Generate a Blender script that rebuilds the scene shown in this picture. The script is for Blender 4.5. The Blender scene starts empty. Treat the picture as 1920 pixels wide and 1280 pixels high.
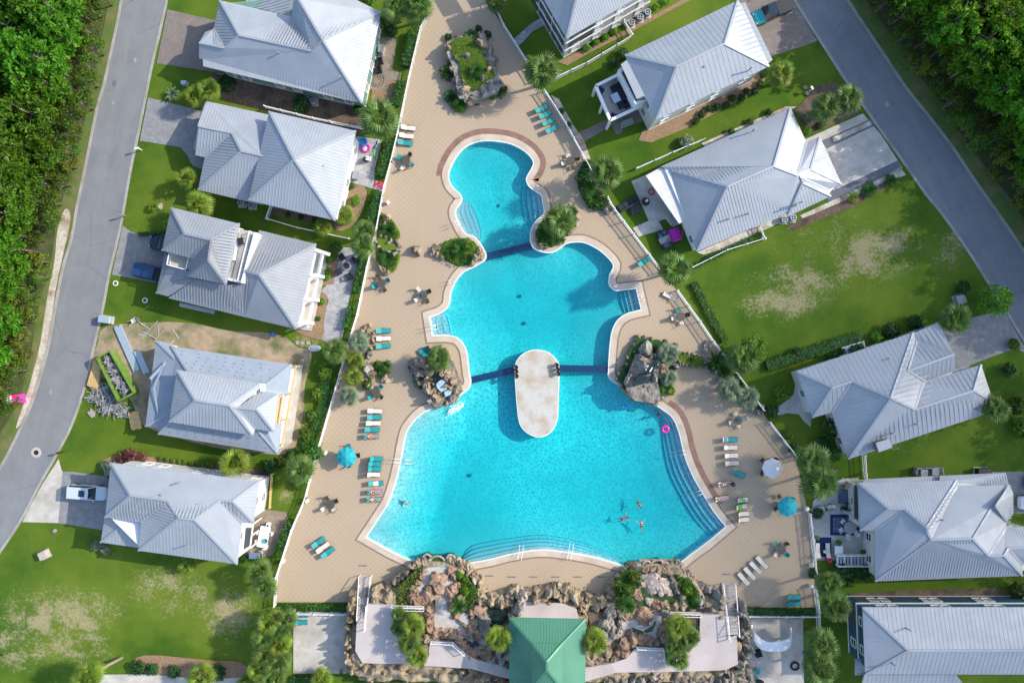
import bpy, math, random
from mathutils import Vector, Matrix, noise
from mathutils.geometry import delaunay_2d_cdt
random.seed(7)
R = math.radians
S = bpy.context.scene
COL = S.collection
H = 107.0                       # camera height (m)
F = 1920 * 28.0 / 36.0          # focal length in pixels of the 1920 wide photograph
# ------------------------------------------------------------------ camera, sky, sun, exposure
cam = bpy.data.objects.new('camera', bpy.data.cameras.new('camera'))
COL.objects.link(cam)
cam.location = (0, 0, H)
cam.data.lens = 28.0
cam.data.sensor_width = 36.0
cam.data.clip_end = 5000
S.camera = cam
SUN_EL = R(34.0)
SUN_AZ = math.atan2(0.30, 1.0)  # direction towards the sun, from +X towards +Y
w = bpy.data.worlds.new('World'); S.world = w; w.use_nodes = True
nt = w.node_tree; bg = nt.nodes['Background']
sky = nt.nodes.new('ShaderNodeTexSky'); sky.sky_type = 'NISHITA'; sky.sun_disc = False
sky.sun_elevation = SUN_EL; sky.sun_rotation = math.pi / 2 - SUN_AZ
sky.air_density = 1.0; sky.dust_density = 1.2; sky.ozone_density = 1.6
nt.links.new(sky.outputs[0], bg.inputs[0]); bg.inputs[1].default_value = 0.15
sl = bpy.data.lights.new('sun', 'SUN'); sl.energy = 2.45; sl.angle = R(0.6); sl.color = (1.0, 0.93, 0.80)
sun = bpy.data.objects.new('sun', sl); COL.objects.link(sun)
sd = Vector((math.cos(SUN_EL) * math.cos(SUN_AZ), math.cos(SUN_EL) * math.sin(SUN_AZ), math.sin(SUN_EL)))
sun.rotation_euler = sd.to_track_quat('Z', 'Y').to_euler()
sun.location = (60, 20, 120)
def add_shade_cloud():  # unseen cloud, added and shaped to dim the sun over the lower right
 import bmesh
 from mathutils import noise as nz_
 b = bmesh.new(); bmesh.ops.create_icosphere(b, subdivisions=5, radius=1.0)
 for v in b.verts:
  p = v.co.copy(); k = 1 + 0.55 * nz_.noise(p * 1.6 + Vector((3, 8, 1))) + 0.22 * nz_.noise(p * 4.0)
  v.co = Vector((p.x * 44 * k, p.y * 52 * k, p.z * 7 * k))
 me = bpy.data.meshes.new('shade_cloud'); b.to_mesh(me); b.free()
 o = bpy.data.objects.new('shade_cloud', me); COL.objects.link(o); o['kind'] = 'structure'
 o.location = Vector((76, -30, 0)) + sd * 1250
 m = bpy.data.materials.new('shade_cloud_veil'); m.use_nodes = True; n = m.node_tree; n.nodes.clear()
 t = n.nodes.new('ShaderNodeBsdfTransparent'); d = n.nodes.new('ShaderNodeBsdfDiffuse'); d.inputs[0].default_value = (.9, .9, .9, 1)
 x = n.nodes.new('ShaderNodeMixShader'); x.inputs[0].default_value = 0.30; u = n.nodes.new('ShaderNodeOutputMaterial')
 n.links.new(t.outputs[0], x.inputs[1]); n.links.new(d.outputs[0], x.inputs[2]); n.links.new(x.outputs[0], u.inputs[0]); me.materials.append(m)
add_shade_cloud()
S.view_settings.view_transform = 'Standard'; S.view_settings.look = 'None'
S.view_settings.gamma = 1.0; S.view_settings.use_curve_mapping = False
S.view_settings.exposure = 1.22
S.render.engine = 'CYCLES'
S.cycles.transparent_max_bounces = 24
S.cycles.max_bounces = 6
S.cycles.use_denoising = True
# ------------------------------------------------------------------ helpers
def P(px, py, z=0.0):
 s = (H - z) / F
 return Vector(((px - 960) * s, (640 - py) * s, z))
def PX(m): return m * F / H
def cat_rom(pts, n=4, closed=True):
 out = []; N = len(pts)
 for i in range(N if closed else N - 1):
  g = lambda k: pts[k % N] if closed else pts[min(max(k, 0), N - 1)]
  a, b, c, d = g(i - 1), g(i), g(i + 1), g(i + 2)
  for k in range(n):
   t = k / n; t2 = t * t; t3 = t2 * t
   out.append(tuple(0.5 * (2 * b[j] + (c[j] - a[j]) * t + (2 * a[j] - 5 * b[j] + 4 * c[j] - d[j]) * t2 + (3 * b[j] - a[j] - 3 * c[j] + d[j]) * t3) for j in range(len(b))))
 if not closed: out.append(tuple(pts[-1]))
 return out
def area(p): return 0.5 * sum(p[i][0] * p[(i + 1) % len(p)][1] - p[(i + 1) % len(p)][0] * p[i][1] for i in range(len(p)))
def offset(p, d):
 """move every edge of a closed polygon outwards by d (metres)"""
 sgn = 1 if area(p) > 0 else -1
 out = []; N = len(p)
 for i in range(N):
  a, b, c = Vector(p[i - 1][:2]), Vector(p[i][:2]), Vector(p[(i + 1) % N][:2])
  e1, e2 = (b - a), (c - b)
  if e1.length < 1e-6: e1 = e2
  if e2.length < 1e-6: e2 = e1
  e1 = e1.normalized(); e2 = e2.normalized()
  n1 = Vector((e1.y, -e1.x)) * sgn; n2 = Vector((e2.y, -e2.x)) * sgn
  m = n1 + n2
  if m.length < 1e-4: m = n1.copy()
  m.normalize()
  k = d / max(m.dot(n1), 0.55)
  out.append((b.x + m.x * k, b.y + m.y * k))
 return out
def inside(x, y, p):
 c = False; j = len(p) - 1
 for i in range(len(p)):
  xi, yi = p[i][0], p[i][1]; xj, yj = p[j][0], p[j][1]
  if (yi > y) != (yj > y) and x < (xj - xi) * (y - yi) / (yj - yi) + xi: c = not c
  j = i
 return c
def seg_dist(x, y, p, closed=True):
 best = 1e9; N = len(p)
 for i in range(N if closed else N - 1):
  ax, ay = p[i][0], p[i][1]; bx, by = p[(i + 1) % N][0], p[(i + 1) % N][1]
  dx, dy = bx - ax, by - ay; L = dx * dx + dy * dy
  t = 0 if L == 0 else max(0, min(1, ((x - ax) * dx + (y - ay) * dy) / L))
  q = (ax + dx * t - x) ** 2 + (ay + dy * t - y) ** 2
  if q < best: best = q
 return math.sqrt(best)
def chain_loc(o):
 v = Vector((0, 0, 0))
 while o is not None: v += o.location; o = o.parent
 return v
def tag(o, label=None, cat=None, group=None, kind=None):
 if label: o['label'] = label
 if cat: o['category'] = cat
 if group: o['group'] = group
 if kind: o['kind'] = kind
 return o
def thing(name, label, cat, loc=(0, 0, 0), rz=0.0, group=None):
 o = bpy.data.objects.new(name, None); COL.objects.link(o)
 o.empty_display_size = 0.3
 o.location = loc; o.rotation_euler = (0, 0, rz)
 return tag(o, label, cat, group)
class MB:
 def __init__(s): s.v = []; s.f = []
 def add(s, vs, fs):
  b = len(s.v); s.v += [tuple(v) for v in vs]; s.f += [tuple(i + b for i in f) for f in fs]; return s
 def box(s, c, d, rz=0.0, taper=1.0, rot=None):
  x, y, z = d[0] / 2, d[1] / 2, d[2] / 2
  vs = [(-x, -y, -z), (x, -y, -z), (x, y, -z), (-x, y, -z), (-x * taper, -y * taper, z), (x * taper, -y * taper, z), (x * taper, y * taper, z), (-x * taper, y * taper, z)]
  m = rot if rot is not None else Matrix.Rotation(rz, 3, 'Z')
  c = Vector(c)
  return s.add([m @ Vector(v) + c for v in vs], [(3, 2, 1, 0), (4, 5, 6, 7), (0, 1, 5, 4), (1, 2, 6, 5), (2, 3, 7, 6), (3, 0, 4, 7)])
 def beam(s, a, b, w, h=None):
  a, b = Vector(a), Vector(b); h = h or w
  d = b - a
  if d.length < 1e-6: return s
  u = d.normalized(); up = Vector((0, 0, 1)) if abs(u.z) < 0.95 else Vector((1, 0, 0))
  r = u.cross(up).normalized() * (w / 2); t = r.cross(u).normalized() * (h / 2)
  return s.add([a - r - t, a + r - t, a + r + t, a - r + t, b - r - t, b + r - t, b + r + t, b - r + t],
     [(0, 1, 2, 3), (7, 6, 5, 4), (4, 5, 1, 0), (5, 6, 2, 1), (6, 7, 3, 2), (7, 4, 0, 3)])
 def tube(s, pts, r, n=6, caps=True):
  pts = [Vector(p) for p in pts]; rings = []
  rr = r if isinstance(r, (list, tuple)) else [r] * len(pts)
  for i, p in enumerate(pts):
   d = (pts[min(i + 1, len(pts) - 1)] - pts[max(i - 1, 0)]).normalized()
   up = Vector((0, 0, 1)) if abs(d.z) < 0.9 else Vector((1, 0, 0))
   a = d.cross(up).normalized(); b = d.cross(a).normalized()
   rings.append([p + (a * math.cos(2 * math.pi * k / n) + b * math.sin(2 * math.pi * k / n)) * rr[i] for k in range(n)])
  vs = [v for q in rings for v in q]; fs = []
  for i in range(len(pts) - 1):
   for k in range(n):
    fs.append((i * n + k, i * n + (k + 1) % n, (i + 1) * n + (k + 1) % n, (i + 1) * n + k))
  if caps: fs += [tuple(range(n))[::-1], tuple((len(pts) - 1) * n + k for k in range(n))]
  return s.add(vs, fs)
 def lathe(s, prof, c=(0, 0, 0), n=16, top=True):
  vs = []; fs = []
  for r, z in prof:
   for k in range(n): vs.append((c[0] + r * math.cos(2 * math.pi * k / n), c[1] + r * math.sin(2 * math.pi * k / n), c[2] + z))
  for i in range(len(prof) - 1):
   for k in range(n): fs.append((i * n + k, i * n + (k + 1) % n, (i + 1) * n + (k + 1) % n, (i + 1) * n + k))
  if top: fs += [tuple(range(n))[::-1], tuple((len(prof) - 1) * n + k for k in range(n))]
  return s.add(vs, fs)
 def prism(s, poly, z0, z1, top=True, bottom=False):
  p = [q[:2] for q in poly]
  if area(p) < 0: p = p[::-1]
  n = len(p)
  vs = [(x, y, z0) for x, y in p] + [(x, y, z1) for x, y in p]
  fs = [(i, (i + 1) % n, n + (i + 1) % n, n + i) for i in range(n)]
  if top: fs.append(tuple(range(n, 2 * n)))
  if bottom: fs.append(tuple(range(n))[::-1])
  return s.add(vs, fs)
 def mesh(s, name, m, smooth=False):
  me = bpy.data.meshes.new(name); me.from_pydata(s.v, [], s.f)
  if smooth: me.polygons.foreach_set('use_smooth', [True] * len(me.polygons))
  me.materials.append(m); me.update()
  return me
 def obj(s, name, m, parent=None, smooth=False, kind=None, world=True):
  """world: the vertices are world coordinates (parents unrotated)"""
  o = bpy.data.objects.new(name, s.mesh(name, m, smooth)); COL.objects.link(o)
  if parent is not None:
   o.parent = parent
   if world: o.location = -chain_loc(parent)
  if kind: o['kind'] = kind
  return o
def kids(o): return list(o.children)
def copy_tree(o, loc=None, rz=None, sc=None, parent=None, label=None, group=None):
 c = o.copy(); COL.objects.link(c)
 if parent is not None: c.parent = parent
 if loc is not None: c.location = loc
 if rz is not None: c.rotation_euler = (o.rotation_euler[0], o.rotation_euler[1], rz)
 if sc is not None: c.scale = sc if isinstance(sc, (tuple, list)) else (sc, sc, sc)
 if label: c['label'] = label
 if group: c['group'] = group
 for ch in CH.get(o.name, []): copy_tree(ch, parent=c)
 return c
CH = {}
def freeze(o):
 """remember the children of a prototype (children lookups are slow in a loop)"""
 CH[o.name] = list(o.children)
 for c in CH[o.name]: freeze(c)
 return o
class Proto:
 """first use moves the prototype itself, later uses copy it with its parts"""
 def __init__(s, o): s.o = freeze(o); s.used = False
 def put(s, loc, rz=0.0, sc=1.0, label=None, group=None):
  if not s.used:
   s.used = True; o = s.o; o.location = loc
   o.rotation_euler = (o.rotation_euler[0], o.rotation_euler[1], rz)
   o.scale = sc if isinstance(sc, (tuple, list)) else (sc, sc, sc)
   if label: o['label'] = label
   if group: o['group'] = group
   return o
  return copy_tree(s.o, loc, rz, sc, None, label, group)
# ------------------------------------------------------------------ materials
def N(nt, t, **kw):
 n = nt.nodes.new(t)
 for k, v in kw.items():
  if k == 'op': n.operation = v
  elif k == 'bt': n.blend_type = v
  else: n.inputs[k].default_value = v
 return n
def base(name):
 m = bpy.data.materials.new(name); m.use_nodes = True
 nt = m.node_tree
 return m, nt, nt.nodes['Principled BSDF']
def mixc(nt, fac, a, b, bt='MIX'):
 n = nt.nodes.new('ShaderNodeMix'); n.data_type = 'RGBA'; n.blend_type = bt
 for sck, v in ((n.inputs[0], fac), (n.inputs[6], a), (n.inputs[7], b)):
  if hasattr(v, 'is_output'): nt.links.new(v, sck)
  elif isinstance(v, (tuple, list)): sck.default_value = (*v[:3], 1)
  else: sck.default_value = v
 return n.outputs[2]
def ramp(nt, src, a, b, lo=0.0, hi=1.0):
 n = nt.nodes.new('ShaderNodeMapRange'); n.inputs[1].default_value = a; n.inputs[2].default_value = b
 n.inputs[3].default_value = lo; n.inputs[4].default_value = hi
 nt.links.new(src, n.inputs[0]); return n.outputs[0]
def coord(nt, kind='pos'):
 if kind == 'pos': return nt.nodes.new('ShaderNodeNewGeometry').outputs['Position']
 return nt.nodes.new('ShaderNodeTexCoord').outputs['Object']
def nz(nt, vec, scale, detail=4, rough=0.55):
 n = nt.nodes.new('ShaderNodeTexNoise'); n.inputs['Scale'].default_value = scale
 n.inputs['Detail'].default_value = detail; n.inputs['Roughness'].default_value = rough
 nt.links.new(vec, n.inputs['Vector']); return n.outputs['Fac']
def math2(nt, op, a, b=0.0):
 n = nt.nodes.new('ShaderNodeMath'); n.operation = op
 for i, v in enumerate((a, b)):
  if hasattr(v, 'is_output'): nt.links.new(v, n.inputs[i])
  else: n.inputs[i].default_value = v
 return n.outputs[0]
def bump(nt, bs, h, strength, dist=0.05):
 n = nt.nodes.new('ShaderNodeBump'); n.inputs['Strength'].default_value = strength; n.inputs['Distance'].default_value = dist
 nt.links.new(h, n.inputs['Height']); nt.links.new(n.outputs[0], bs.inputs['Normal'])
def mat(name, c, rough=0.6, metal=0.0, c2=None, scale=1.0, c3=None, scale3=0.2, lo=0.35, hi=0.65, bmp=0.0, bscale=None, bd=0.05, crd='pos', rand=0.0, detail=5, spec=None):
 m, nt, bs = base(name)
 bs.inputs['Roughness'].default_value = rough; bs.inputs['Metallic'].default_value = metal
 if spec is not None: bs.inputs['Specular IOR Level'].default_value = spec
 v = coord(nt, crd)
 col = c
 if c2 is not None: col = mixc(nt, ramp(nt, nz(nt, v, scale, detail), lo, hi), c, c2)
 if c3 is not None: col = mixc(nt, ramp(nt, nz(nt, v, scale3, 3), 0.45, 0.7), col, c3)
 if rand:
  oi = nt.nodes.new('ShaderNodeObjectInfo')
  hs = nt.nodes.new('ShaderNodeHueSaturation')
  nt.links.new(ramp(nt, oi.outputs['Random'], 0, 1, 1 - rand, 1 + rand), hs.inputs['Value'])
  nt.links.new(ramp(nt, oi.outputs['Random'], 0, 1, 0.5 - rand * 0.06, 0.5 + rand * 0.06), hs.inputs['Hue'])
  if hasattr(col, 'is_output'): nt.links.new(col, hs.inputs['Color'])
  else: hs.inputs['Color'].default_value = (*col, 1)
  col = hs.outputs[0]
 if hasattr(col, 'is_output'): nt.links.new(col, bs.inputs['Base Color'])
 else: bs.inputs['Base Color'].default_value = (*col, 1)
 if bmp: bump(nt, bs, nz(nt, v, bscale or scale, 6, 0.6), bmp, bd)
 return m
def leafmat(name, c, c2, trans=0.25, rand=0.25, rough=0.5):
 m, nt, bs = base(name)
 v = coord(nt)
 col = mixc(nt, ramp(nt, nz(nt, v, 1.1, 3), 0.35, 0.65), c, c2)
 oi = nt.nodes.new('ShaderNodeObjectInfo'); hs = nt.nodes.new('ShaderNodeHueSaturation')
 nt.links.new(ramp(nt, oi.outputs['Random'], 0, 1, 1 - rand, 1 + rand), hs.inputs['Value'])
 nt.links.new(ramp(nt, oi.outputs['Random'], 0, 1, 0.485, 0.515), hs.inputs['Hue'])
 nt.links.new(col, hs.inputs['Color']); col = hs.outputs[0]
 bs.inputs['Roughness'].default_value = rough; bs.inputs['Specular IOR Level'].default_value = 0.3
 nt.links.new(col, bs.inputs['Base Color'])
 tr = nt.nodes.new('ShaderNodeBsdfTranslucent'); nt.links.new(col, tr.inputs[0])
 mx = nt.nodes.new('ShaderNodeMixShader'); mx.inputs[0].default_value = trans
 nt.links.new(bs.outputs[0], mx.inputs[1]); nt.links.new(tr.outputs[0], mx.inputs[2])
 nt.links.new(mx.outputs[0], nt.nodes['Material Output'].inputs[0])
 return m
def lawn_material():
 m, nt, bs = base('lawn')
 v = coord(nt)
 g = mixc(nt, ramp(nt, nz(nt, v, 0.25, 4), 0.35, 0.65), (0.030, 0.090, 0.008), (0.095, 0.155, 0.014))
 g = mixc(nt, ramp(nt, nz(nt, v, 5.0, 4, 0.7), 0.3, 0.7), g, (0.05, 0.105, 0.010))
 g = mixc(nt, ramp(nt, nz(nt, v, 0.07, 5, 0.6), 0.42, 0.62), g, (0.115, 0.165, 0.018))
 tot = None
 for (x, y, rx, ry, rot, k) in [(110, 1150, 160, 75, 0, 1.15), (330, 1110, 140, 70, 10, 0.95), (430, 1150, 75, 70, 0, 1.15), (40, 1215, 90, 60, 0, 1.1), (150, 1210, 120, 60, 5, 0.9),
        (1480, 545, 130, 75, -15, 1.15), (1640, 480, 130, 80, -20, 1.1), (1790, 460, 50, 110, 32, 0.8), (1560, 450, 200, 120, -15, 0.6),
        (1660, 830, 190, 40, -8, 0.65), (585, 640, 60, 30, 10, 0.95), (555, 780, 35, 90, -12, 1.0), (535, 935, 26, 32, 0, 0.85), (240, 650, 130, 45, 10, 1.1), (215, 700, 60, 60, 0, 1.0), (95, 700, 26, 140, 14, 0.9)]:
  p = P(x, y)
  mp = nt.nodes.new('ShaderNodeMapping'); mp.vector_type = 'TEXTURE'
  mp.inputs[1].default_value = p; mp.inputs[2].default_value = (0, 0, R(-rot)); mp.inputs[3].default_value = (rx * H / F, ry * H / F, 1000)
  nt.links.new(v, mp.inputs[0])
  ln = nt.nodes.new('ShaderNodeVectorMath'); ln.operation = 'LENGTH'; nt.links.new(mp.outputs[0], ln.inputs[0])
  q = ramp(nt, ln.outputs['Value'], 0.35, 1.1, k, 0.0)
  tot = q if tot is None else math2(nt, 'MAXIMUM', tot, q)
 a = nz(nt, v, 0.33, 5, 0.6); b = nz(nt, v, 2.2, 7, 0.85)
 cov = math2(nt, 'MULTIPLY', tot, ramp(nt, a, 0.28, 0.62, 0.25, 1.0))
 s = math2(nt, 'SUBTRACT', b, math2(nt, 'SUBTRACT', 0.695, math2(nt, 'MULTIPLY', cov, 0.36)))
 straw = mixc(nt, ramp(nt, nz(nt, v, 9.0, 3), 0.35, 0.65), (0.20, 0.165, 0.075), (0.44, 0.375, 0.23))
 col = mixc(nt, ramp(nt, s, 0.0, 0.16, 0.0, 0.85), g, straw)
 nt.links.new(col, bs.inputs['Base Color'])
 bs.inputs['Roughness'].default_value = 0.9; bs.inputs['Specular IOR Level'].default_value = 0.1
 bump(nt, bs, nz(nt, v, 7.0, 6, 0.7), 0.8, 0.12)
 return m
def paver_material(name, ca, cb, cc, cell, rot=0.0, dot=None):
 """small pavers: brick joints plus colour per brick; dot adds pale stones on a regular lattice"""
 m, nt, bs = base(name)
 v = coord(nt)
 mp = nt.nodes.new('ShaderNodeMapping'); mp.inputs[2].default_value = (0, 0, rot); nt.links.new(v, mp.inputs[0])
 br = nt.nodes.new('ShaderNodeTexBrick'); nt.links.new(mp.outputs[0], br.inputs['Vector'])
 br.inputs['Color1'].default_value = (*ca, 1); br.inputs['Color2'].default_value = (*cb, 1)
 br.inputs['Mortar'].default_value = (*[x * 0.72 for x in ca], 1); br.inputs['Scale'].default_value = 1.0
 br.inputs['Mortar Size'].default_value = 0.018; br.inputs['Brick Width'].default_value = cell; br.inputs['Row Height'].default_value = cell * 0.5
 br.inputs['Bias'].default_value = 0.0
 col = br.outputs['Color']
 if dot:
  vo = nt.nodes.new('ShaderNodeTexVoronoi'); vo.inputs['Randomness'].default_value = 0.0; vo.inputs['Scale'].default_value = dot
  nt.links.new(mp.outputs[0], vo.inputs['Vector'])
  col = mixc(nt, ramp(nt, vo.outputs['Distance'], 0.2, 0.45, 0.4, 0.0), col, cc)
  wv = nz(nt, v, 0.06, 4)
  col = mixc(nt, ramp(nt, wv, 0.35, 0.65, 0.0, 0.6), col, tuple(x * 0.84 for x in ca))
  col = mixc(nt, ramp(nt, nz(nt, v, 0.5, 6, 0.7), 0.55, 0.75, 0.0, 0.3), col, tuple(x * 0.7 for x in ca))
 else:
  col = mixc(nt, ramp(nt, nz(nt, v, 1.2, 5), 0.4, 0.65), col, cc)
 nt.links.new(col, bs.inputs['Base Color']); bs.inputs['Roughness'].default_value = 0.85
 bs.inputs['Specular IOR Level'].default_value = 0.2
 bump(nt, bs, br.outputs['Fac'], -0.4, 0.01)
 return m
def roof_material(name, c, rough=0.55, metal=0.2):
 m, nt, bs = base(name)
 v = coord(nt)
 col = mixc(nt, ramp(nt, nz(nt, v, 0.35, 5, 0.65), 0.3, 0.7), tuple(x * 0.88 for x in c), tuple(min(1, x * 1.06) for x in c))
 col = mixc(nt, ramp(nt, nz(nt, v, 2.3, 6, 0.75), 0.55, 0.8, 0, 0.35), col, tuple(x * 0.7 for x in c))
 oi = nt.nodes.new('ShaderNodeObjectInfo')
 col = mixc(nt, ramp(nt, oi.outputs['Random'], 0, 1, 0.0, 0.25), col, tuple(x * 0.8 for x in c))
 nt.links.new(col, bs.inputs['Base Color'])
 nt.links.new(ramp(nt, nz(nt, v, 0.8, 4), 0.3, 0.7, rough - 0.06, rough + 0.12), bs.inputs['Roughness'])
 bs.inputs['Metallic'].default_value = metal
 return m
def siding_material(name, c, period=0.2):
 m, nt, bs = base(name)
 v = coord(nt)
 sp = nt.nodes.new('ShaderNodeSeparateXYZ'); nt.links.new(v, sp.inputs[0])
 fr = math2(nt, 'FRACT', math2(nt, 'DIVIDE', sp.outputs[2], period))
 col = mixc(nt, ramp(nt, nz(nt, v, 1.5, 4), 0.3, 0.7), tuple(x * 0.9 for x in c), c)
 nt.links.new(col, bs.inputs['Base Color']); bs.inputs['Roughness'].default_value = 0.55
 bump(nt, bs, fr, 0.5, 0.03)
 return m
def water_material():
 m, nt, bs = base('pool_water')
 v = coord(nt)
 out = nt.nodes['Material Output']; nt.nodes.remove(bs)
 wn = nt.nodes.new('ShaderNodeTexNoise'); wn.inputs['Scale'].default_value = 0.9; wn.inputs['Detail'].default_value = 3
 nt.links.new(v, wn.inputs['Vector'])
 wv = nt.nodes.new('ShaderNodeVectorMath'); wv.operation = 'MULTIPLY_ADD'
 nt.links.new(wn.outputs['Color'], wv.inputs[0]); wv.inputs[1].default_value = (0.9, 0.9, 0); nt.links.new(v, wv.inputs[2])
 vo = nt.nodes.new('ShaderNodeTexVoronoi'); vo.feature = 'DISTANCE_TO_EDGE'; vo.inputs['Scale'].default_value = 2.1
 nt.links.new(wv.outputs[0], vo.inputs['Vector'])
 caustic_net = ramp(nt, vo.outputs['Distance'], 0.0, 0.22, 1.0, 0.0)
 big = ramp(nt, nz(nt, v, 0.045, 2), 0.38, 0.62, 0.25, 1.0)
 k = math2(nt, 'MULTIPLY', caustic_net, big)
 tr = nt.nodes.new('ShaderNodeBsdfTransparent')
 nt.links.new(mixc(nt, k, (0.60, 0.70, 0.72), (1.0, 1.0, 1.0)), tr.inputs[0])  # bright caustic network painted into the transparent tint
 gl = nt.nodes.new('ShaderNodeBsdfGlossy'); gl.inputs['Roughness'].default_value = 0.12
 bp = nt.nodes.new('ShaderNodeBump'); bp.inputs['Strength'].default_value = 0.7; bp.inputs['Distance'].default_value = 0.06
 nt.links.new(math2(nt, 'ADD', nz(nt, v, 2.6, 4, 0.6), math2(nt, 'MULTIPLY', caustic_net, 0.25)), bp.inputs['Height'])
 nt.links.new(bp.outputs[0], gl.inputs['Normal'])
 fr = nt.nodes.new('ShaderNodeFresnel'); fr.inputs['IOR'].default_value = 1.33; nt.links.new(bp.outputs[0], fr.inputs['Normal'])
 ge = nt.nodes.new('ShaderNodeNewGeometry')   # Fresnel only from the air side: seen from below the node would block a low sun entirely
 mx = nt.nodes.new('ShaderNodeMixShader'); nt.links.new(math2(nt, 'MULTIPLY', fr.outputs[0], math2(nt, 'SUBTRACT', 1.0, ge.outputs['Backfacing'])), mx.inputs[0])
 nt.links.new(tr.outputs[0], mx.inputs[1]); nt.links.new(gl.outputs[0], mx.inputs[2])
 nt.links.new(mx.outputs[0], out.inputs['Surface'])
 va = nt.nodes.new('ShaderNodeVolumeAbsorption'); va.inputs['Color'].default_value = (0.02, 0.965, 0.985, 1); va.inputs['Density'].default_value = 0.75
 nt.links.new(va.outputs[0], out.inputs['Volume'])
 return m
def glassmat(name, c=(0.02, 0.03, 0.04)):
 m, nt, bs = base(name)
 bs.inputs['Base Color'].default_value = (*c, 1); bs.inputs['Roughness'].default_value = 0.06
 bs.inputs['Specular IOR Level'].default_value = 0.8
 return m
M = {}
M['lawn'] = lawn_material()
M['forest_floor'] = mat('forest_floor', (0.035, 0.065, 0.015), 0.95, c2=(0.09, 0.085, 0.035), scale=0.8, bmp=0.6, bscale=4)
M['verge'] = mat('verge', (0.075, 0.12, 0.02), 0.95, c2=(0.16, 0.15, 0.06), scale=0.6, c3=(0.07, 0.14, 0.02), scale3=0.25, bmp=0.6, bscale=5)
M['sand'] = mat('sand', (0.40, 0.35, 0.27), 0.95, c2=(0.55, 0.52, 0.46), scale=2.5, c3=(0.26, 0.15, 0.08), scale3=0.4, bmp=0.6, bscale=6)
M['dirt'] = mat('dirt', (0.27, 0.20, 0.13), 0.95, c2=(0.36, 0.28, 0.19), scale=1.3, c3=(0.09, 0.115, 0.03), scale3=0.3, bmp=0.7, bscale=5)
M['mulch'] = mat('mulch', (0.085, 0.055, 0.038), 0.95, c2=(0.17, 0.12, 0.08), scale=5, c3=(0.05, 0.035, 0.03), scale3=0.5, bmp=0.8, bscale=9)
M['redmulch'] = mat('redmulch', (0.20, 0.12, 0.065), 0.95, c2=(0.30, 0.20, 0.12), scale=6, bmp=0.7, bscale=9)
def asphalt(name, rot):
 m, nt, bs = base(name); v = coord(nt)
 mp = nt.nodes.new('ShaderNodeMapping'); mp.vector_type = 'TEXTURE'; mp.inputs[2].default_value = (0, 0, rot); mp.inputs[3].default_value = (1.0, 14.0, 1); nt.links.new(v, mp.inputs[0])
 c = mixc(nt, ramp(nt, nz(nt, v, 0.35, 8, 0.65), 0.3, 0.7), (0.148, 0.156, 0.170), (0.200, 0.206, 0.216))
 c = mixc(nt, ramp(nt, nz(nt, mp.outputs[0], 0.9, 5, 0.6), 0.4, 0.7, 0, 0.55), c, (0.22, 0.224, 0.228))
 c = mixc(nt, ramp(nt, nz(nt, v, 5.0, 6, 0.8), 0.55, 0.8, 0, 0.5), c, (0.10, 0.10, 0.112))
 vo = nt.nodes.new('ShaderNodeTexVoronoi'); vo.feature = 'DISTANCE_TO_EDGE'; vo.inputs['Scale'].default_value = 0.11; nt.links.new(mixc(nt, 0.35, v, N(nt, 'ShaderNodeTexNoise', Scale=0.7).outputs['Color'], 'ADD'), vo.inputs['Vector'])
 c = mixc(nt, math2(nt, 'MULTIPLY', ramp(nt, vo.outputs['Distance'], 0.0, 0.006, 0.6, 0.0), ramp(nt, nz(nt, v, 0.15, 2), 0.45, 0.55)), c, (0.07, 0.07, 0.075))
 nt.links.new(c, bs.inputs['Base Color']); bs.inputs['Roughness'].default_value = 0.92; bump(nt, bs, nz(nt, v, 30, 4), 0.25, 0.01); return m
M['asphalt_e'] = asphalt('asphalt_east', R(33)); M['asphalt'] = asphalt('asphalt_west', R(-14))
M['concrete'] = mat('concrete', (0.40, 0.37, 0.32), 0.9, c2=(0.50, 0.47, 0.42), scale=0.9, c3=(0.33, 0.30, 0.26), scale3=0.35, bmp=0.2, bscale=20, bd=0.01)
M['curb'] = mat('curb', (0.28, 0.265, 0.235), 0.9, c2=(0.36, 0.34, 0.305), scale=2.0, c3=(0.24, 0.22, 0.18), scale3=0.5)
M['darkband'] = mat('darkband', (0.10, 0.105, 0.13), 0.85, c2=(0.14, 0.14, 0.17), scale=3)
M['driveway'] = paver_material('driveway', (0.20, 0.165, 0.14), (0.27, 0.225, 0.19), (0.17, 0.15, 0.14), 0.32)
M['driveway_grey'] = paver_material('driveway_grey', (0.24, 0.235, 0.24), (0.33, 0.32, 0.31), (0.20, 0.20, 0.21), 0.32, 0.5)
M['patio_paver'] = paver_material('patio_paver', (0.33, 0.32, 0.32), (0.47, 0.46, 0.45), (0.26, 0.26, 0.27), 0.42, 0.25)
M['patio_brown'] = paver_material('patio_brown', (0.24, 0.19, 0.14), (0.31, 0.25, 0.19), (0.20, 0.16, 0.12), 0.4, 0.25)
M['deck'] = paver_material('deck', (0.41, 0.314, 0.214), (0.43, 0.332, 0.229), (0.475, 0.385, 0.28), 0.30, R(45), dot=1.9)
M['coping'] = mat('coping', (0.46, 0.375, 0.285), 0.8, c2=(0.52, 0.43, 0.335), scale=1.2, c3=(0.38, 0.31, 0.235), scale3=0.6)
M['tile_white'] = mat('tile_white', (0.68, 0.68, 0.65), 0.4, c2=(0.60, 0.60, 0.58), scale=3)
M['brick_band'] = mat('brick_band', (0.20, 0.105, 0.072), 0.85, c2=(0.26, 0.15, 0.11), scale=5, c3=(0.17, 0.09, 0.065), scale3=1.0)
M['brown_band'] = mat('brown_band', (0.20, 0.12, 0.085), 0.85, c2=(0.26, 0.17, 0.125), scale=4)
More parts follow.
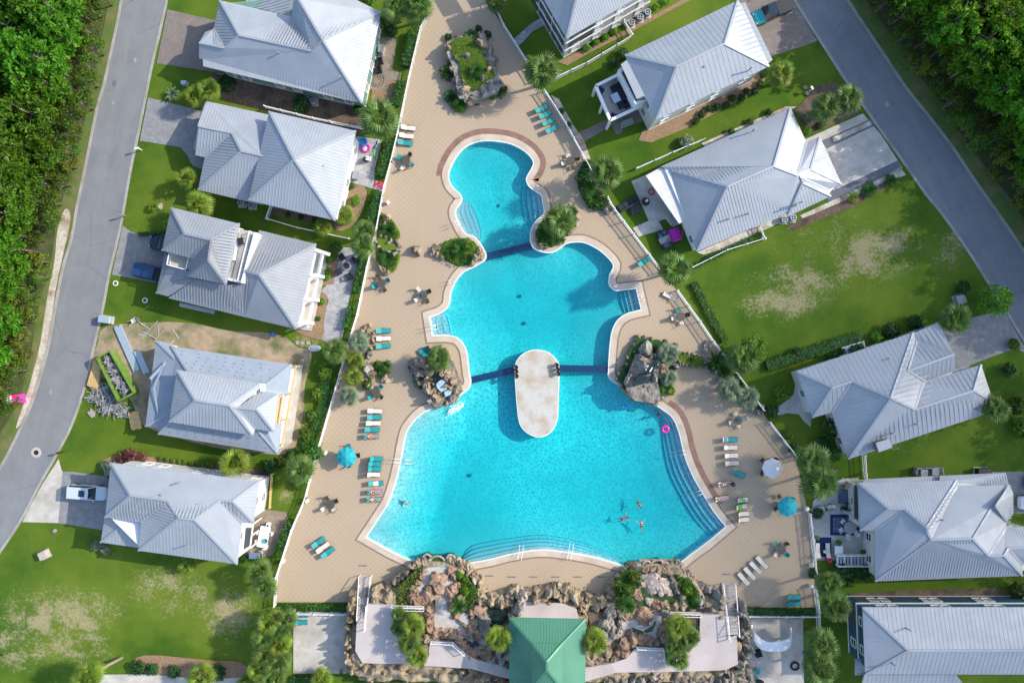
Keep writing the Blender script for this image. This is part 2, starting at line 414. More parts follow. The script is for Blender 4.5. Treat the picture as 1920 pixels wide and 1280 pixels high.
M['plaster'] = mat('plaster', (0.36, 0.60, 0.60), 0.8, c2=(0.40, 0.64, 0.64), scale=0.5)
M['step_plaster'] = mat('step_plaster', (0.42, 0.57, 0.60), 0.8, c2=(0.46, 0.60, 0.63), scale=1.5)
M['navy_tile'] = mat('navy_tile', (0.003, 0.022, 0.07), 0.3, c2=(0.006, 0.04, 0.11), scale=6)
M['step_edge'] = mat('step_edge', (0.07, 0.20, 0.34), 0.4)
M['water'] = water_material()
M['island'] = mat('island', (0.41, 0.385, 0.345), 0.85, c2=(0.47, 0.445, 0.40), scale=3.5, c3=(0.36, 0.29, 0.20), scale3=0.5, bmp=0.2, bscale=6, bd=0.02)
M['roof'] = roof_material('metal_roof', (0.325, 0.345, 0.37))
M['roof_dark'] = roof_material('metal_roof_grey', (0.25, 0.265, 0.288))
M['roof_green'] = roof_material('metal_roof_green', (0.06, 0.20, 0.125), 0.5, 0.1)
M['roof_flat'] = mat('roof_flat', (0.52, 0.50, 0.47), 0.8, c2=(0.60, 0.58, 0.55), scale=0.6)
M['white'] = mat('white_paint', (0.74, 0.74, 0.72), 0.5, c2=(0.66, 0.66, 0.64), scale=1.3)
M['wall_white'] = siding_material('white_siding', (0.72, 0.72, 0.70))
M['wall_green'] = siding_material('green_siding', (0.13, 0.25, 0.20))
M['wall_blue'] = siding_material('blue_siding', (0.02, 0.085, 0.125))
M['wall_cream'] = siding_material('cream_siding', (0.58, 0.57, 0.52))
M['wall_grey'] = siding_material('grey_siding', (0.40, 0.395, 0.38), 0.35)
M['glass'] = glassmat('window_glass')
M['screen'] = mat('porch_screen', (0.05, 0.055, 0.06), 0.7)
M['wood'] = mat('raw_timber', (0.50, 0.33, 0.13), 0.8, c2=(0.60, 0.42, 0.19), scale=2)
M['wood_grey'] = mat('weathered_boards', (0.33, 0.29, 0.26), 0.85, c2=(0.42, 0.38, 0.35), scale=3)
M['terrace'] = mat('pinkish_concrete', (0.42, 0.365, 0.345), 0.88, c2=(0.47, 0.41, 0.385), scale=0.8, c3=(0.37, 0.31, 0.28), scale3=0.4)
M['slide'] = mat('slide_concrete', (0.46, 0.43, 0.39), 0.8, c2=(0.36, 0.34, 0.32), scale=1.5, c3=(0.42, 0.30, 0.22), scale3=0.7, bmp=0.4, bscale=3)
M['pond'] = mat('green_pond', (0.025, 0.05, 0.008), 0.2, c2=(0.05, 0.085, 0.015), scale=1.5)
M['dark_water'] = mat('dark_pool', (0.008, 0.016, 0.018), 0.15, c2=(0.02, 0.035, 0.03), scale=2)
M['stream'] = mat('stream_water', (0.22, 0.33, 0.40), 0.2, c2=(0.45, 0.55, 0.62), scale=3, bmp=0.4)
M['foam'] = mat('white_foam', (0.85, 0.9, 0.92), 0.8)
M['black'] = mat('black_iron', (0.018, 0.018, 0.02), 0.5)
M['grey_metal'] = mat('grey_metal', (0.30, 0.31, 0.32), 0.45, 0.4)
M['bronze'] = mat('bronze_frame', (0.09, 0.075, 0.06), 0.5, 0.3)
M['steel'] = mat('steel', (0.6, 0.6, 0.6), 0.25, 0.9)
M['teal'] = mat('teal_sling', (0.003, 0.23, 0.235), 0.7, c2=(0.005, 0.27, 0.27), scale=2)
M['teal_canvas'] = mat('teal_canvas', (0.004, 0.28, 0.33), 0.75)
M['beige'] = mat('beige_sling', (0.56, 0.51, 0.43), 0.7, c2=(0.62, 0.57, 0.49), scale=2)
M['canvas_white'] = mat('white_canvas', (0.66, 0.63, 0.60), 0.8)
M['cushion'] = mat('navy_cushion', (0.015, 0.02, 0.035), 0.85)
M['rugblue'] = mat('blue_rug', (0.01, 0.022, 0.11), 0.9)
M['ruggrey'] = mat('patterned_rug', (0.12, 0.16, 0.22), 0.9, c2=(0.05, 0.09, 0.15), scale=3)
M['towel_white'] = mat('white_towel', (0.75, 0.73, 0.72), 0.9)
M['towel_pink'] = mat('pink_towel', (0.62, 0.42, 0.55), 0.9)
M['towel_red'] = mat('red_towel', (0.60, 0.045, 0.07), 0.9, c2=(0.5, 0.03, 0.1), scale=3)
M['towel_purple'] = mat('purple_towel', (0.30, 0.16, 0.38), 0.9)
M['green_plastic'] = mat('lime_plastic', (0.10, 0.55, 0.03), 0.4)
M['pink'] = mat('pink_vinyl', (0.72, 0.015, 0.30), 0.35)
M['magenta'] = mat('magenta_vinyl', (0.60, 0.03, 0.42), 0.4)
M['blue_vinyl'] = mat('blue_vinyl', (0.01, 0.16, 0.55), 0.35)
M['lime'] = mat('lime_steel', (0.13, 0.25, 0.02), 0.6, c2=(0.09, 0.18, 0.02), scale=2, c3=(0.16, 0.2, 0.06), scale3=1.2)
M['debris'] = mat('grey_debris', (0.20, 0.21, 0.21), 0.85, c2=(0.36, 0.36, 0.36), scale=2, c3=(0.10, 0.09, 0.08), scale3=1.5)
M['sheet_metal'] = mat('sheet_metal', (0.42, 0.50, 0.56), 0.4, 0.4)
M['felt'] = mat('roof_underlay', (0.22, 0.255, 0.30), 0.7, c2=(0.25, 0.285, 0.33), scale=0.8)
M['print'] = mat('underlay_print', (0.06, 0.08, 0.11), 0.8)
M['skin'] = mat('skin', (0.50, 0.27, 0.19), 0.6)
M['skin_tan'] = mat('tanned_skin', (0.30, 0.15, 0.10), 0.6)
M['hair_dark'] = mat('dark_hair', (0.02, 0.014, 0.01), 0.6)
M['hair_blond'] = mat('blond_hair', (0.35, 0.22, 0.10), 0.6)
M['tire'] = mat('tyre_rubber', (0.015, 0.015, 0.016), 0.8)
M['lamp_red'] = mat('tail_lens', (0.35, 0.01, 0.01), 0.3)
M['lamp_clear'] = mat('lamp_lens', (0.7, 0.7, 0.7), 0.2)
def carpaint(n, c):
 m, nt, bs = base(n); bs.inputs['Base Color'].default_value = (*c, 1); bs.inputs['Roughness'].default_value = 0.28
 bs.inputs['Coat Weight'].default_value = 0.7; bs.inputs['Metallic'].default_value = 0.15; return m
M['car_blue'] = carpaint('blue_paint', (0.014, 0.045, 0.13)); M['car_navy'] = carpaint('navy_paint', (0.004, 0.012, 0.04))
M['car_white'] = carpaint('silver_white_paint', (0.55, 0.60, 0.66)); M['car_teal'] = carpaint('teal_paint', (0.01, 0.26, 0.29)); M['car_dark'] = carpaint('black_blue_paint', (0.006, 0.018, 0.035))
M['rock'] = mat('rock', (0.30, 0.225, 0.14), 0.9, c2=(0.115, 0.088, 0.06), scale=1.3, lo=0.42, hi=0.62, c3=(0.38, 0.30, 0.20), scale3=0.8, bmp=1.0, bscale=3.0, bd=0.25, rand=0.12)
M['rock_grey'] = mat('rock_grey', (0.25, 0.22, 0.18), 0.9, c2=(0.075, 0.075, 0.07), scale=1.3, lo=0.42, hi=0.62, c3=(0.34, 0.30, 0.25), scale3=0.9, bmp=1.0, bscale=3.0, bd=0.25, rand=0.15)
M['rock_red'] = mat('rock_red', (0.29, 0.18, 0.11), 0.9, c2=(0.12, 0.08, 0.06), scale=1.3, lo=0.42, hi=0.62, c3=(0.34, 0.22, 0.15), scale3=0.9, bmp=0.9, bscale=3.0, bd=0.2, rand=0.12)
M['rock_pale'] = mat('rock_pale', (0.42, 0.355, 0.30), 0.9, c2=(0.26, 0.205, 0.165), scale=1.8, bmp=0.7, bscale=3.0, bd=0.15)
M['trunk'] = mat('bark', (0.13, 0.095, 0.065), 0.9, c2=(0.21, 0.17, 0.13), scale=3, crd='obj')
M['trunk_grey'] = mat('pale_trunk', (0.30, 0.25, 0.19), 0.9, c2=(0.22, 0.18, 0.14), scale=3, crd='obj')
M['pine'] = leafmat('pine_needles', (0.065, 0.20, 0.012), (0.15, 0.30, 0.022), 0.5, 0.28)
M['bush'] = leafmat('bush_leaves', (0.055, 0.14, 0.012), (0.13, 0.19, 0.017), 0.42, 0.32)
M['olive_leaf'] = leafmat('olive_leaves', (0.10, 0.15, 0.010), (0.17, 0.19, 0.014), 0.35, 0.25)
M['hedge'] = leafmat('hedge_leaves', (0.030, 0.095, 0.010), (0.065, 0.15, 0.014), 0.25, 0.2)
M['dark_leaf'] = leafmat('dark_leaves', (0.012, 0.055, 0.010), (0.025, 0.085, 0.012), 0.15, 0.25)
M['lime_leaf'] = leafmat('lime_leaves', (0.075, 0.21, 0.010), (0.13, 0.27, 0.015), 0.3, 0.15)
M['sage'] = leafmat('sage_leaves', (0.15, 0.19, 0.11), (0.21, 0.24, 0.15), 0.2, 0.15)
M['rust_leaf'] = leafmat('rust_leaves', (0.13, 0.045, 0.035), (0.18, 0.07, 0.05), 0.2, 0.1)
M['sabal'] = leafmat('sabal_fronds', (0.060, 0.125, 0.022), (0.12, 0.18, 0.030), 0.25, 0.3)
M['palm_yellow'] = leafmat('yellowgreen_fronds', (0.10, 0.18, 0.015), (0.20, 0.25, 0.025), 0.3, 0.3)
M['silver_palm'] = leafmat('silver_fronds', (0.13, 0.19, 0.11), (0.20, 0.25, 0.15), 0.25, 0.2)
M['cycad'] = leafmat('cycad_fronds', (0.018, 0.075, 0.010), (0.045, 0.12, 0.015), 0.2, 0.25)
M['grasscover'] = leafmat('grass_cover', (0.06, 0.13, 0.015), (0.13, 0.16, 0.03), 0.2, 0.1)
# ------------------------------------------------------------------ ground, roads, deck, pool
def c4(ox, oy, pts, k=4.795): return [(ox + x / k, oy + y / k) for x, y in pts]
def world(pts, z=0.0): return [P(x, y, z) for x, y in pts]
POOL_PX = [(902, 266), (930, 266), (960, 272), (985, 286), (999, 303), (996, 316), (989, 328), (986, 338), (992, 351), (1006, 361), (1014, 367), (1017, 382), (1019, 400), (1008, 411), (997, 425), (993, 445), (996, 460),
  (1007, 470), (1032, 475), (1050, 467), (1064, 457), (1090, 455), (1110, 462), (1130, 475), (1149, 497), (1142, 516), (1142, 535), (1157, 546), (1192, 542), (1201, 580), (1180, 585), (1160, 597), (1148, 617), (1143, 645), (1140, 690),
  (1142, 709), (1167, 727), (1197, 746), (1227, 759), (1243, 769), (1260, 783), (1272, 810), (1282, 852), (1297, 890), (1315, 922), (1335, 955), (1350, 975), (1360, 986), (1332, 1010), (1298, 1035), (1270, 1055),
  (1225, 1066), (1182, 1062), (1150, 1053), (1110, 1042), (1060, 1033), (1010, 1029), (957, 1037), (917, 1047), (872, 1055), (825, 1062), (781, 1053), (730, 1030), (688, 1006),
  (725, 950), (741, 910), (752, 865), (762, 815), (773, 795), (790, 777), (815, 765), (850, 750), (877, 731), (884, 715), (881, 700), (877, 665), (870, 645), (855, 631), (830, 627), (812, 628), (807, 595), (823, 590), (840, 577), (845, 562), (846, 550), (856, 527),
  (870, 511), (890, 501), (912, 485), (907, 465), (892, 445), (873, 437), (862, 418), (855, 397), (866, 378), (865, 366), (848, 348), (842, 330), (847, 312), (860, 290), (878, 274)]
SHARP = {(1192, 542), (1201, 580), (1360, 986), (688, 1006), (812, 628), (807, 595)}
def smooth_px(pts, n=4):
 out = []; Nn = len(pts)
 full = cat_rom(pts, n)
 for i, p in enumerate(pts):
  near = p in SHARP or pts[(i + 1) % Nn] in SHARP
  out += [p] if near else full[i * n:(i + 1) * n]
 return out
POOL_S = smooth_px(POOL_PX)
POOL = [tuple(P(x, y)[:2]) for x, y in POOL_S]
def holed(name, outer, z, m, kind='structure', extra=()):
 vs = [Vector(p[:2]) for p in outer] + [Vector(p) for p in POOL]
 n = len(outer); k = len(POOL)
 ed = [(i, (i + 1) % n) for i in range(n)] + [(n + i, n + (i + 1) % k) for i in range(k)]
 v, e, f, *_ = delaunay_2d_cdt(vs, ed, [], 0, 1e-5)
 o2 = [p[:2] for p in outer]
 fs = []
 for t in f:
  cx = sum(v[i].x for i in t) / 3; cy = sum(v[i].y for i in t) / 3
  if inside(cx, cy, o2) and not inside(cx, cy, POOL): fs.append(t)
 b = MB().add([(p.x, p.y, z) for p in v], fs)
 return b.obj(name, m, kind=kind)
LAYER = [0.004]
def sheet(name, pts, m, kind='structure', smooth=0, z=None):
 if z is None:
  LAYER[0] += 0.0015; z = LAYER[0]
 if smooth: pts = cat_rom(pts, smooth)
 w = world(pts, z)
 if area(w) < 0: w = w[::-1]
 return MB().add(w, [tuple(range(len(w)))]).obj(name, m, kind=kind)
holed('ground', [(-900, -900), (900, -900), (900, 900), (-900, 900)], 0.0, M['lawn'])
ROAD_L_W = [(262, -260), (243, -120), (225, 0), (215, 54), (205, 100), (192, 160), (180, 200), (156, 320), (142, 385), (132, 445), (117, 495), (102, 570), (90, 640), (75, 697), (56, 757), (32, 810), (0, 872), (-60, 960), (-150, 1080), (-260, 1200)]
ROAD_L_E = [(352, -260), (333, -120), (315, 0), (312, 17), (300, 70), (287, 125), (275, 185), (262, 250), (247, 320), (231, 412), (218, 470), (207, 515), (195, 580), (181, 640), (161, 727), (137, 797), (118, 835), (100, 868), (72, 917), (46, 968), (0, 1038), (-80, 1140), (-190, 1250)]
ROAD_R_W = [(1290, -330), (1390, -160), (1486, 0), (1535, 77), (1580, 147), (1615, 197), (1652, 250), (1700, 317), (1735, 367), (1760, 397), (1810, 467), (1850, 530), (1882, 580), (1918, 640), (2010, 780), (2080, 900)]
ROAD_R_E = [(1395, -330), (1495, -160), (1592, 0), (1627, 53), (1660, 102), (1700, 162), (1740, 212), (1785, 270), (1815, 315), (1850, 366), (1885, 415), (1920, 467), (2040, 640), (2170, 840)]
LAYER[0] = 0.004
sheet('verge_west', [(-900, -900), (300, -900)] + ROAD_L_W + [(-900, 1500)], M['verge'])
sheet('forest_floor_west', [(-900, -900), (250, -900), (218, -120), (204, 0), (186, 100), (165, 200), (140, 310), (108, 400), (98, 480), (76, 560), (58, 660), (38, 750), (-10, 830), (-120, 950), (-900, 1200)], M['forest_floor'])
sheet('sand_strip', [(122, 392), (132, 408), (120, 470), (104, 545), (94, 625), (80, 690), (60, 752), (42, 790), (30, 800), (50, 740), (64, 690), (76, 640), (88, 560), (102, 490), (108, 430)], M['sand'], smooth=3)
sheet('verge_east', ROAD_R_E + [(2900, 900), (2900, -900), (1395, -900)], M['verge'])
sheet('forest_floor_east', [(1430, -330), (1545, -120), (1640, 20), (1700, 110), (1760, 190), (1830, 290), (1900, 380), (2060, 620), (2250, 900), (2900, 900), (2900, -900), (1430, -900)], M['forest_floor'])
sheet('road_west', cat_rom(ROAD_L_W, 3, False) + cat_rom(ROAD_L_E, 3, False)[::-1], M['asphalt'])
sheet('road_east', cat_rom(ROAD_R_W, 3, False) + cat_rom(ROAD_R_E, 3, False)[::-1], M['asphalt_e'])
def strip(pts, wdt, side, z0, z1):
 """a band of constant width along an open polyline (metres), as a raised prism"""
 p = [Vector(q[:2]) for q in pts]; out = []
 for i in range(len(p)):
  d = (p[min(i + 1, len(p) - 1)] - p[max(i - 1, 0)]).normalized()
  out.append(p[i] + Vector((-d.y, d.x)) * wdt * side)
 b = MB()
 for i in range(len(p) - 1):
  q = [p[i], p[i + 1], out[i + 1], out[i]]
  vs = [(v.x, v.y, z0) for v in q] + [(v.x, v.y, z1) for v in q]
  fs = [(4, 5, 6, 7), (0, 1, 5, 4), (2, 3, 7, 6)]
  if side < 0: fs = [f[::-1] for f in fs]
  b.add(vs, fs)
 return b
for nm, rd, sd_ in (('kerb_west_outer', ROAD_L_W, 1), ('kerb_west_inner', ROAD_L_E, -1), ('kerb_east_inner', ROAD_R_W, 1), ('kerb_east_outer', ROAD_R_E, -1)):
 pts = [P(x, y) for x, y in cat_rom(rd, 3, False)]
 strip(pts, 0.36, sd_, 0.0, 0.06).obj(nm, M['curb'], kind='structure')
LAYER[0] = 0.030
sheet('dirt_lot', [(184, 640), (200, 612), (290, 604), (360, 606), (430, 620), (520, 626), (560, 652), (585, 660), (572, 720), (566, 790), (545, 848), (480, 848), (400, 838), (300, 810), (262, 790), (245, 750), (205, 715), (172, 690)], M['dirt'], smooth=3)
sheet('driveway_north', [(314, 18), (402, 38), (440, 40), (440, 140), (394, 134), (294, 119)], M['driveway'])
sheet('driveway_grey', [(278, 183), (330, 196), (376, 208), (420, 220), (420, 330), (385, 318), (362, 312), (350, 290), (338, 276), (262, 264)], M['driveway_grey'])
sheet('driveway_paver', [(230, 423), (245, 434), (262, 440), (340, 436), (340, 540), (300, 532), (240, 520), (210, 515)], M['driveway_grey'])
sheet('driveway_apron', [(110, 860), (114, 876), (117, 884), (109, 980), (42, 978), (56, 950), (80, 906)], M['concrete'])
sheet('driveway_south', [(117, 884), (135, 884), (240, 898), (230, 1000), (147, 986), (109, 980)], M['driveway_grey'])
sheet('driveway_northeast', [(1380, -60), (1448, -58), (1487, 2), (1533, 77), (1503, 88), (1446, 106), (1390, 60)], M['driveway'])
sheet('driveway_concrete', [(1490, 270), (1618, 213), (1652, 253), (1692, 314), (1577, 366), (1530, 340)], M['concrete'])
sheet('driveway_band', [(1540, 264), (1636, 222), (1644, 234), (1550, 279)], M['darkband'])
sheet('gravel_inset', [(1561, 258), (1631, 227), (1635, 234), (1564, 267)], M['sand'])
sheet('driveway_edge_band', [(1545, 366), (1683, 301), (1691, 313), (1555, 378)], M['darkband'])
sheet('gravel_bed', [(1500, 404), (1690, 316), (1699, 328), (1640, 352), (1528, 400), (1508, 412)], M['sand'])
sheet('mulch_bed_east', [(1470, 430), (1508, 408), (1560, 388), (1640, 349), (1690, 330), (1660, 352), (1600, 388), (1540, 410), (1490, 432)], M['mulch'])
sheet('driveway_east', [(1740, 612), (1812, 598), (1882, 580), (1918, 645), (1928, 662), (1902, 654), (1860, 668), (1820, 684), (1808, 698), (1770, 700)], M['driveway_grey'])
sheet('driveway_southeast', [(1860, 884), (1990, 884), (1990, 962), (1860, 962)], M['driveway_grey'])
sheet('walkway_south', [(150, 1300), (188, 1264), (290, 1263), (360, 1271), (470, 1268), (520, 1300)], M['concrete'])
sheet('patio_paver', c4(270, 370, [(1740, 520), (1800, 450), (1925, 490), (1900, 700), (1860, 860), (1830, 1000), (1770, 1290), (1600, 1280), (1620, 1050), (1660, 920), (1590, 850), (1640, 790), (1720, 700)]), M['patio_paver'], smooth=2)
sheet('patio_north', c4(340, 170, [(1480, 400), (1800, 440), (1790, 500), (1740, 700), (1735, 800), (1840, 850), (1815, 910), (1620, 850), (1430, 800)]), M['patio_paver'])
sheet('patio_brown', c4(360, 0, [(1600, 320), (1840, 350), (1800, 620), (1880, 660), (1870, 730), (1760, 720), (1740, 820), (1560, 800)]), M['patio_brown'])
sheet('patio_south', c4(150, 830, [(1580, 590), (1850, 620), (1880, 700), (1770, 1000), (1560, 1045), (1420, 985), (1450, 700)]), M['patio_brown'])
sheet('patio_concrete', c4(960, 320, [(895, 80), (1010, 30), (1330, 390), (1190, 412), (1150, 360), (1100, 380), (1135, 440), (950, 495), (905, 430), (1025, 375), (960, 230)], 4.0), M['concrete'])
sheet('patio_east', c4(1520, 860, [(2, 590), (20, 380), (180, 185), (430, 168), (470, 700), (540, 760), (540, 900), (40, 910), (20, 760)]), M['concrete'])
sheet('garden_path', c4(970, 0, [(500, 1215), (800, 1075), (1100, 990), (1130, 1090), (950, 1150), (945, 1190), (890, 1212), (850, 1130), (590, 1282), (515, 1282)]), M['driveway'])
sheet('garden_walk', c4(970, 0, [(-30, 350), (60, 270), (130, 210), (215, 160), (240, 230), (130, 290), (60, 370), (-20, 440)]), M['patio_paver'])
sheet('stepping_path', c4(1440, 640, [(70, 560), (75, 490), (190, 400), (210, 290), (240, 280), (330, 560), (320, 640), (270, 600), (230, 545), (140, 535)], 4.0), M['concrete'])
sheet('mulch_bed_north', [(398, 138), (500, 150), (690, 208), (702, 245), (640, 245), (490, 206), (420, 186), (400, 160)], M['mulch'], smooth=3)
sheet('mulch_bed_corner', c4(360, 0, [(1620, 800), (1740, 820), (1760, 720), (1870, 735), (1840, 900), (1600, 960)]), M['redmulch'])
sheet('mulch_bed_side', c4(340, 170, [(810, 1040), (1400, 1165), (1380, 1235), (830, 1120)]), M['mulch'])
sheet('mulch_bed_garden', c4(340, 170, [(1500, 840), (1640, 860), (1665, 950), (1600, 1130), (1500, 1240), (1390, 1255), (1370, 1130), (1450, 1000)]), M['redmulch'], smooth=2)
sheet('mulch_bed_patio', c4(270, 370, [(1560, 640), (1760, 545), (1700, 780), (1590, 792)]), M['redmulch'])
sheet('mulch_bed_terrace', c4(270, 370, [(1560, 870), (1650, 890), (1620, 1100), (1590, 1285), (1330, 1185), (1480, 1150)]), M['redmulch'], smooth=2)
sheet('mulch_bed_white_house', c4(150, 830, [(215, 150), (330, 100), (700, 130), (690, 200), (250, 230)]), M['redmulch'])
sheet('mulch_bed_hedge_row', c4(150, 830, [(690, 130), (1700, 250), (1700, 320), (690, 170)]), M['mulch'])
sheet('mulch_bed_clubhouse', c4(970, 0, [(360, 560), (440, 520), (1000, 260), (1480, 0), (1560, 0), (1020, 290), (640, 480), (450, 590)]), M['redmulch'])
sheet('mulch_bed_south_wall', c4(1100, 0, [(500, 1180), (1450, 690), (1600, 660), (1560, 790), (1300, 940), (900, 1150), (640, 1255), (560, 1280)]), M['redmulch'], smooth=2)
sheet('gravel_bed_north', c4(1190, 200, [(600, 330), (1360, 0), (1460, 0), (700, 420)]), M['sand'])
sheet('mulch_bed_palms', c4(1440, 0, [(200, 830), (380, 640), (520, 620), (640, 780), (690, 850), (300, 1010), (250, 900)], 4.0), M['mulch'])
sheet('mulch_bed_long', [(1592, 1112), (1700, 1106), (1860, 1102), (1905, 1110), (1905, 1124), (1592, 1124)], M['mulch'])
sheet('mulch_bed_walk', [(255, 1232), (300, 1228), (400, 1238), (450, 1240), (470, 1268), (360, 1270), (290, 1262), (250, 1256)], M['redmulch'], smooth=2)
sheet('gravel_strip_fence', [(1033, 178), (1048, 186), (1075, 235), (1095, 262), (1108, 300), (1100, 300), (1086, 280), (1058, 228)], M['sand'])
sheet('gravel_bed_house', c4(1190, 200, [(560, 1310), (1300, 985), (1370, 960), (1380, 1010), (800, 1280), (620, 1330)]), M['sand'])
sheet('paved_yard_west', [(550, 1148), (655, 1148), (652, 1200), (650, 1262), (550, 1262)], M['concrete'])
sheet('paved_yard_east', [(1392, 1152), (1506, 1156), (1508, 1300), (1385, 1300)], M['concrete'])
DECK_PX = [(803, -60), (803, 30), (790, 58), (768, 150), (746, 258), (735, 305), (722, 352), (708, 430), (690, 503), (672, 590), (655, 645), (640, 700), (625, 752), (610, 803), (590, 872), (575, 932), (550, 990), (530, 1052), (521, 1078), (518, 1128),
  (655, 1128), (700, 1135), (950, 1160), (1100, 1160), (1390, 1138), (1530, 1138), (1528, 1105), (1522, 1010), (1512, 950), (1492, 860), (1440, 790), (1428, 768), (1362, 676), (1335, 640), (1310, 603), (1270, 547), (1240, 508), (1186, 440), (1150, 393), (1120, 343), (1090, 290), (1060, 235), (1020, 172), (985, 115), (945, 53), (905, -10), (880, -60)]
DECK = [tuple(P(x, y)[:2]) for x, y in DECK_PX]
DZ = 0.10
holed('pool_deck', DECK, DZ, M['deck'])
MB().prism(DECK, 0.0, DZ - 0.002, top=False).obj('deck_edge', M['curb'], kind='structure')
WATER_Z = -0.12
ring = lambda d: offset(POOL, d)
def band(name, d0, d1, z, m, i0=None, i1=None, drop=None, kind='structure', parent=None):
 a, b = ring(d0), ring(d1); n = len(POOL)
 idx = range(n) if i0 is None else range(i0, i1)
 mb = MB()
 for i in idx:
  i, j = i % n, (i + 1) % n
  mb.add([(*a[i], z), (*a[j], z), (*b[j], z), (*b[i], z)], [(0, 3, 2, 1)] if area(POOL) > 0 else [(0, 1, 2, 3)])
  if drop is not None:
   mb.add([(*a[i], z), (*a[j], z), (*a[j], drop), (*a[i], drop)], [(0, 1, 2, 3)])
 o = mb.obj(name, m, kind=kind, parent=parent)
 return o
band('pool_coping', 0.16, 0.95, 0.145, M['coping'], drop=0.13)
band('pool_tile_rim', 0.0, 0.17, 0.13, M['tile_white'], drop=-2.4)
band('brown_border', 0.95, 1.17, DZ + 0.006, M['brown_band'])
def near_idx(px, py):
 p = P(px, py); return min(range(len(POOL)), key=lambda i: (POOL[i][0] - p.x) ** 2 + (POOL[i][1] - p.y) ** 2)
def brick_arc(i0, i1, name):
 band(name, 0.955, 1.72, DZ + 0.011, M['brick_band'], i0, i1)
na = len(POOL)
brick_arc(near_idx(842, 332), near_idx(992, 351) + na, 'brick_border_north')
brick_arc(near_idx(1243, 769), near_idx(1335, 955), 'brick_border_east')
xs = [p[0] for p in POOL]; ys = [p[1] for p in POOL]
g = 0.55; nx = int((max(xs) - min(xs)) / g) + 4; ny = int((max(ys) - min(ys)) / g) + 4
vs = []; ok = []
BEACH = [tuple(P(x, y)[:2]) for x, y in [(800, 770), (773, 795), (762, 815), (752, 865), (741, 910), (725, 950), (688, 1006), (730, 1030)]]
for j in range(ny):
 for i in range(nx):
  x = min(xs) - g + i * g; y = min(ys) - g + j * g
  d = seg_dist(x, y, POOL)
  ins = inside(x, y, POOL)
  dd = d if ins else -d
  dep = 1.05 + 0.55 * min(1, max(0, dd / 6.0))
  db = seg_dist(x, y, BEACH, False)
  if db < 6.0:
   t = max(0, min(1, db / 6.0)); dep = min(dep, 0.22 + 1.2 * t)
  vs.append((x, y, -dep)); ok.append(dd > -0.9)
fs = []
for j in range(ny - 1):
 for i in range(nx - 1):
  q = (j * nx + i, j * nx + i + 1, (j + 1) * nx + i + 1, (j + 1) * nx + i)
  if all(ok[k] for k in q): fs.append(q)
MB().add(vs, fs).obj('pool_floor', M['plaster'], smooth=True, kind='structure')
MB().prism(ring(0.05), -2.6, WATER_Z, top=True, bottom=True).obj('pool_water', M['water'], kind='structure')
def lerp_line(A, B, t, n=24):
 def res(L):
  d = [0]
  for i in range(len(L) - 1): d.append(d[-1] + math.dist(L[i], L[i + 1]))
  out = []
  for k in range(n + 1):
   s = d[-1] * k / n; i = 0
   while i < len(L) - 2 and d[i + 1] < s: i += 1
   u = (s - d[i]) / max(1e-6, d[i + 1] - d[i])
   out.append((L[i][0] + (L[i + 1][0] - L[i][0]) * u, L[i][1] + (L[i + 1][1] - L[i][1]) * u))
  return out
 a, b = res(A), res(B)
 return [(p[0] + (q[0] - p[0]) * t, p[1] + (q[1] - p[1]) * t) for p, q in zip(a, b)]
def steps(name, wall, outer, n, d0=0.30, dd=0.26):
 """submerged steps between the pool wall and the outermost nosing, each a tread with a dark tile line"""
 root = thing(name, None, None); root['kind'] = 'structure'
 wall = cat_rom(wall, 3, False); outer = cat_rom(outer, 3, False)
 for k in range(n):
  z = -(d0 + dd * k)
  a = [P(x, y, z) for x, y in lerp_line(wall, outer, (k / n) if k else -0.02)]
  b = [P(x, y, z) for x, y in lerp_line(wall, outer, (k + 1) / n)]
  mb = MB()
  for i in range(len(a) - 1):
   mb.add([a[i], a[i + 1], b[i + 1], b[i], b[i] - Vector((0, 0, 1.4)), b[i + 1] - Vector((0, 0, 1.4))], [(0, 1, 2, 3), (3, 2, 5, 4)])
  for q in (0, -1):
   mb.add([a[q], b[q], b[q] - Vector((0, 0, 1.4)), a[q] - Vector((0, 0, 1.4))], [(0, 1, 2, 3)])
  t = mb.obj('step', M['step_plaster'], root)
  c = [P(x, y, z) for x, y in lerp_line(wall, outer, (k + 1) / n - 0.12 / n)]
  mb = MB()
  for i in range(len(c) - 1):
   mb.add([b[i] + Vector((0, 0, .006)), b[i + 1] + Vector((0, 0, .006)), c[i + 1] + Vector((0, 0, .006)), c[i] + Vector((0, 0, .006))], [(0, 1, 2, 3)])
  mb.obj('tile_line', M['step_edge'], t)
 return root
steps('pool_steps', [(1229, 760), (1243, 769), (1260, 783), (1272, 810), (1282, 852), (1297, 890), (1315, 922), (1335, 955), (1360, 986)],
 [(1227, 768), (1235, 778), (1240, 802), (1246, 848), (1257, 890), (1275, 927), (1292, 957), (1312, 985), (1330, 1005)], 4)
steps('pool_steps', [(872, 1055), (917, 1047), (957, 1037), (1010, 1029), (1060, 1033), (1110, 1042), (1160, 1055)],
 [(868, 1040), (882, 1024), (908, 1016), (960, 1008), (1010, 1002), (1060, 1008), (1110, 1022), (1168, 1046)], 4)
steps('pool_steps', [(1006, 361), (1014, 367), (1017, 382), (1019, 400), (1008, 411)], [(979, 350), (977, 362), (978, 385), (983, 408), (993, 428)], 4)
steps('pool_steps', [(1192, 542), (1201, 580)], [(1160, 549), (1170, 586)], 4, 0.25, 0.22)
steps('pool_steps', [(866, 376), (855, 397), (862, 418), (873, 437), (892, 445)], [(880, 378), (893, 402), (900, 425), (902, 440), (900, 450)], 4, 0.18, 0.12)
steps('pool_steps', [(823, 590), (807, 595), (812, 628), (835, 628)], [(836, 588), (842, 606), (845, 622), (848, 631)], 3, 0.2, 0.16)
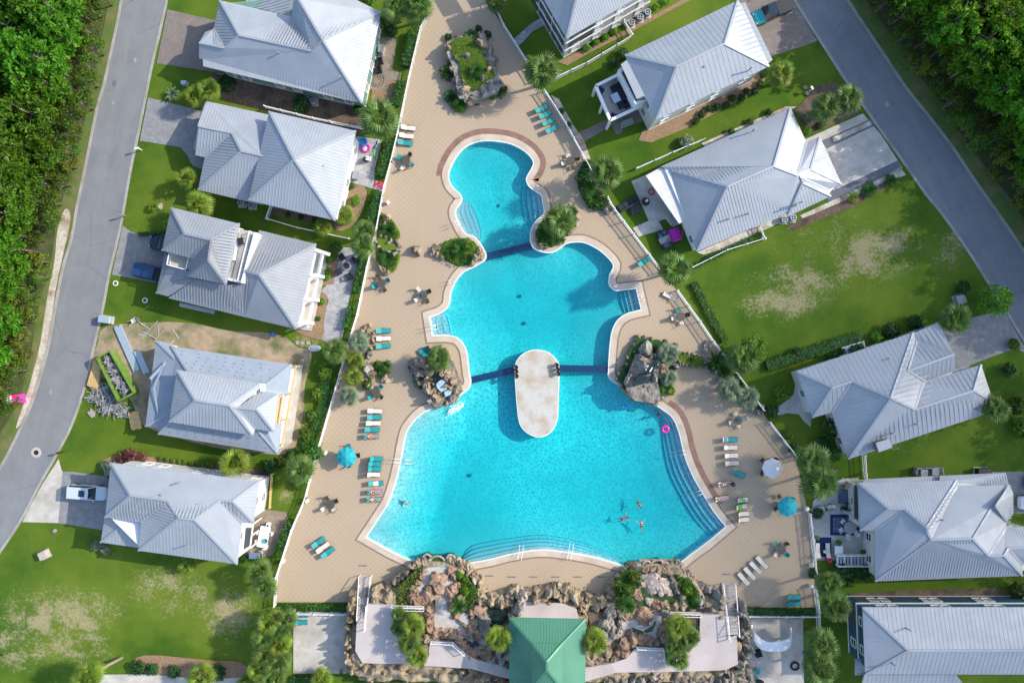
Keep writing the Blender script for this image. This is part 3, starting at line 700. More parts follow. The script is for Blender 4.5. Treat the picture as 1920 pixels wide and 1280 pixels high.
def divider(a, b, nm='tiled_divider'):
 pa, pb = P(*a, 0), P(*b, 0)
 return tag(MB().beam((pa.x, pa.y, -0.75), (pb.x, pb.y, -0.75), 0.85, 1.34).obj(nm, M['navy_tile']), kind='structure')
divider((906, 482), (1000, 459)); divider((876, 714), (966, 693)); divider((1046, 690), (1146, 692))
ISL = cat_rom([(1007, 655), (1028, 660), (1044, 674), (1049, 690), (1048, 740), (1047, 776), (1042, 797), (1030, 813), (1012, 820), (992, 814), (977, 800), (971, 780), (967, 735), (965, 690), (972, 671), (987, 659)], 5)
isl = thing('pool_island', None, None); isl['kind'] = 'structure'
iw = [tuple(P(x, y, 0.32)[:2]) for x, y in ISL]
MB().prism(iw, -2.0, 0.30).obj('island_base', M['tile_white'], isl)
MB().prism(offset(iw, -0.14), 0.25, 0.325).obj('island_paving', M['island'], isl)
# ------------------------------------------------------------------ houses
def inplane(pts):
 n = Vector((0, 0, 0))
 for i in range(len(pts)):
  a, b = pts[i], pts[(i + 1) % len(pts)]
  n += Vector(((a.y - b.y) * (a.z + b.z), (a.z - b.z) * (a.x + b.x), (a.x - b.x) * (a.y + b.y)))
 return n.normalized()
def roof_face(mb, pts, step=0.40, sw=0.042, sh=0.026, thick=0.13, seams=True):
 pts = [Vector(p) for p in pts]
 n = inplane(pts)
 if n.z < 0: pts = [pts[1], pts[0]] + pts[:1:-1]; n = -n
 k = len(pts)
 low = [p - Vector((0, 0, thick)) for p in pts]
 mb.add(pts + low, [tuple(range(k))] + [(i, k + i, k + (i + 1) % k, (i + 1) % k) for i in range(k)])
 if not seams: return
 u = (pts[1] - pts[0]).normalized(); d = n.cross(u).normalized(); o = pts[0]
 st = [((p - o).dot(u), (p - o).dot(d)) for p in pts]
 s = min(a for a, b in st) + step * 0.6; smax = max(a for a, b in st)
 while s < smax - 0.1:
  ts = []
  for i in range(k):
   (a0, b0), (a1, b1) = st[i], st[(i + 1) % k]
   if (a0 > s) != (a1 > s): ts.append(b0 + (b1 - b0) * (s - a0) / (a1 - a0))
  ts.sort()
  for q in range(0, len(ts) - 1, 2):
   t0, t1 = ts[q] + 0.02, ts[q + 1] - 0.02
   if t1 - t0 < 0.15: continue
   A = o + u * (s - sw) + d * t0; B = o + u * (s + sw) + d * t0
   C = o + u * (s + sw) + d * t1; D = o + u * (s - sw) + d * t1
   q1 = u * (sw * 0.55); h = n * sh
   mb.add([A, B, C, D, A + q1 + h, B - q1 + h, C - q1 + h, D + q1 + h], [(4, 5, 6, 7), (0, 4, 7, 3), (5, 1, 2, 6), (0, 1, 5, 4), (2, 3, 7, 6)])
  s += step
WIN_CACHE = {}
def window(parent, a, b, t, wd, z0, z1, muntin=True):
 """frame proud of the wall on the segment a-b (world xy, outward normal on the right hand side of a->b)"""
 a, b = Vector((a[0], a[1], 0)), Vector((b[0], b[1], 0))
 u = (b - a).normalized(); nrm = Vector((u.y, -u.x, 0)); c = a + (b - a) * t
 z = Vector((0, 0, 1))
 mb = MB()
 def slab(s0, s1, za, zb, d0, d1):
  vs = [c + u * s + nrm * d + z * q for d in (d0, d1) for s, q in ((s0, za), (s1, za), (s1, zb), (s0, zb))]
  mb.add(vs, [(4, 5, 6, 7), (0, 1, 5, 4), (1, 2, 6, 5), (2, 3, 7, 6), (3, 0, 4, 7)])
 h = wd / 2; f = 0.12
 slab(-h - f, -h, z0 - f, z1 + f, 0, 0.09); slab(h, h + f, z0 - f, z1 + f, 0, 0.09)
 slab(-h, h, z1, z1 + f, 0, 0.088); slab(-h - 0.04, h + 0.04, z0 - f, z0, 0, 0.12)
 if muntin: slab(-h, h, (z0 + z1) / 2 - 0.04, (z0 + z1) / 2 + 0.04, 0.01, 0.07)
 fr = mb.obj('window', M['white'], parent)
 mb = MB(); slab(-h, h, z0, z1, 0.0, 0.03)
 mb.obj('pane', M['glass'], fr)
 return fr
HOUSE = {}
def house(name, label, origin, k, V, faces, ze, walls, wallmat, pitch=0.5, roofmat=None, eaves=None, windows=True, step=0.42, inset=0.42, wz0=0.0, caps=True, rows=None, wfacing=0.15, cat='house'):
 """V: key -> (x, y[, z | 'ab']) in enlarged-crop pixels; 'ab' = height from the eave edge a-b and the pitch"""
 roofmat = roofmat or M['roof']
 px = {q: (origin[0] + v[0] / k, origin[1] + v[1] / k) for q, v in V.items()}
 Z = {}
 for q, v in V.items():
  if len(v) == 2: Z[q] = ze
  elif not isinstance(v[2], str): Z[q] = v[2]
 for q, v in V.items():
  if len(v) > 2 and isinstance(v[2], str):
   ea, eb = v[2].split('-')
   a, b = px[ea], px[eb]; p = px[q]
   L = math.dist(a, b)
   d = abs((p[0] - a[0]) * (b[1] - a[1]) - (p[1] - a[1]) * (b[0] - a[0])) / L
   z0 = (Z[ea] + Z[eb]) / 2; zz = z0
   for _ in range(4): zz = z0 + (v[3] if len(v) > 3 else pitch) * d * (H - zz) / F
   Z[q] = zz
 W = {q: P(*px[q], Z[q]) for q in V}
 cen = sum((W[q] for q in V), Vector()) / len(V)
 root = thing(name, label, cat, (cen.x, cen.y, 0))
 edges = {}
 for fi, f in enumerate(faces):
  seams = True; rm = roofmat
  if isinstance(f, tuple): f, opt = f; seams = opt.get('seams', True); rm = opt.get('m', roofmat)
  ks = f.split()
  mb = MB(); roof_face(mb, [W[q] for q in ks], step=step, seams=seams)
  mb.obj('roof_plane', rm, root)
  for i in range(len(ks)):
   e = tuple(sorted((ks[i], ks[(i + 1) % len(ks)]))); edges[e] = edges.get(e, 0) + 1
 if caps:
  for (a, b), cnt in edges.items():
   if cnt == 2 and (W[a] - W[b]).length > 0.8:
    up = Vector((0, 0, 0.05))
    MB().beam(W[a] + up, W[b] + up, 0.26, 0.09).obj('ridge_cap', roofmat, root)
 for wl in walls:
  ks, zt = wl[0].split(), (wl[1] if len(wl) > 1 else ze)
  zb = wl[2] if len(wl) > 2 else 0.0
  poly = [W[q][:2] for q in ks]
  if area(poly) < 0: poly = poly[::-1]
  poly = offset(poly, -inset)
  MB().prism(poly, zb, zt - 0.10).obj('wall', wallmat, root)
  sk = MB(); o2 = offset(poly, 0.025)
  for (za, zc) in ((zb + 0.02, zb + 0.3), (zt - 0.42, zt - 0.13)):
   sk.prism(o2, za, zc, top=True)
  sk.obj('wall_trim', M['white'], root)
  if windows:
   for i in range(len(poly)):
    a, b = Vector(poly[i]), Vector(poly[(i + 1) % len(poly)])
    L = (b - a).length
    if L < 2.6: continue
    u = (b - a) / L; nr = Vector((u.y, -u.x)); mid = (a + b) / 2
    if nr.dot(-mid.normalized()) < wfacing: continue
    nwin = max(1, int(L / 3.1))
    rr = rows or ([(1.0, 2.4)] if zt < 5.6 else [(1.0, 2.4), (3.9, 5.3)])
    for (za, zc) in rr:
     if zb > za: continue
     for q in range(nwin): window(root, a, b, (q + 0.5) / nwin + 0.04 * math.sin(q * 3 + i), 0.95, za, zc)
 HOUSE[name + str(len(HOUSE))] = (root, W)
 return root, W
# --- west side, from the top
house('green_house', 'pale green house with grey metal hip roof, first along the west road from the top', (360, 0), 4.795,
 {'a': (250, 5), 'lw': (193, 262, 4.1), 'g1': (118, 290, 4.05), 'g0': (65, 385, 'w1-w2'), 'w1': (100, 597), 'w2': (1530, 930), 'gw': (62, 525), 'gw2': (98, 535), 'r1': (425, 318, 'w1-w2'), 'v': (295, 432, 'w1-w2'),
 'r2': (1075, 458, 'w1-w2'), 'p': (1176, 362, 'w1-w2'), 'n1': (890, 150, 5.0), 'ne': (1700, 110), 't1': (960, -5, 7.3), 't0': (920, -5, 6.8), 'tt': (1200, -20), 'tx': (930, -180, 4.6), 'ty': (1290, -90), 'nw2': (470, -5, 3.6), 'nw3': (490, 50, 3.7), 'nw4': (885, 150, 4.6), 'nw5': (905, -60, 4.6), 'nw6': (470, -80, 3.4)},
 ['a lw v r1', 'gw gw2 w1 w2 p r2 r1 v g0', 'g1 lw v g0', 'a n1 r2 r1', 'n1 r2 p t1 t0', 'ty ne p t1', 'w2 ne p', ('nw6 nw3 nw4 nw5', {})],
 4.0, [('a w1 w2 ne ty',), ], M['wall_green'], step=0.40)
house('grey_roof_house', 'cottage with pyramid roof glaring white on its east plane, beside the toy strewn patio', (340, 170), 4.795,
 {'n': (790, 185, 5.0), 'e': (1572, 362, 5.0), 's': (1385, 1168, 5.0), 'w': (605, 985, 5.0), 'p': (1015, 620, 'n-e'),
 'a': (235, 97), 'b': (790, 218), 'x': (155, 320, 'a-b', 0.36), 'y': (455, 380, 'a-b', 0.36), 'q': (720, 585, 5.2), 'z': (540, 545, 5.2), 'c': (150, 893), 'd': (730, 1026), 'f': (210, 600), 'g': (125, 580), 'h': (155, 550, 3.3),
 'k1': (190, 140, 2.8), 'k2': (105, 525, 2.8), 'q2': (840, 620, 5.2)},
 ['n w p', 'n e p', 'e s p', 's w p', 'a b q2 q z y x', 'f g x y', 'f c z y', 'c d q2 q z', 'k1 k2 h x a'],
 3.1, [('n e s w', 5.0), ('a b d c', 3.1)], M['wall_white'], step=0.40)
RC, WC = house('terraced_house', 'grey roofed house with roof balcony and white pergola, facing the paved patio with black chairs', (270, 370), 4.795,
 {'a': (245, 90, 5.8), 'b': (862, 238, 5.8), 'c': (740, 785, 5.8), 'd': (390, 710, 5.8), 'm': (162, 478, 5.8), 'm2': (425, 548, 5.8), 'r1': (365, 328, 'a-b'), 'r2': (606, 384, 'a-b'), 'r3': (580, 567, 'a-b'),
 'l1': (190, 495), 'l2': (110, 862), 'l3': (215, 890), 'l4': (245, 775, 3.9), 'l5': (465, 735, 4.6), 'l6': (390, 655, 4.5), 'l7': (235, 610, 3.9), 's1': (217, 905), 's2': (905, 1075), 's3': (1370, 1185), 's4': (1550, 420), 's5': (1035, 295), 'k1': (1036, 698, 's3-s4'), 'k0': (915, 662, 's5-s4'), 'f1': (895, 775, 4.9), 'f2': (740, 790, 4.9),
 'e1': (320, 945, 2.6), 'e2': (635, 1015, 2.6), 'e3': (628, 1050, 2.4), 'e4': (318, 978, 2.4)},
 ['m a r1', 'a b r2 r1', 'm m2 r2 r1', 'd m2 r2 r3', 'd c r3', 'b c r3 r2', 'l1 l2 l4 l5 l6 l7', 'l2 l3 l5 l4', 's1 s2 s3 k1 k0 f1 f2 l5', 's5 s4 k1 k0', 's4 s3 k1', 'e4 e3 e2 e1'],
 3.3, [('l1 l2 s3 s4 s5', 3.2), ('a b c d m2 m', 5.8, 3.0)], M['wall_white'], roofmat=M['roof_dark'], step=0.40)
RD, WD = house('unfinished_house', 'house under construction with bluish underlay roof and bare timber porch frame', (230, 610), 4.795,
 {'wa': (300, 135, 3.0), 'wb': (440, 165, 3.0), 'wc': (330, 930, 3.0), 'wd': (205, 905, 3.0), 'wx': (470, 300, 3.7), 'wy': (410, 800, 3.7), 'a': (440, 185), 'b': (1520, 350), 'c': (1400, 1155), 'd': (322, 978), 'ia': (590, 420, 'a-b', 0.42), 'ib': (1260, 560, 'a-b', 0.42), 'ic': (1180, 900, 'd-c', 0.42), 'id': (500, 800, 'd-c', 0.42), 'bn': (1480, 615), 'bm': (1430, 885), 'bi': (1290, 640, 4.8), 'bj': (1250, 850, 4.8),
 'u1': (488, 398, 5.4), 'u2': (418, 866, 5.4), 'u3': (1237, 520, 5.4), 'u4': (1170, 988, 5.4), 'p1': (655, 674, 'u1-u3'), 'p2': (960, 718, 'u1-u3'), 'v3': (1278, 526, 5.2), 'v4': (1190, 930, 5.2), 'v0': (1030, 740, 6.7), 'h1': (1400, 618, 5.0), 'h2': (1360, 957, 5.0), 'hp': (1205, 755, 6.6), 'h3': (1250, 585, 5.0)},
 [('wa wd wy wx', {'seams': 0, 'm': M['felt']}), ('wb wa wx', {'seams': 0, 'm': M['felt']}), ('wd wc wy', {'seams': 0, 'm': M['felt']}), ('a b ib ia', {'seams': 0, 'm': M['felt']}), ('d c ic id', {'seams': 0, 'm': M['felt']}), ('a d id ia', {'seams': 0, 'm': M['felt']}), ('b bn bi ib', {'seams': 0, 'm': M['felt']}), ('bm c ic bj', {'seams': 0, 'm': M['felt']}),
 'u1 u2 p1', 'u1 u3 p2 p1', 'u2 u4 p2 p1', ('u3 v3 v0 p2', {'seams': 0}), ('u4 v4 v0 p2', {'seams': 0}), 'h3 h1 hp v0', 'h1 h2 hp', 'v4 h2 hp v0'],
 3.3, [('a b bn bm c d', 3.3), ('wa wb wc wd', 3.0), ('u1 u3 u4 u2', 5.4, 3.6), ('h3 h1 h2 v4', 5.0, 3.3)], M['wall_white'], windows=False, step=0.42)
house('white_house', 'white two storey house with light grey seamed roof, above the big vacant lawn', (150, 830), 4.795,
 {'a': (278, 178), 'b': (1612, 345), 'r4': (1372, 525, 'a-b'), 'r4b': (1267, 516, 'a-b'), 'r5': (1030, 688, 's1-s2'), 'r6': (890, 671, 's1-s2'), 'r7': (785, 520, 'a-b'), 'r8': (455, 470, 'a-b'), 'w': (225, 668), 's0': (550, 712, 6.6), 's1': (525, 967), 's2': (1415, 1090), 'e1': (1455, 718, 6.0), 'e2': (1560, 722), 'l1': (222, 672, 4.2), 'l2': (185, 893, 4.2), 'l3': (527, 942, 4.2), 'l4': (395, 735, 5.2), 'l5': (550, 716, 5.4)},
 ['a b r4 r4b r5 r6 r7 r8', 'a w r8', 'w s0 r7 r8', 's1 s0 r7 r6', 's1 s2 r5 r6', 's2 e1 r4b r5', 'e1 e2 r4 r4b', 'e2 b r4', 'l1 l2 l4', 'l2 l3 l5 l4', 'l1 l5 l4'],
 5.8, [('a b e2 e1 s2 s1 w',), ('l1 l5 l3 l2', 4.2)], M['wall_white'], step=0.44, rows=[(1.0, 2.3), (4.0, 5.1)])
# --- east side, from the top
house('clubhouse', 'tall pale grey building with screened porches, cut by the top edge of the photo', (970, 0), 4.795,
 {'s': (443, 350), 'w': (150, -155), 'e': (1300, -148), 'n': (1000, -650), 'p': (565, -160, 's-e'), 'q': (880, -345, 's-e')},
 ['w s p', 's e q p', 'e n q', 'n w p q'], 8.3, [('s e n w',)], M['wall_grey'], step=0.34, rows=[(1.0, 2.2), (3.7, 4.9), (6.2, 7.4)])
RG, WG = house('balcony_house', 'cream house with hip roof and open corner balcony carrying a dark sofa', (1100, 0), 4.795,
 {'n': (345, 495), 'n1': (362, 540), 'w1': (308, 580), 'w2': (450, 890), 'w3': (520, 862), 'w4': (545, 905), 's': (625, 1080), 'e': (1640, 598), 'e1': (1632, 568), 'e2': (1672, 540), 'e3': (1425, 25), 'e4': (1385, 35), 'e5': (1360, 5), 'r1': (805, 603, 's-e'), 'r2': (1240, 395, 's-e')},
 ['n e5 r2 r1', 'e3 e2 e1 e r2 e5 e4', 's e r2 r1', ('w1 w2 w3 w4 s r1 n n1', {'seams': 0})], 7.0, [('n e5 e s',)], M['wall_cream'], step=0.62, rows=[(1.2, 2.5), (4.4, 5.7)], wfacing=0.0)
house('garage_house', 'light roofed house with flat patio canopy and two bay concrete driveway, right of the fence', (1190, 200), 4.795,
 {'a': (232, 540), 'b': (1402, 10), 'x': (320, 572), 'r1': (835, 718, 'a-b'), 'r2': (1250, 535, 'a-b'), 's': (560, 1303), 's2': (1365, 958), 'v': (1500, 650, 4.9), 'v2': (1465, 618, 5.4), 'ne': (1545, 320), 'g0': (1462, 612, 5.3), 'g1': (1665, 272), 'g2': (1860, 695), 'gp': (1580, 562, 'g1-g2'), 'g3': (1740, 748), 'k1': (1485, 632, 5.2), 'k2': (1765, 805), 'k3': (1510, 685, 4.9), 'k4': (1378, 988),
 'c1': (100, 620, 3.0), 'c2': (228, 548, 3.0), 'c3': (318, 575, 3.02), 'c4': (497, 1002, 3.02), 'c5': (400, 1052, 3.0)},
 ['a b r2 r1 x', 'x s r1', 's s2 v v2 r2 r1', 'b ne g0 v2 r2', 'ne g1 gp g0', 'g1 g2 gp', 'g3 g2 gp g0 k1', 'g3 k2 k3 k1', 's2 k4 k3 v', 'k4 k2 k3', ('c1 c5 c4 c3 c2', {'seams': 0, 'm': M['roof_flat']})],
 3.4, [('a b ne g1 g2 k2 k4 s2 s',)], M['wall_white'], step=0.42)
house('chimney_house', 'bluish grey roofed house with boxed chimney, on the curved path east of the pool', (1480, 600), 4.795,
 {'a': (65, 460), 'b': (210, 877), 'p': (385, 606, 'a-n'), 'n': (1115, 110), 'q': (563, 550, 'a-n'), 'm': (912, 700, 'a-n'), 'j': (380, 830), 'd': (530, 1250), 'e': (1755, 847), 'e1': (1650, 795, 4.2), 'e2': (1835, 737), 'w': (1657, 633, 'k-l'), 'k': (1230, 553), 'l': (1725, 400), 'i': (1130, 802, 5.3), 'n2': (1148, 185, 3.9), 'v': (1067, 456, 'g1-g2'), 'k2': (1200, 568, 3.8), 'g1': (1120, 118), 'g2': (1335, 20), 'g3': (1483, 306, 'g1-g2', 0.42), 'g4': (1492, 455)},
 ['a b p', 'a n m q p', 'b j q p', 'j d m q', 'd e e1 e2 w i m', 'n n2 v k k2 i m', 'g1 g2 g3 v n2', 'k g4 g3 v', 'k l w i k2', 'l e2 w'],
 3.6, [('a n g2 g4 l e2 e d j b',)], M['wall_cream'], step=0.62)
house('east_house', 'large light blue grey house with many hips, beside the furnished patio with navy rugs', (1520, 860), 4.795,
 {'a': (428, 215), 'b': (1312, 190), 'c': (445, 645), 'r1': (695, 446, 'a-b'), 'r2': (835, 447, 'a-b'), 'v': (1042, 612, 'a-b'), 'j': (575, 645), 'd': (580, 1100), 'r3': (1087, 726, 'd-f'), 'f': (1905, 1050), 'b2': (1318, 240), 'v2': (1050, 662, 6.9), 't': (1775, 232), 'u': (1630, 428, 'b2-t'), 'r4': (1456, 716, 'd-f'), 'f1': (1735, 866, 6.0), 'f2': (1598, 868, 6.1), 'x1': (1785, 236), 'x2': (1822, 310), 'x3': (1822, 490), 'x4': (1765, 566), 'u2': (1662, 422, 6.4), 'o': (1755, 616), 'o2': (2000, 600), 'o3': (1775, 802, 5.6), 'o4': (1905, 945), 'o5': (1890, 796, 5.6), 'o6': (2010, 960), 'o7': (2050, 790, 5.6),
 't1': (1160, 152, 3.2), 't2': (1755, 124, 3.2), 't3': (1780, 236, 3.9), 't4': (1160, 222, 3.9), 'z1': (490, 182, 2.7), 'z2': (1155, 152, 2.7), 'z3': (1155, 225, 3.2), 'z4': (440, 240, 3.2)},
 ['a b v r2 r1', 'a c r1', 'c j r2 r1', 'j d r3 v2 v r2', 'b b2 v2 v', 'b2 t u r4 r3 v2', 'd f f1 f2 r4 r3', 'x2 x3 x4 u2 x1', 'o x4 u r4 f2', 't x1 u2 u', 'u u2 x4', 'o o2 o7 o5 o3 f1 f2', 'f o4 o3 f1', 'o4 o6 o7 o5 o3', 't1 t2 t3 t4', 'z1 z2 z3 z4'],
 4.3, [('a b t x1 x2 x3 o o2 o6 f d j c',)], M['wall_cream'], step=0.36)
RK, WK = house('blue_house', 'deep blue two storey house with white trimmed windows at the lower right edge', (1520, 1013), 4.795,
 {'a': (465, 598), 'b': (2500, 598), 'd': (490, 1202), 'p': (876, 986, 'd-c'), 'q': (2500, 986, 'd-c'), 'c': (2500, 1202), 'l1': (480, 1205, 4.6), 'l2': (1310, 1205, 4.6), 'l3': (1460, 1400, 3.6), 'l4': (430, 1400, 3.6), 'i1': (398, 1062, 3.9), 'i2': (488, 1062, 3.9), 'i3': (488, 1210, 3.9), 'i4': (398, 1210, 3.9)},
 ['a d p', 'a b q p', 'd c q p', 'l4 l3 l2 l1', 'i1 i4 i3 i2'], 6.1, [('a b c d',)], M['wall_blue'], step=0.55, rows=[(1.2, 2.5), (4.0, 5.3)], inset=0.5)
# --- the pavilion above the slides
RL, WL = house('pavilion', 'green metal roofed pavilion on the rocky slide hill at the bottom centre', (0, 0), 1.0,
 {'a': (955, 1157), 'b': (1098, 1160), 'c': (1098, 1335), 'd': (955, 1335), 'u1': (998, 1206, 'a-b', 0.55), 'u2': (1053, 1207, 'a-b', 0.55), 'u3': (1053, 1290, 'd-c', 0.55), 'u4': (998, 1290, 'd-c', 0.55),
 'v1': (997, 1205, 9.0), 'v2': (1054, 1206, 9.0), 'v3': (1054, 1291, 9.0), 'v4': (997, 1291, 9.0), 'q1': (1025, 1240, 10.6), 'q2': (1025, 1255, 10.6)},
 ['a b u2 u1', 'b c u3 u2', 'c d u4 u3', 'd a u1 u4', 'v1 v2 q1', 'v2 v3 q2 q1', 'v3 v4 q2', 'v4 v1 q1 q2'], 6.5, [('a b c d', 6.5)], M['wall_cream'], roofmat=M['roof_green'], windows=False, step=0.36, inset=1.0, cat='pavilion')
pv = [WL[q][:2] for q in ('v1', 'v2', 'v3', 'v4')]
if area(pv) < 0: pv = pv[::-1]
MB().prism(offset(pv, -0.3), 7.5, 8.95).obj('clerestory_wall', M['wall_cream'], RL)
# --- details that belong to the houses -------------------------------------------
def cp(o, x, y, z=0.0): return P(o[0] + x / 4.795, o[1] + y / 4.795, z)
def rail(mb, pts, h=1.0, w=0.09, gap=0.22, z=None):
 for i in range(len(pts) - 1):
  a, b = Vector(pts[i]), Vector(pts[i + 1]); up = Vector((0, 0, h))
  mb.beam(a + up, b + up, w, 0.07); mb.beam(a + up * 0.12, b + up * 0.12, w * 0.6, 0.05)
  n = max(1, int((b - a).length / gap))
  for q in range(n + 1):
   p = a + (b - a) * (q / n); mb.beam(p, p + up, w * (0.9 if q in (0, n) else 0.45))
 return mb
oc = (270, 370)
fl = [cp(oc, x, y, 5.05) for x, y in [(862, 285), (1032, 322), (905, 780), (752, 745)]]
MB().add(fl, [(3, 2, 1, 0)]).obj('balcony_floor', M['concrete'], RC)
rail(MB(), [cp(oc, x, y, 5.06) for x, y in [(968, 312), (862, 752)]], 0.9, 0.12).obj('balcony_railing', M['white'], RC)
MB().prism([cp(oc, x, y, 5)[:2] for x, y in [(1028, 325), (1010, 322), (890, 770), (912, 776)]], 3.6, 5.9).obj('parapet', M['white'], RC)
MB().prism([cp(oc, x, y, 5)[:2] for x, y in [(752, 720), (748, 742), (895, 778), (900, 756)]], 3.6, 5.4).obj('parapet', M['white'], RC)
MB().prism([cp(oc, x, y, 5)[:2] for x, y in [(845, 400), (815, 396), (790, 568), (828, 570)]], 4.4, 5.5).obj('parapet', M['white'], RC)
MB().add([cp(oc, x, y, 4.4) for x, y in [(248, 508), (425, 548), (398, 655), (232, 608)]], [(3, 2, 1, 0)]).obj('balcony_floor', M['concrete'], RC)
rail(MB(), [cp(oc, x, y, 4.4) for x, y in [(425, 550), (400, 655), (232, 610), (252, 510)]], 0.9, 0.12).obj('balcony_railing', M['white'], RC)
for (x0, y0, x1, y1) in ((1548, 470, 1395, 1165), (1612, 512, 1475, 1170)):
 MB().beam(cp(oc, x0, y0, 3.0), cp(oc, x1, y1, 3.0), 0.22, 0.2).obj('pergola_beam', M['white'], RC)
for (x0, y0, x1, y1) in ((1540, 470, 1672, 515), (1490, 692, 1622, 716), (1435, 912, 1578, 925), (1383, 1130, 1530, 1130)):
 MB().beam(cp(oc, x0, y0, 3.2), cp(oc, x1, y1, 3.2), 0.42, 0.2).obj('pergola_beam', M['white'], RC)
 for (q, s) in ((x1 - 10, y1),): MB().beam(cp(oc, q, s, 0), cp(oc, q, s, 3.1), 0.24).obj('pergola_post', M['white'], RC)
mb = MB()
for (dx0, dx1) in ((0, 0),):
 for i in range(46):
  t = (i + 0.5) / 46
  a = cp(oc, 1530 + (1378 - 1530) * t, 470 + (1165 - 470) * t, 3.12); b = cp(oc, 1560 + (1405 - 1560) * t, 472 + (1168 - 472) * t, 3.12)
  mb.beam(a, b, 0.07, 0.08)
  a = cp(oc, 1586 + (1452 - 1586) * t, 508 + (1170 - 508) * t, 3.12); b = cp(oc, 1614 + (1480 - 1614) * t, 510 + (1172 - 510) * t, 3.12)
  mb.beam(a, b, 0.07, 0.08)
mb.obj('pergola_slats', M['white'], RC, kind='stuff')
for seg in (((1560, 480), (1490, 690)), ((1490, 700), (1440, 910)), ((1440, 920), (1385, 1130))):
 pass
MB().prism([cp(oc, x, y, 0.2)[:2] for x, y in [(1530, 470), (1665, 520), (1640, 620), (1505, 1200), (1370, 1180)]], 0.0, 0.22).obj('porch_floor', M['concrete'], RC)
od = (230, 610)
MB().prism([cp(od, x, y, 0.1)[:2] for x, y in [(1515, 350), (1622, 352), (1520, 1055), (1405, 1150)]], 0.0, 0.15).obj('porch_slab', M['concrete'], RD)
post = [(1555, 370), (1508, 610), (1462, 845), (1428, 1080)]
for i, (x, y) in enumerate(post):
 MB().beam(cp(od, x, y, 0.1), cp(od, x, y, 2.9), 0.16).obj('post', M['wood'], RD)
 MB().beam(cp(od, x - 55, y + 5, 3.0), cp(od, x + 35 if i < 3 else x + 80, y - (8 if i else 2) - (30 if i == 3 else 0), 3.0), 0.15, 0.22).obj('rafter', M['wood'], RD)
MB().beam(cp(od, 1560, 360, 3.05), cp(od, 1425, 1095, 3.05), 0.16, 0.25).obj('header_beam', M['wood'], RD)
MB().beam(cp(od, 1412, 625, 3.6), cp(od, 1375, 890, 3.6), 0.2, 0.3).obj('header_beam', M['wood'], RD)
MB().beam(cp(od, 1440, 640, 3.5), cp(od, 1400, 880, 3.5), 0.12, 0.25).obj('header_beam', M['wood'], RD)
for i in range(24):
 t = i / 23
 a = cp(od, 1490 - 115 * t, 380 + 720 * t, 3.12); b = cp(od, 1560 - 133 * t, 372 + 720 * t, 2.95)
 MB().beam(a, b, 0.06, 0.14).obj('joist', M['wood'], RD)
mb = MB()
for (q0, q1, q2, q3) in (('a', 'b', 'ib', 'ia'), ('d', 'c', 'ic', 'id'), ('a', 'd', 'id', 'ia')):
 for r in range(1, 6):
  t = r / 6.5
  A = WD[q0].lerp(WD[q3], t); B = WD[q1].lerp(WD[q2], t); n = int((B - A).length / 1.1)
  for i in range(n):
   if random.random() < 0.2: continue
   c = A.lerp(B, (i + 0.5 + 0.4 * (r % 2)) / n); u = (B - A).normalized() * 0.13
   mb.beam(c - u + Vector((0, 0, .02)), c + u + Vector((0, 0, .02)), 0.05, 0.02)
mb.obj('underlay_print', M['print'], RD, kind='stuff')
MB().beam(cp(od, 250, 480, 3.55), cp(od, 380, 340, 3.55), 0.35, 0.12).obj('loose_flashing', M['sheet_metal'], RD)
MB().beam(cp(od, 283, 560, 3.6), cp(od, 318, 800, 3.5), 0.12, 0.1).obj('loose_flashing', M['sheet_metal'], RD)
MB().beam(cp(od, 283, 560, 3.6), cp(od, 380, 325, 3.7), 0.12, 0.1).obj('loose_flashing', M['sheet_metal'], RD)
MB().box(cp(od, 1258, 560, 5.35), (0.65, 1.0, 0.12)).obj('roof_vent', M['towel_white'], RD)
oe = (150, 830)
pz = 3.3
pp = [(1462, 722), (1560, 724), (1532, 942), (1432, 1008)]
MB().prism([cp(oe, x, y, pz)[:2] for x, y in pp], pz - 0.18, pz).obj('porch_frame', M['white'], HOUSE['white_house4'][0])
mb = MB()
for (x, y) in [(1560, 724), (1545, 830), (1532, 942), (1432, 1008)]: mb.beam(cp(oe, x, y, pz) * 1 + Vector((0, 0, -3.3)), cp(oe, x, y, pz), 0.16)
mb.obj('porch_posts', M['white'], HOUSE['white_house4'][0])
MB().prism([cp(oe, x, y, pz)[:2] for x, y in [(1490, 760), (1545, 760), (1525, 925), (1470, 960)]], pz + 0.002, pz + 0.02).obj('porch_screen', M['screen'], HOUSE['white_house4'][0])
og = (1100, 0)
bz = 3.3
bf = [cp(og, x, y, bz) for x, y in [(75, 795), (285, 690), (490, 965), (205, 1100)]]
MB().prism([p[:2] for p in bf], bz - 0.25, bz).obj('balcony_floor', M['wood_grey'], RG)
for a, b in ((0, 1), (3, 0), (2, 3)):
 A, B = bf[a], bf[b]
 MB().beam(A + Vector((0, 0, .5)), B + Vector((0, 0, .5)), 0.12, 1.0).obj('balcony_parapet', M['white'], RG)
 MB().beam(A + Vector((0, 0, 1.03)), B + Vector((0, 0, 1.03)), 0.36, 0.08).obj('parapet_cap', M['white'], RG)
for x, y in [(75, 795), (205, 1100), (140, 950)]: MB().beam(cp(og, x, y, bz) - Vector((0, 0, bz)), cp(og, x, y, bz), 0.3).obj('balcony_post', M['white'], RG)
MB().prism([cp(og, x, y, 5.5)[:2] for x, y in [(278, 640), (320, 615), (455, 895), (525, 870), (530, 905), (430, 955)]], 3.3, 6.2).obj('screened_porch', M['white'], RG)
MB().prism([cp(og, x, y, 6.2)[:2] for x, y in [(312, 650), (330, 640), (462, 900), (525, 880), (528, 892), (445, 912)]], 6.2, 6.22).obj('porch_screen', M['screen'], RG)
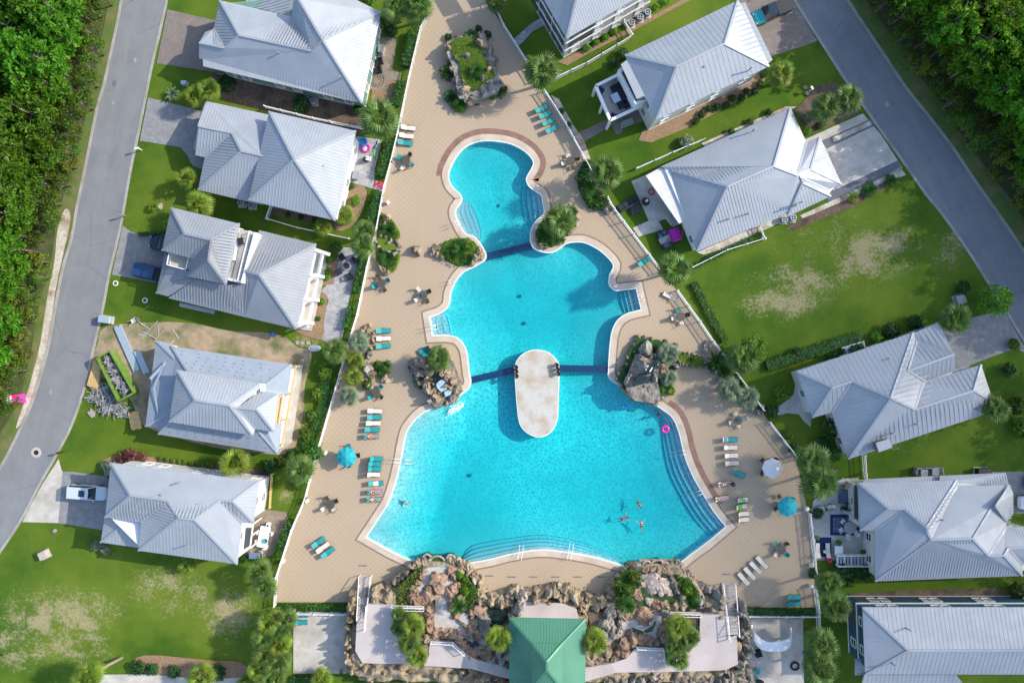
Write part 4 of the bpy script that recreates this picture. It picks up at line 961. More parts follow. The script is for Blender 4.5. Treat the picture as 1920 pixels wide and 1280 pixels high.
wl = offset([WK[q][:2] for q in ('a', 'd', 'c', 'b')], -0.5)
MB().prism(offset(wl, 0.10), 3.05, 3.3).obj('storey_band', M['white'], RK)
def wall_panel(root, p, q, z0, z1, m, name, d=0.04):
 a, b = Vector((*p[:2], 0)), Vector((*q[:2], 0)); u = (b - a).normalized(); n = Vector((u.y, -u.x, 0))
 if n.dot(-a) < 0: n = -n
 zz = Vector((0, 0, 1))
 MB().add([a + n * d + zz * z0, b + n * d + zz * z0, b + n * d + zz * z1, a + n * d + zz * z1, a + zz * z0, b + zz * z0, b + zz * z1, a + zz * z1],
   [(0, 1, 2, 3), (0, 4, 5, 1), (1, 5, 6, 2), (2, 6, 7, 3), (3, 7, 4, 0)]).obj(name, m, root)
ka, kb, kd = (Vector(WK[q][:2]) for q in ('a', 'b', 'd'))
ka2 = ka + Vector((0.5, -0.5));
for t0, t1 in ((0.4, 3.4), (3.7, 5.6)):
 wall_panel(RK, ka2 + Vector((t0, 0)), ka2 + Vector((t1, 0)), 0.6, 2.8, M['screen'], 'porch_opening')
wall_panel(RK, ka2 + Vector((0, -0.4)), ka2 + Vector((0, -2.9)), 0.6, 2.8, M['screen'], 'porch_opening')
oi = (1480, 600)
ch = thing('chimney', None, None)
COL.objects.unlink(ch); bpy.data.objects.remove(ch)
RI = HOUSE['chimney_house8'][0]
cpoly = [cp(oi, x, y, 5.0)[:2] for x, y in [(782, 1105), (888, 1072), (918, 1140), (806, 1178)]]
MB().prism(cpoly, 0, 5.0).obj('chimney', mat('chimney_red', (0.20, 0.13, 0.13), 0.7), RI)
MB().prism(offset(cpoly, 0.08), 5.0, 5.1).obj('chimney_cap', M['roof'], RI)
for nm, o, pts in (('green_house0', (360, 0), [(780, 475), (1335, 690)]), ('grey_roof_house1', (340, 170), [(1280, 680), (420, 855)]), ('white_house4', (150, 830), [(885, 360), (735, 462), (1060, 550), (1010, 740), (950, 930)]), ('balcony_house6', (1100, 0), [(1060, 603), (1480, 608)]), ('garage_house7', (1190, 200), [(855, 1005), (1028, 957), (1510, 852), (1460, 882), (1080, 203)]), ('chimney_house8', (1480, 600), [(900, 345), (1150, 938), (935, 1020)]), ('east_house9', (1520, 860), [(1190, 552)]), ('blue_house10', (1520, 1013), [(890, 805), (757, 1123)])):
 rt, Wv = HOUSE[nm]
 dg = None
 for x, y in pts:
  zg = {'green_house0': 6.0, 'grey_roof_house1': 5.9, 'white_house4': 7.3, 'balcony_house6': 8.6, 'garage_house7': 5.2, 'chimney_house8': 5.0, 'east_house9': 6.4, 'blue_house10': 7.7}[nm]
  p = cp(o, x, y, zg)
  MB().lathe([(0.09, -1.2), (0.09, 0.25), (0.14, 0.25), (0.14, 0.33)], p, 8).obj('vent_pipe', M['grey_metal'], rt)
RF, WF = HOUSE['clubhouse5']
fs_, fw_, fe_ = (Vector(WF[q][:2]) for q in ('s', 'w', 'e'))
cc = offset([WF[q][:2] for q in ('s', 'e', 'n', 'w')], -0.42)
s0, e0, w0 = Vector(cc[0]), Vector(cc[1]), Vector(cc[3])
uw = (w0 - s0).normalized(); ue = (e0 - s0).normalized()
for k in range(3):
 z0 = 0.7 + 2.65 * k
 for t in range(4):
  wall_panel(RF, s0 + uw * (0.5 + 3.2 * t), s0 + uw * (3.3 + 3.2 * t), z0, z0 + 1.8, M['screen'], 'porch_screen', 0.11)
 if k: wall_panel(RF, s0 + ue * 0.5, s0 + ue * 4.0, z0, z0 + 1.8, M['screen'], 'porch_screen', 0.11)
for k in (2.7, 5.35):
 MB().prism(offset(cc, 0.09), k - 0.15, k + 0.1).obj('storey_band', M['white'], RF)
# ------------------------------------------------------------------ vegetation
rng = random.Random(11)
def rdir(r=rng):
 while True:
  v = Vector((r.uniform(-1, 1), r.uniform(-1, 1), r.uniform(-1, 1)))
  if 0.05 < v.length < 1: return v.normalized()
def leaf_quad(mb, c, n, s, asp=0.55):
 n = n.normalized(); a = n.cross(Vector((rng.uniform(-1, 1), rng.uniform(-1, 1), rng.uniform(-1, 1))))
 if a.length < 1e-3: a = n.orthogonal()
 a = a.normalized() * s; b = n.cross(a).normalized() * s * asp
 mb.add([c - a, c - b * 0.9, c + a, c + b * 0.9], [(0, 1, 2, 3)])
def blob(mb, c, r, n, s, flat=1.0, jit=0.7, full=False):
 for _ in range(n):
  d = rdir()
  if d.z < -0.35 and not full: d.z = -d.z
  q = c + Vector((d.x * r, d.y * r, d.z * r * flat)) * rng.uniform(0.72, 1.05)
  leaf_quad(mb, q, d + rdir() * jit, s * rng.uniform(0.6, 1.3))
def shrub_mesh(name, m, r=0.6, n=340, s=0.10, lobes=7, flat=0.9):
 mb = MB()
 blob(mb, Vector((0, 0, r * 0.75)), r * 0.78, n // 2, s, flat)
 for k in range(lobes):
  a = 2 * math.pi * k / lobes + rng.uniform(-.3, .3)
  blob(mb, Vector((math.cos(a) * r * 0.55, math.sin(a) * r * 0.55, r * rng.uniform(0.5, 1.0))), r * rng.uniform(0.35, 0.5), n // (2 * lobes) + 6, s, flat)
 return mb.mesh(name, m)
def as_obj(name, me, label, cat, loc=(0, 0, 0), sc=1.0, rz=0.0, group=None):
 o = bpy.data.objects.new(name, me); COL.objects.link(o)
 o.location = loc; o.scale = sc if isinstance(sc, (tuple, list)) else (sc, sc, sc); o.rotation_euler = (0, 0, rz)
 return tag(o, label, cat, group)
def part(name, me, parent, loc=(0, 0, 0), rot=(0, 0, 0), sc=1.0):
 o = bpy.data.objects.new(name, me); COL.objects.link(o); o.parent = parent
 o.location = loc; o.rotation_euler = rot; o.scale = sc if isinstance(sc, (tuple, list)) else (sc, sc, sc)
 return o
def pine_meshes(name, h, r, nclump, ns=20, tuft=0.75):
 t = MB(); lean = Vector((rng.uniform(-.5, .5), rng.uniform(-.5, .5), 0))
 t.tube([(0, 0, 0), lean * 0.4 + Vector((0, 0, h * 0.45)), lean + Vector((0, 0, h * 0.95))], [0.20, 0.15, 0.05], 7)
 c = MB()
 for k in range(nclump):
  zf = rng.random() ** 0.8
  rad = r * (0.35 + 0.65 * math.sin(math.pi * (0.25 + 0.7 * (1 - zf)))) * math.sqrt(rng.uniform(0.05, 1.0))
  a = rng.uniform(0, 2 * math.pi)
  q = Vector((math.cos(a) * rad, math.sin(a) * rad, h * (0.50 + 0.47 * zf) - rad * 0.25)) + lean * zf
  if k % 3 == 0:
   b0 = lean * zf * 0.8 + Vector((0, 0, q.z - rad * 0.35))
   t.tube([b0, (b0 + q) / 2 + Vector((0, 0, -.1)), q], [0.055, 0.04, 0.02], 4, caps=False)
  R_ = tuft * rng.uniform(0.65, 1.25)
  for _ in range(ns):
   d = rdir(); d.z = d.z * 0.8 + 0.45; d.normalize()
   sd2 = d.cross(rdir()).normalized() * 0.10 * rng.uniform(0.7, 1.5)
   p0 = q + d * 0.08; p1 = q + d * R_
   c.add([p0 - sd2 * 0.5, p0 + sd2 * 0.5, p1 + sd2, p1 - sd2], [(0, 1, 2, 3)])
 return t.mesh(name + '_trunk', M['trunk'], True), c.mesh(name + '_crown', M['pine'])
def broad_meshes(name, h, r, nb, m, s=0.17, nl=46):
 t = MB(); t.tube([(0, 0, 0), (0.05, 0.03, h * 0.4), (0, 0, h * 0.8)], [0.16, 0.12, 0.05], 7)
 c = MB()
 for k in range(nb):
  d = rdir(); d.z = abs(d.z) * 1.1 - 0.25
  q = Vector((d.x * r * 0.72, d.y * r * 0.72, h * 0.62 + d.z * h * 0.36)) * 1.0
  if k % 3 == 0: t.tube([(0, 0, h * 0.4), q * 0.6 + Vector((0, 0, h * 0.2)), q], [0.06, 0.045, 0.015], 4, caps=False)
  blob(c, q, r * rng.uniform(0.24, 0.40), nl, s, 0.85, 0.8)
 return t.mesh(name + '_trunk', M['trunk'], True), c.mesh(name + '_crown', m)
PINES = [pine_meshes('pine%d' % i, h, r, n) for i, (h, r, n) in enumerate([(10.5, 2.6, 64), (12.5, 2.9, 74), (9.0, 2.4, 56), (13.5, 2.7, 70), (7.5, 2.2, 50)])]
BROADS = [broad_meshes('scrub%d' % i, h, r, n, M[q]) for i, (h, r, n, q) in enumerate([(4.2, 2.1, 22, 'bush'), (3.2, 1.8, 18, 'olive_leaf'), (5.5, 2.4, 26, 'bush')])]
def plant_tree(name, meshes, loc, label, cat, sc=1.0, group=None, crown='crown'):
 o = thing(name, label, cat, loc, rng.uniform(0, 6.28), group)
 o.scale = (sc, sc, sc * rng.uniform(0.92, 1.08))
 part('trunk', meshes[0], o); part(crown, meshes[1], o)
 return o
def wood_w(y):
 pts = [(-120, 214), (0, 202), (100, 184), (200, 163), (310, 138), (400, 106), (480, 96), (560, 74), (660, 54), (750, 34), (830, -20), (950, -120), (1300, -400)]
 for i in range(len(pts) - 1):
  if pts[i][0] <= y <= pts[i + 1][0]:
   t = (y - pts[i][0]) / (pts[i + 1][0] - pts[i][0]); return pts[i][1] + (pts[i + 1][1] - pts[i][1]) * t
 return 214 if y < 0 else -400
def wood_e(y):
 pts = [(-330, 1430), (-120, 1545), (20, 1648), (110, 1708), (190, 1768), (290, 1838), (380, 1908), (620, 2068), (900, 2258)]
 for i in range(len(pts) - 1):
  if pts[i][0] <= y <= pts[i + 1][0]:
   t = (y - pts[i][0]) / (pts[i + 1][0] - pts[i][0]); return pts[i][1] + (pts[i + 1][1] - pts[i][1]) * t
 return 2300
def scatter(test, x0, x1, y0, y1, dmin, n):
 pts = []
 for _ in range(n):
  x, y = rng.uniform(x0, x1), rng.uniform(y0, y1)
  if not test(x, y): continue
  if all((x - a) ** 2 + (y - b) ** 2 > dmin * dmin for a, b in pts): pts.append((x, y))
 return pts
LW, LE = 'green tufted pine in the wood west of the road', 'green tufted pine in the wood east of the road'
BW, BE = 'leafy scrub tree under the pines of the western wood', 'leafy scrub tree under the pines of the eastern wood'
for (x, y) in scatter(lambda x, y: x < wood_w(y) - 14, -150, 215, -80, 860, 27, 4000):
 plant_tree('pine_tree', rng.choice(PINES), P(x, y), LW, 'tree', rng.uniform(0.8, 1.1), 'pines of the western wood')
for (x, y) in scatter(lambda x, y: x < wood_w(y) + 15 and x > wood_w(y) - 130, -90, 220, -30, 830, 27, 2500):
 plant_tree('scrub_tree', rng.choice(BROADS), P(x, y), BW, 'tree', rng.uniform(0.6, 1.0), 'scrub trees of the western wood')
for (x, y) in scatter(lambda x, y: x > wood_e(y) + 16, 1600, 2160, -110, 560, 29, 4000):
 plant_tree('pine_tree', rng.choice(PINES), P(x, y), LE, 'tree', rng.uniform(0.8, 1.15), 'pines of the eastern wood')
for (x, y) in scatter(lambda x, y: x > wood_e(y) - 20 and x < wood_e(y) + 150, 1560, 2100, -60, 480, 28, 2500):
 plant_tree('scrub_tree', rng.choice(BROADS), P(x, y), BE, 'tree', rng.uniform(0.6, 1.0), 'scrub trees of the eastern wood')
for (x, y) in [(2060, 690), (2120, 760), (2105, 850), (2180, 930), (2150, 1010), (2190, 1100)]:
 plant_tree('pine_tree', PINES[1], P(x, y), LE, 'tree', 1.15, 'pines of the eastern wood')
def fan_frond(name, m, pet=0.75, bl=0.95, nb=13, spread=2.9, droop=0.30):
 mb = MB()
 mb.add([(0, -.02, 0), (0, .02, 0), (pet, .015, 0.08), (pet, -.015, 0.08)], [(0, 3, 2, 1)])
 for k in range(nb):
  a = -spread / 2 + spread * k / (nb - 1)
  L = bl * (0.72 + 0.28 * math.cos(a)) * rng.uniform(0.9, 1.08)
  dx, dy = math.cos(a), math.sin(a); wx, wy = -dy, dx
  w0, w1 = 0.03, 0.062
  z0 = 0.08 + 0.03 * ((k % 2) * 2 - 1)
  p = [(pet, 0, 0.08)]
  mid = (pet + dx * L * 0.5, dy * L * 0.5, z0 + 0.02); tip = (pet + dx * L, dy * L, z0 - droop * (0.6 + abs(a) * 0.4))
  mb.add([(pet - wx * w0, -wy * w0, 0.08), (pet + wx * w0, wy * w0, 0.08), (mid[0] + wx * w1, mid[1] + wy * w1, mid[2]), (mid[0] - wx * w1, mid[1] - wy * w1, mid[2]), (tip[0] + wx * .02, tip[1] + wy * .02, tip[2]), (tip[0] - wx * .02, tip[1] - wy * .02, tip[2])],
   [(0, 1, 2, 3), (3, 2, 4, 5)])
 return mb.mesh(name, m)
def pinnate_frond(name, m, L=1.2, nl=13, ll=0.26, droop=0.45, up=0.25):
 mb = MB(); pts = []
 for k in range(6):
  t = k / 5; pts.append(Vector((L * t * (1 - 0.1 * t), 0, up * math.sin(t * 2.2) - droop * t * t)))
 for k in range(5): mb.add([pts[k] + Vector((0, -.018, 0)), pts[k] + Vector((0, .018, 0)), pts[k + 1] + Vector((0, .014, 0)), pts[k + 1] + Vector((0, -.014, 0))], [(0, 3, 2, 1)])
 for k in range(nl):
  t = (k + 1.2) / (nl + 1.2); f = t * 5; i = min(4, int(f)); c = pts[i].lerp(pts[i + 1], f - i)
  l = ll * math.sin(math.pi * (0.12 + 0.8 * t)) ** 0.6
  for s in (-1, 1):
   tip = c + Vector((l * 0.55, s * l, 0.03 - 0.12 * l)); wv = Vector((0.034, 0, 0))
   mb.add([c - wv, c + wv, tip + wv * 0.4, tip - wv * 0.4], [(0, 1, 2, 3)] if s > 0 else [(3, 2, 1, 0)])
 return mb.mesh(name, m)
def broad_leaf(name, m, L=1.1, w=0.28):
 mb = MB(); rows = []
 for k in range(6):
  t = k / 5; ww = w * math.sin(math.pi * (0.15 + 0.8 * t)) ; z = 0.5 * t - 0.55 * t * t
  rows.append((Vector((L * t, -ww / 2, z + 0.04)), Vector((L * t, 0, z)), Vector((L * t, ww / 2, z + 0.04))))
 for k in range(5):
  a, b = rows[k], rows[k + 1]; mb.add([*a, *b], [(0, 1, 4, 3), (1, 2, 5, 4)])
 return mb.mesh(name, m)
def crown_parts(root, fronds, n, z, e0=75, e1=-35, sc=1.0, nm='frond', jit=8):
 for k in range(n):
  t = (k + 0.5) / n
  el = R(e0 + (e1 - e0) * t ** 0.85 + rng.uniform(-jit, jit)); az = k * 2.39996 + rng.uniform(-.25, .25)
  s = sc * rng.uniform(0.85, 1.1) * (0.8 + 0.2 * t)
  part(nm, rng.choice(fronds), root, (0, 0, z), (rng.uniform(-.3, .3), -el, az), s)
FR = {k: [fan_frond('%s_frond%d' % (k, i), M[k], droop=d) for i, d in enumerate((0.2, 0.35, 0.5))] for k in ('sabal', 'palm_yellow', 'silver_palm')}
PF = {k: [pinnate_frond('%s_pinnate%d' % (k, i), M[k], droop=d) for i, d in enumerate((0.35, 0.55))] for k in ('cycad', 'palm_yellow', 'sabal')}
BL = {k: [broad_leaf('%s_blade%d' % (k, i), M[k], L) for i, L in enumerate((1.0, 1.25))] for k in ('lime_leaf', 'cycad', 'hedge', 'silver_palm')}
def fan_palm(px, py, rpx, h, key, label, n=32, group=None, base_px=None):
 p = P(px, py, h); base = Vector((p.x, p.y, 0))
 if base_px: base = P(*base_px)
 sc = rpx / PX(1.0) / 1.62 * (H - h) / H * 1.0
 o = thing('fan_palm', label, 'palm', base, 0, group)
 if h > 0.6:
  top = Vector((p.x, p.y, h)) - base
  t = MB(); t.tube([(0, 0, 0), top * 0.5 + Vector((0, 0, .1)), top], [0.24, 0.17, 0.19], 8)
  part('trunk', t.mesh('palm_trunk', M['trunk_grey'], True), o)
 else: top = Vector((0, 0, h))
 root = o
 for k in range(n):
  t = (k + 0.5) / n
  el = R(78 - 118 * t ** 0.9 + rng.uniform(-9, 9)); az = k * 2.39996 + rng.uniform(-.3, .3)
  s = sc * rng.uniform(0.85, 1.1)
  part('frond', rng.choice(FR[key]), root, top, (rng.uniform(-.3, .3), -el, az), s)
 return o
def cycad(px, py, rpx, label, h=0.4, key='cycad', n=30, group=None, e1=-18):
 o = thing('cycad', label, 'cycad', P(px, py, 0) if h < 1 else Vector((*P(px, py, h)[:2], 0)), 0, group)
 t = MB(); t.lathe([(0.22, 0), (0.2, h * 0.6), (0.1, h)], (0, 0, 0), 8); part('stem', t.mesh('cycad_stem', M['trunk'], True), o)
 crown_parts(o, PF[key], n, h, 68, e1, rpx / PX(1.0) / 1.05)
 return o
def rosette(name, px, py, rpx, z, label, key, n=16, cat='plant', group=None):
 o = thing(name, label, cat, P(px, py, z), 0, group)
 crown_parts(o, BL[key], n, 0.05, 70, 5, rpx / PX(1.0) / 1.1, 'leaf')
 return o
G_L = 'fan palms along the western fence'
for a in [
 (365, 182, 22, 2.6, 'palm_yellow', 'yellow green fan palm in the lawn below the topmost west driveway, left of a pair'),
 (393, 170, 23, 2.8, 'palm_yellow', 'yellow green fan palm below the green house corner, right of a pair'),
 (350, 335, 20, 2.4, 'palm_yellow', 'small fan palm on the lawn left of the pyramid roofed cottage'),
 (374, 384, 28, 4.2, 'palm_yellow', 'leaning fan palm between the cottage and the terraced house'),
 (712, 222, 38, 4.6, 'sabal', 'full round fan palm at the fence, southeast of the green house'),
 (742, 14, 30, 4.5, 'sabal', 'fan palm at the top edge left of the deck, nearer the green house'),
 (782, 12, 32, 4.8, 'sabal', 'fan palm at the top edge hanging over the deck fence'),
 (645, 404, 21, 1.6, 'palm_yellow', 'bright yellow green fan palm at the cottage corner mulch bed'),
 (606, 426, 19, 1.4, 'palm_yellow', 'small yellow green fan palm under the east corner of the cottage'),
 (683, 432, 24, 4.6, 'sabal', 'fan palm beside the rock trough, upper of two at the fence'),
 (680, 463, 24, 4.2, 'sabal', 'fan palm beside the rock trough, lower of two at the fence'),
 (440, 866, 30, 3.8, 'palm_yellow', 'yellowish fan palm shading the north wall of the white house'),
 (564, 880, 30, 3.4, 'sabal', 'fan palm against the fence left of the teal parasol'),
 (630, 657, 25, 3.0, 'sabal', 'fan palm outside the fence beside the stone ring'),
 (665, 676, 19, 1.8, 'palm_yellow', 'yellow green palm inside the fence, first below the stone ring'),
 (662, 706, 19, 1.8, 'palm_yellow', 'yellow green palm inside the fence, second below the stone ring'),
 (655, 742, 20, 1.8, 'silver_palm', 'pale silvery palm inside the fence above the lounger row'),
 (674, 641, 20, 2.0, 'silver_palm', 'pale silvery palm inside the fence just below the stone ring'),
 (487, 1070, 24, 3.8, 'sabal', 'fan palm beside the fence below the white house patio, upper one'),
 (497, 1098, 25, 4.0, 'sabal', 'fan palm beside the fence below the white house patio, lower one'),
 (1015, 136, 36, 5.2, 'sabal', 'big round fan palm at the fence between clubhouse and cream house'),
 (1137, 326, 34, 5.0, 'sabal', 'fan palm at the fence above the garage house patio'),
 (1048, 416, 33, 3.6, 'sabal', 'fan palm on the planter between upper and middle pool'),
 (1265, 506, 35, 5.2, 'sabal', 'big fan palm at the fence corner of the vacant eastern lot'),
 (1464, 140, 25, 4.2, 'palm_yellow', 'yellow green fan palm on the lawn right of the cream house'),
 (1549, 202, 29, 4.4, 'sabal', 'fan palm by the east road, left one of a pair'),
 (1589, 186, 28, 4.6, 'sabal', 'fan palm by the east road, right one of a pair'),
 (1523, 862, 33, 5.4, 'sabal', 'fan palm at the fence below the chimney house, upper of two'),
 (1536, 905, 36, 5.6, 'sabal', 'fan palm at the fence beside the furnished patio, lower of two'),
 (1553, 1096, 28, 5.0, 'sabal', 'fan palm between the east patio and the blue house, upper of two'),
 (1567, 1135, 30, 5.2, 'sabal', 'fan palm beside the porch of the blue house, lower of two'),
 (1540, 1208, 32, 5.2, 'sabal', 'fan palm beside the curved white canopy, upper of two'),
 (1535, 1252, 34, 5.2, 'sabal', 'fan palm at the bottom edge left of the blue house'),
 (1865, 766, 28, 4.0, 'sabal', 'fan palm behind the small gable end of the chimney house'),
 (1790, 598, 30, 3.6, 'sabal', 'bushy fan palm by the east driveway beside the lime green tree'),
 (822, 672, 26, 3.6, 'sabal', 'fan palm growing out of the western rock grotto'),
 (935, 1196, 26, 6.5, 'palm_yellow', 'fan palm close to the left side of the green pavilion'),
 (1115, 1202, 27, 6.5, 'palm_yellow', 'fan palm close to the right side of the green pavilion'),
 (775, 1172, 25, 5.2, 'palm_yellow', 'fan palm in the left slide planter, topmost large one'),
 (768, 1203, 24, 5.0, 'sabal', 'fan palm in the left slide planter, middle large one'),
 (783, 1228, 22, 4.8, 'palm_yellow', 'fan palm in the left slide planter, lowest one'),
 (748, 1150, 15, 4.4, 'sabal', 'small fan palm at the upper left corner of the left slide planter'),
 (746, 1176, 16, 4.4, 'sabal', 'small fan palm at the left rim of the left slide planter'),
 (1272, 1174, 26, 5.4, 'palm_yellow', 'fan palm in the right slide planter, topmost'),
 (1293, 1192, 22, 5.0, 'sabal', 'fan palm in the right slide planter, at its right rim'),
 (1266, 1208, 22, 5.0, 'sabal', 'fan palm in the right slide planter, third from the top'),
 (1270, 1232, 25, 4.8, 'sabal', 'fan palm in the right slide planter, lowest'),
 (1252, 662, 23, 1.8, 'silver_palm', 'silvery palm on the eastern rock grotto, upper'),
 (1252, 708, 18, 1.4, 'silver_palm', 'green feathery palm on the eastern rock grotto, lower'),
 (1392, 672, 32, 3.2, 'sabal', 'palm outside the fence near the rounded lime tree'),
 (1366, 728, 25, 2.6, 'silver_palm', 'silvery palm at the fence, left of two below the grass planter'),
 (1400, 745, 24, 2.4, 'silver_palm', 'silvery palm at the fence, right of two below the grass planter'),
 (378, 1266, 26, 2.6, 'palm_yellow', 'yellowish palm at the bottom edge beside the tan walkway'),
 (603, 1272, 22, 2.0, 'palm_yellow', 'small yellow palm at the bottom edge below the western yard'),
 (930, 4, 22, 3.0, 'sabal', 'palm at the top edge right of the deck'),
 (462, 1283, 22, 2.2, 'palm_yellow', 'small palm cut by the bottom edge left of the palm hedge'),
 ]: fan_palm(*a)
fan_palm(165, 1266, 30, 5.0, 'palm_yellow', 'leaning palm with long bare trunk on the southwest lawn', base_px=(229, 1232))
for i, (x, y, r) in enumerate([(505, 1165, 26), (524, 1180, 24), (498, 1195, 27), (525, 1208, 25), (500, 1226, 27), (522, 1240, 27), (488, 1252, 26), (512, 1266, 28), (538, 1160, 22)]):
 fan_palm(x, y, r, 4.2, 'sabal' if i % 3 else 'palm_yellow', 'fan palm in the dense palm hedge left of the western yard', 28, 'palms of the dense western hedge')
fan_palm(352, 1058, 18, 1.2, 'palm_yellow', 'small shaggy palm below the south eave of the white house')
fan_palm(289, 388, 10, 0.5, 'palm_yellow', 'tiny young palm alone on the northwest lawn', 16)
for a in [
 (843, 138, 19, 'dark cycad at the left foot of the planter rock'), (893, 133, 17, 'dark cycad in the middle of the planter rock', 2.2), (885, 72, 17, 'dark cycad at the top of the planter rock', 1.2),
 (862, 198, 19, 'dark cycad at the lower foot of the planter rock'), (846, 183, 14, 'dark cycad at the lower left foot of the planter rock'), (938, 172, 15, 'dark cycad at the right foot of the planter rock'),
 (1112, 372, 22, 'dark cycad under the fence palm beside the deck'), (1068, 400, 17, 'dark cycad on the upper tip of the pool planter'), (1042, 446, 20, 'dark cycad at the lower edge of the pool planter'), (1018, 440, 15, 'dark cycad at the left edge of the pool planter'),
 (729, 434, 19, 'cycad above the grass filled rock trough'), (727, 484, 20, 'cycad below the grass filled rock trough'), (864, 470, 22, 'large cycad on the left pool planter'), (846, 476, 14, 'small cycad at the left end of the left pool planter'), (878, 488, 14, 'small cycad at the lower rim of the left pool planter'),
 (1627, 357, 17, 'dark cycad on gravel by the driveway edge, middle of three'), (1667, 339, 13, 'dark cycad on gravel, nearest the east road'), (858, 1135, 17, 'dark cycad beside the left water slide', 4.6), (1175, 1133, 18, 'dark cycad beside the right water slide', 4.6),
 (1100, 350, 16, 'dark cycad left of the fence palm above the pool planter'), (720, 690, 14, 'cycad on the green mound beside the split boulder')]:
 cycad(a[0], a[1], a[2], a[3], a[4] if len(a) > 4 else 0.4)
cycad(1597, 371, 12, 'orange tinged cycad on gravel, farthest from the road', key='palm_yellow')
for i, (x, y) in enumerate([(700, 1276), (735, 1272), (768, 1280), (850, 1270), (880, 1283)]):
 cycad(x, y, 20, 'feathery palm in the bed along the bottom edge below the rock wall', 0.5, 'sabal', 26, 'feathery palms along the bottom edge')
rosette('bird_of_paradise', 1342, 678, 28, 0.6, 'big leaved dark green plant at the fence beside the grass planter', 'cycad', 18)
rosette('agave', 325, 178, 17, 0.2, 'grey spiky clump on the northwest lawn beside the pair of palms', 'silver_palm', 30)
SH = {'hedge': [shrub_mesh('shrub_h%d' % i, M['hedge']) for i in range(2)], 'dark': [shrub_mesh('shrub_d%d' % i, M['dark_leaf']) for i in range(2)], 'lime': [shrub_mesh('shrub_l', M['lime_leaf'])],
 'sage': [shrub_mesh('shrub_s', M['sage'], s=0.13)], 'rust': [shrub_mesh('shrub_r', M['rust_leaf'])], 'bush': [shrub_mesh('shrub_b%d' % i, M['bush'], s=0.14) for i in range(2)]}
def shrub(px, py, rpx, key, label, z=0.0, group=None, hs=0.85):
 s = rpx / PX(1.0) / 0.68
 return as_obj('shrub', rng.choice(SH[key]), label, 'shrub', P(px, py, z), (s, s * rng.uniform(0.9, 1.1), s * hs), rng.uniform(0, 6.28), group)
for i, (x, y) in enumerate([(302, 858), (314, 860), (326, 863), (337, 864), (347, 866), (360, 868), (372, 869), (384, 871), (397, 873)]):
 shrub(x, y, 6.5, 'lime', '%s clipped ball shrub from the left in the row above the white house' % ['first', 'second', 'third', 'fourth', 'fifth', 'sixth', 'seventh', 'eighth', 'ninth'][i], group='clipped balls above the white house')
for i, (x, y) in enumerate(c4(1100, 0, [(975, 1100), (1030, 1035), (1092, 985), (1165, 972), (1248, 955), (1300, 890), (1385, 888), (1430, 830), (1505, 830), (1550, 760), (1575, 680)])):
 shrub(x, y, 9.5, 'dark', 'round dark shrub, number %s from the left along the cream house south wall' % ['one', 'two', 'three', 'four', 'five', 'six', 'seven', 'eight', 'nine', 'ten', 'eleven'][i], group='round shrubs along the cream house')
for i, (x, y) in enumerate(c4(970, 0, [(620, 440), (705, 390), (790, 345), (862, 292), (1240, 75), (1322, 30)])):
 shrub(x, y, 10, 'lime', '%s light green shrub from the left along the clubhouse wall' % ['first', 'second', 'third', 'fourth', 'fifth', 'sixth'][i], group='light shrubs along the clubhouse')
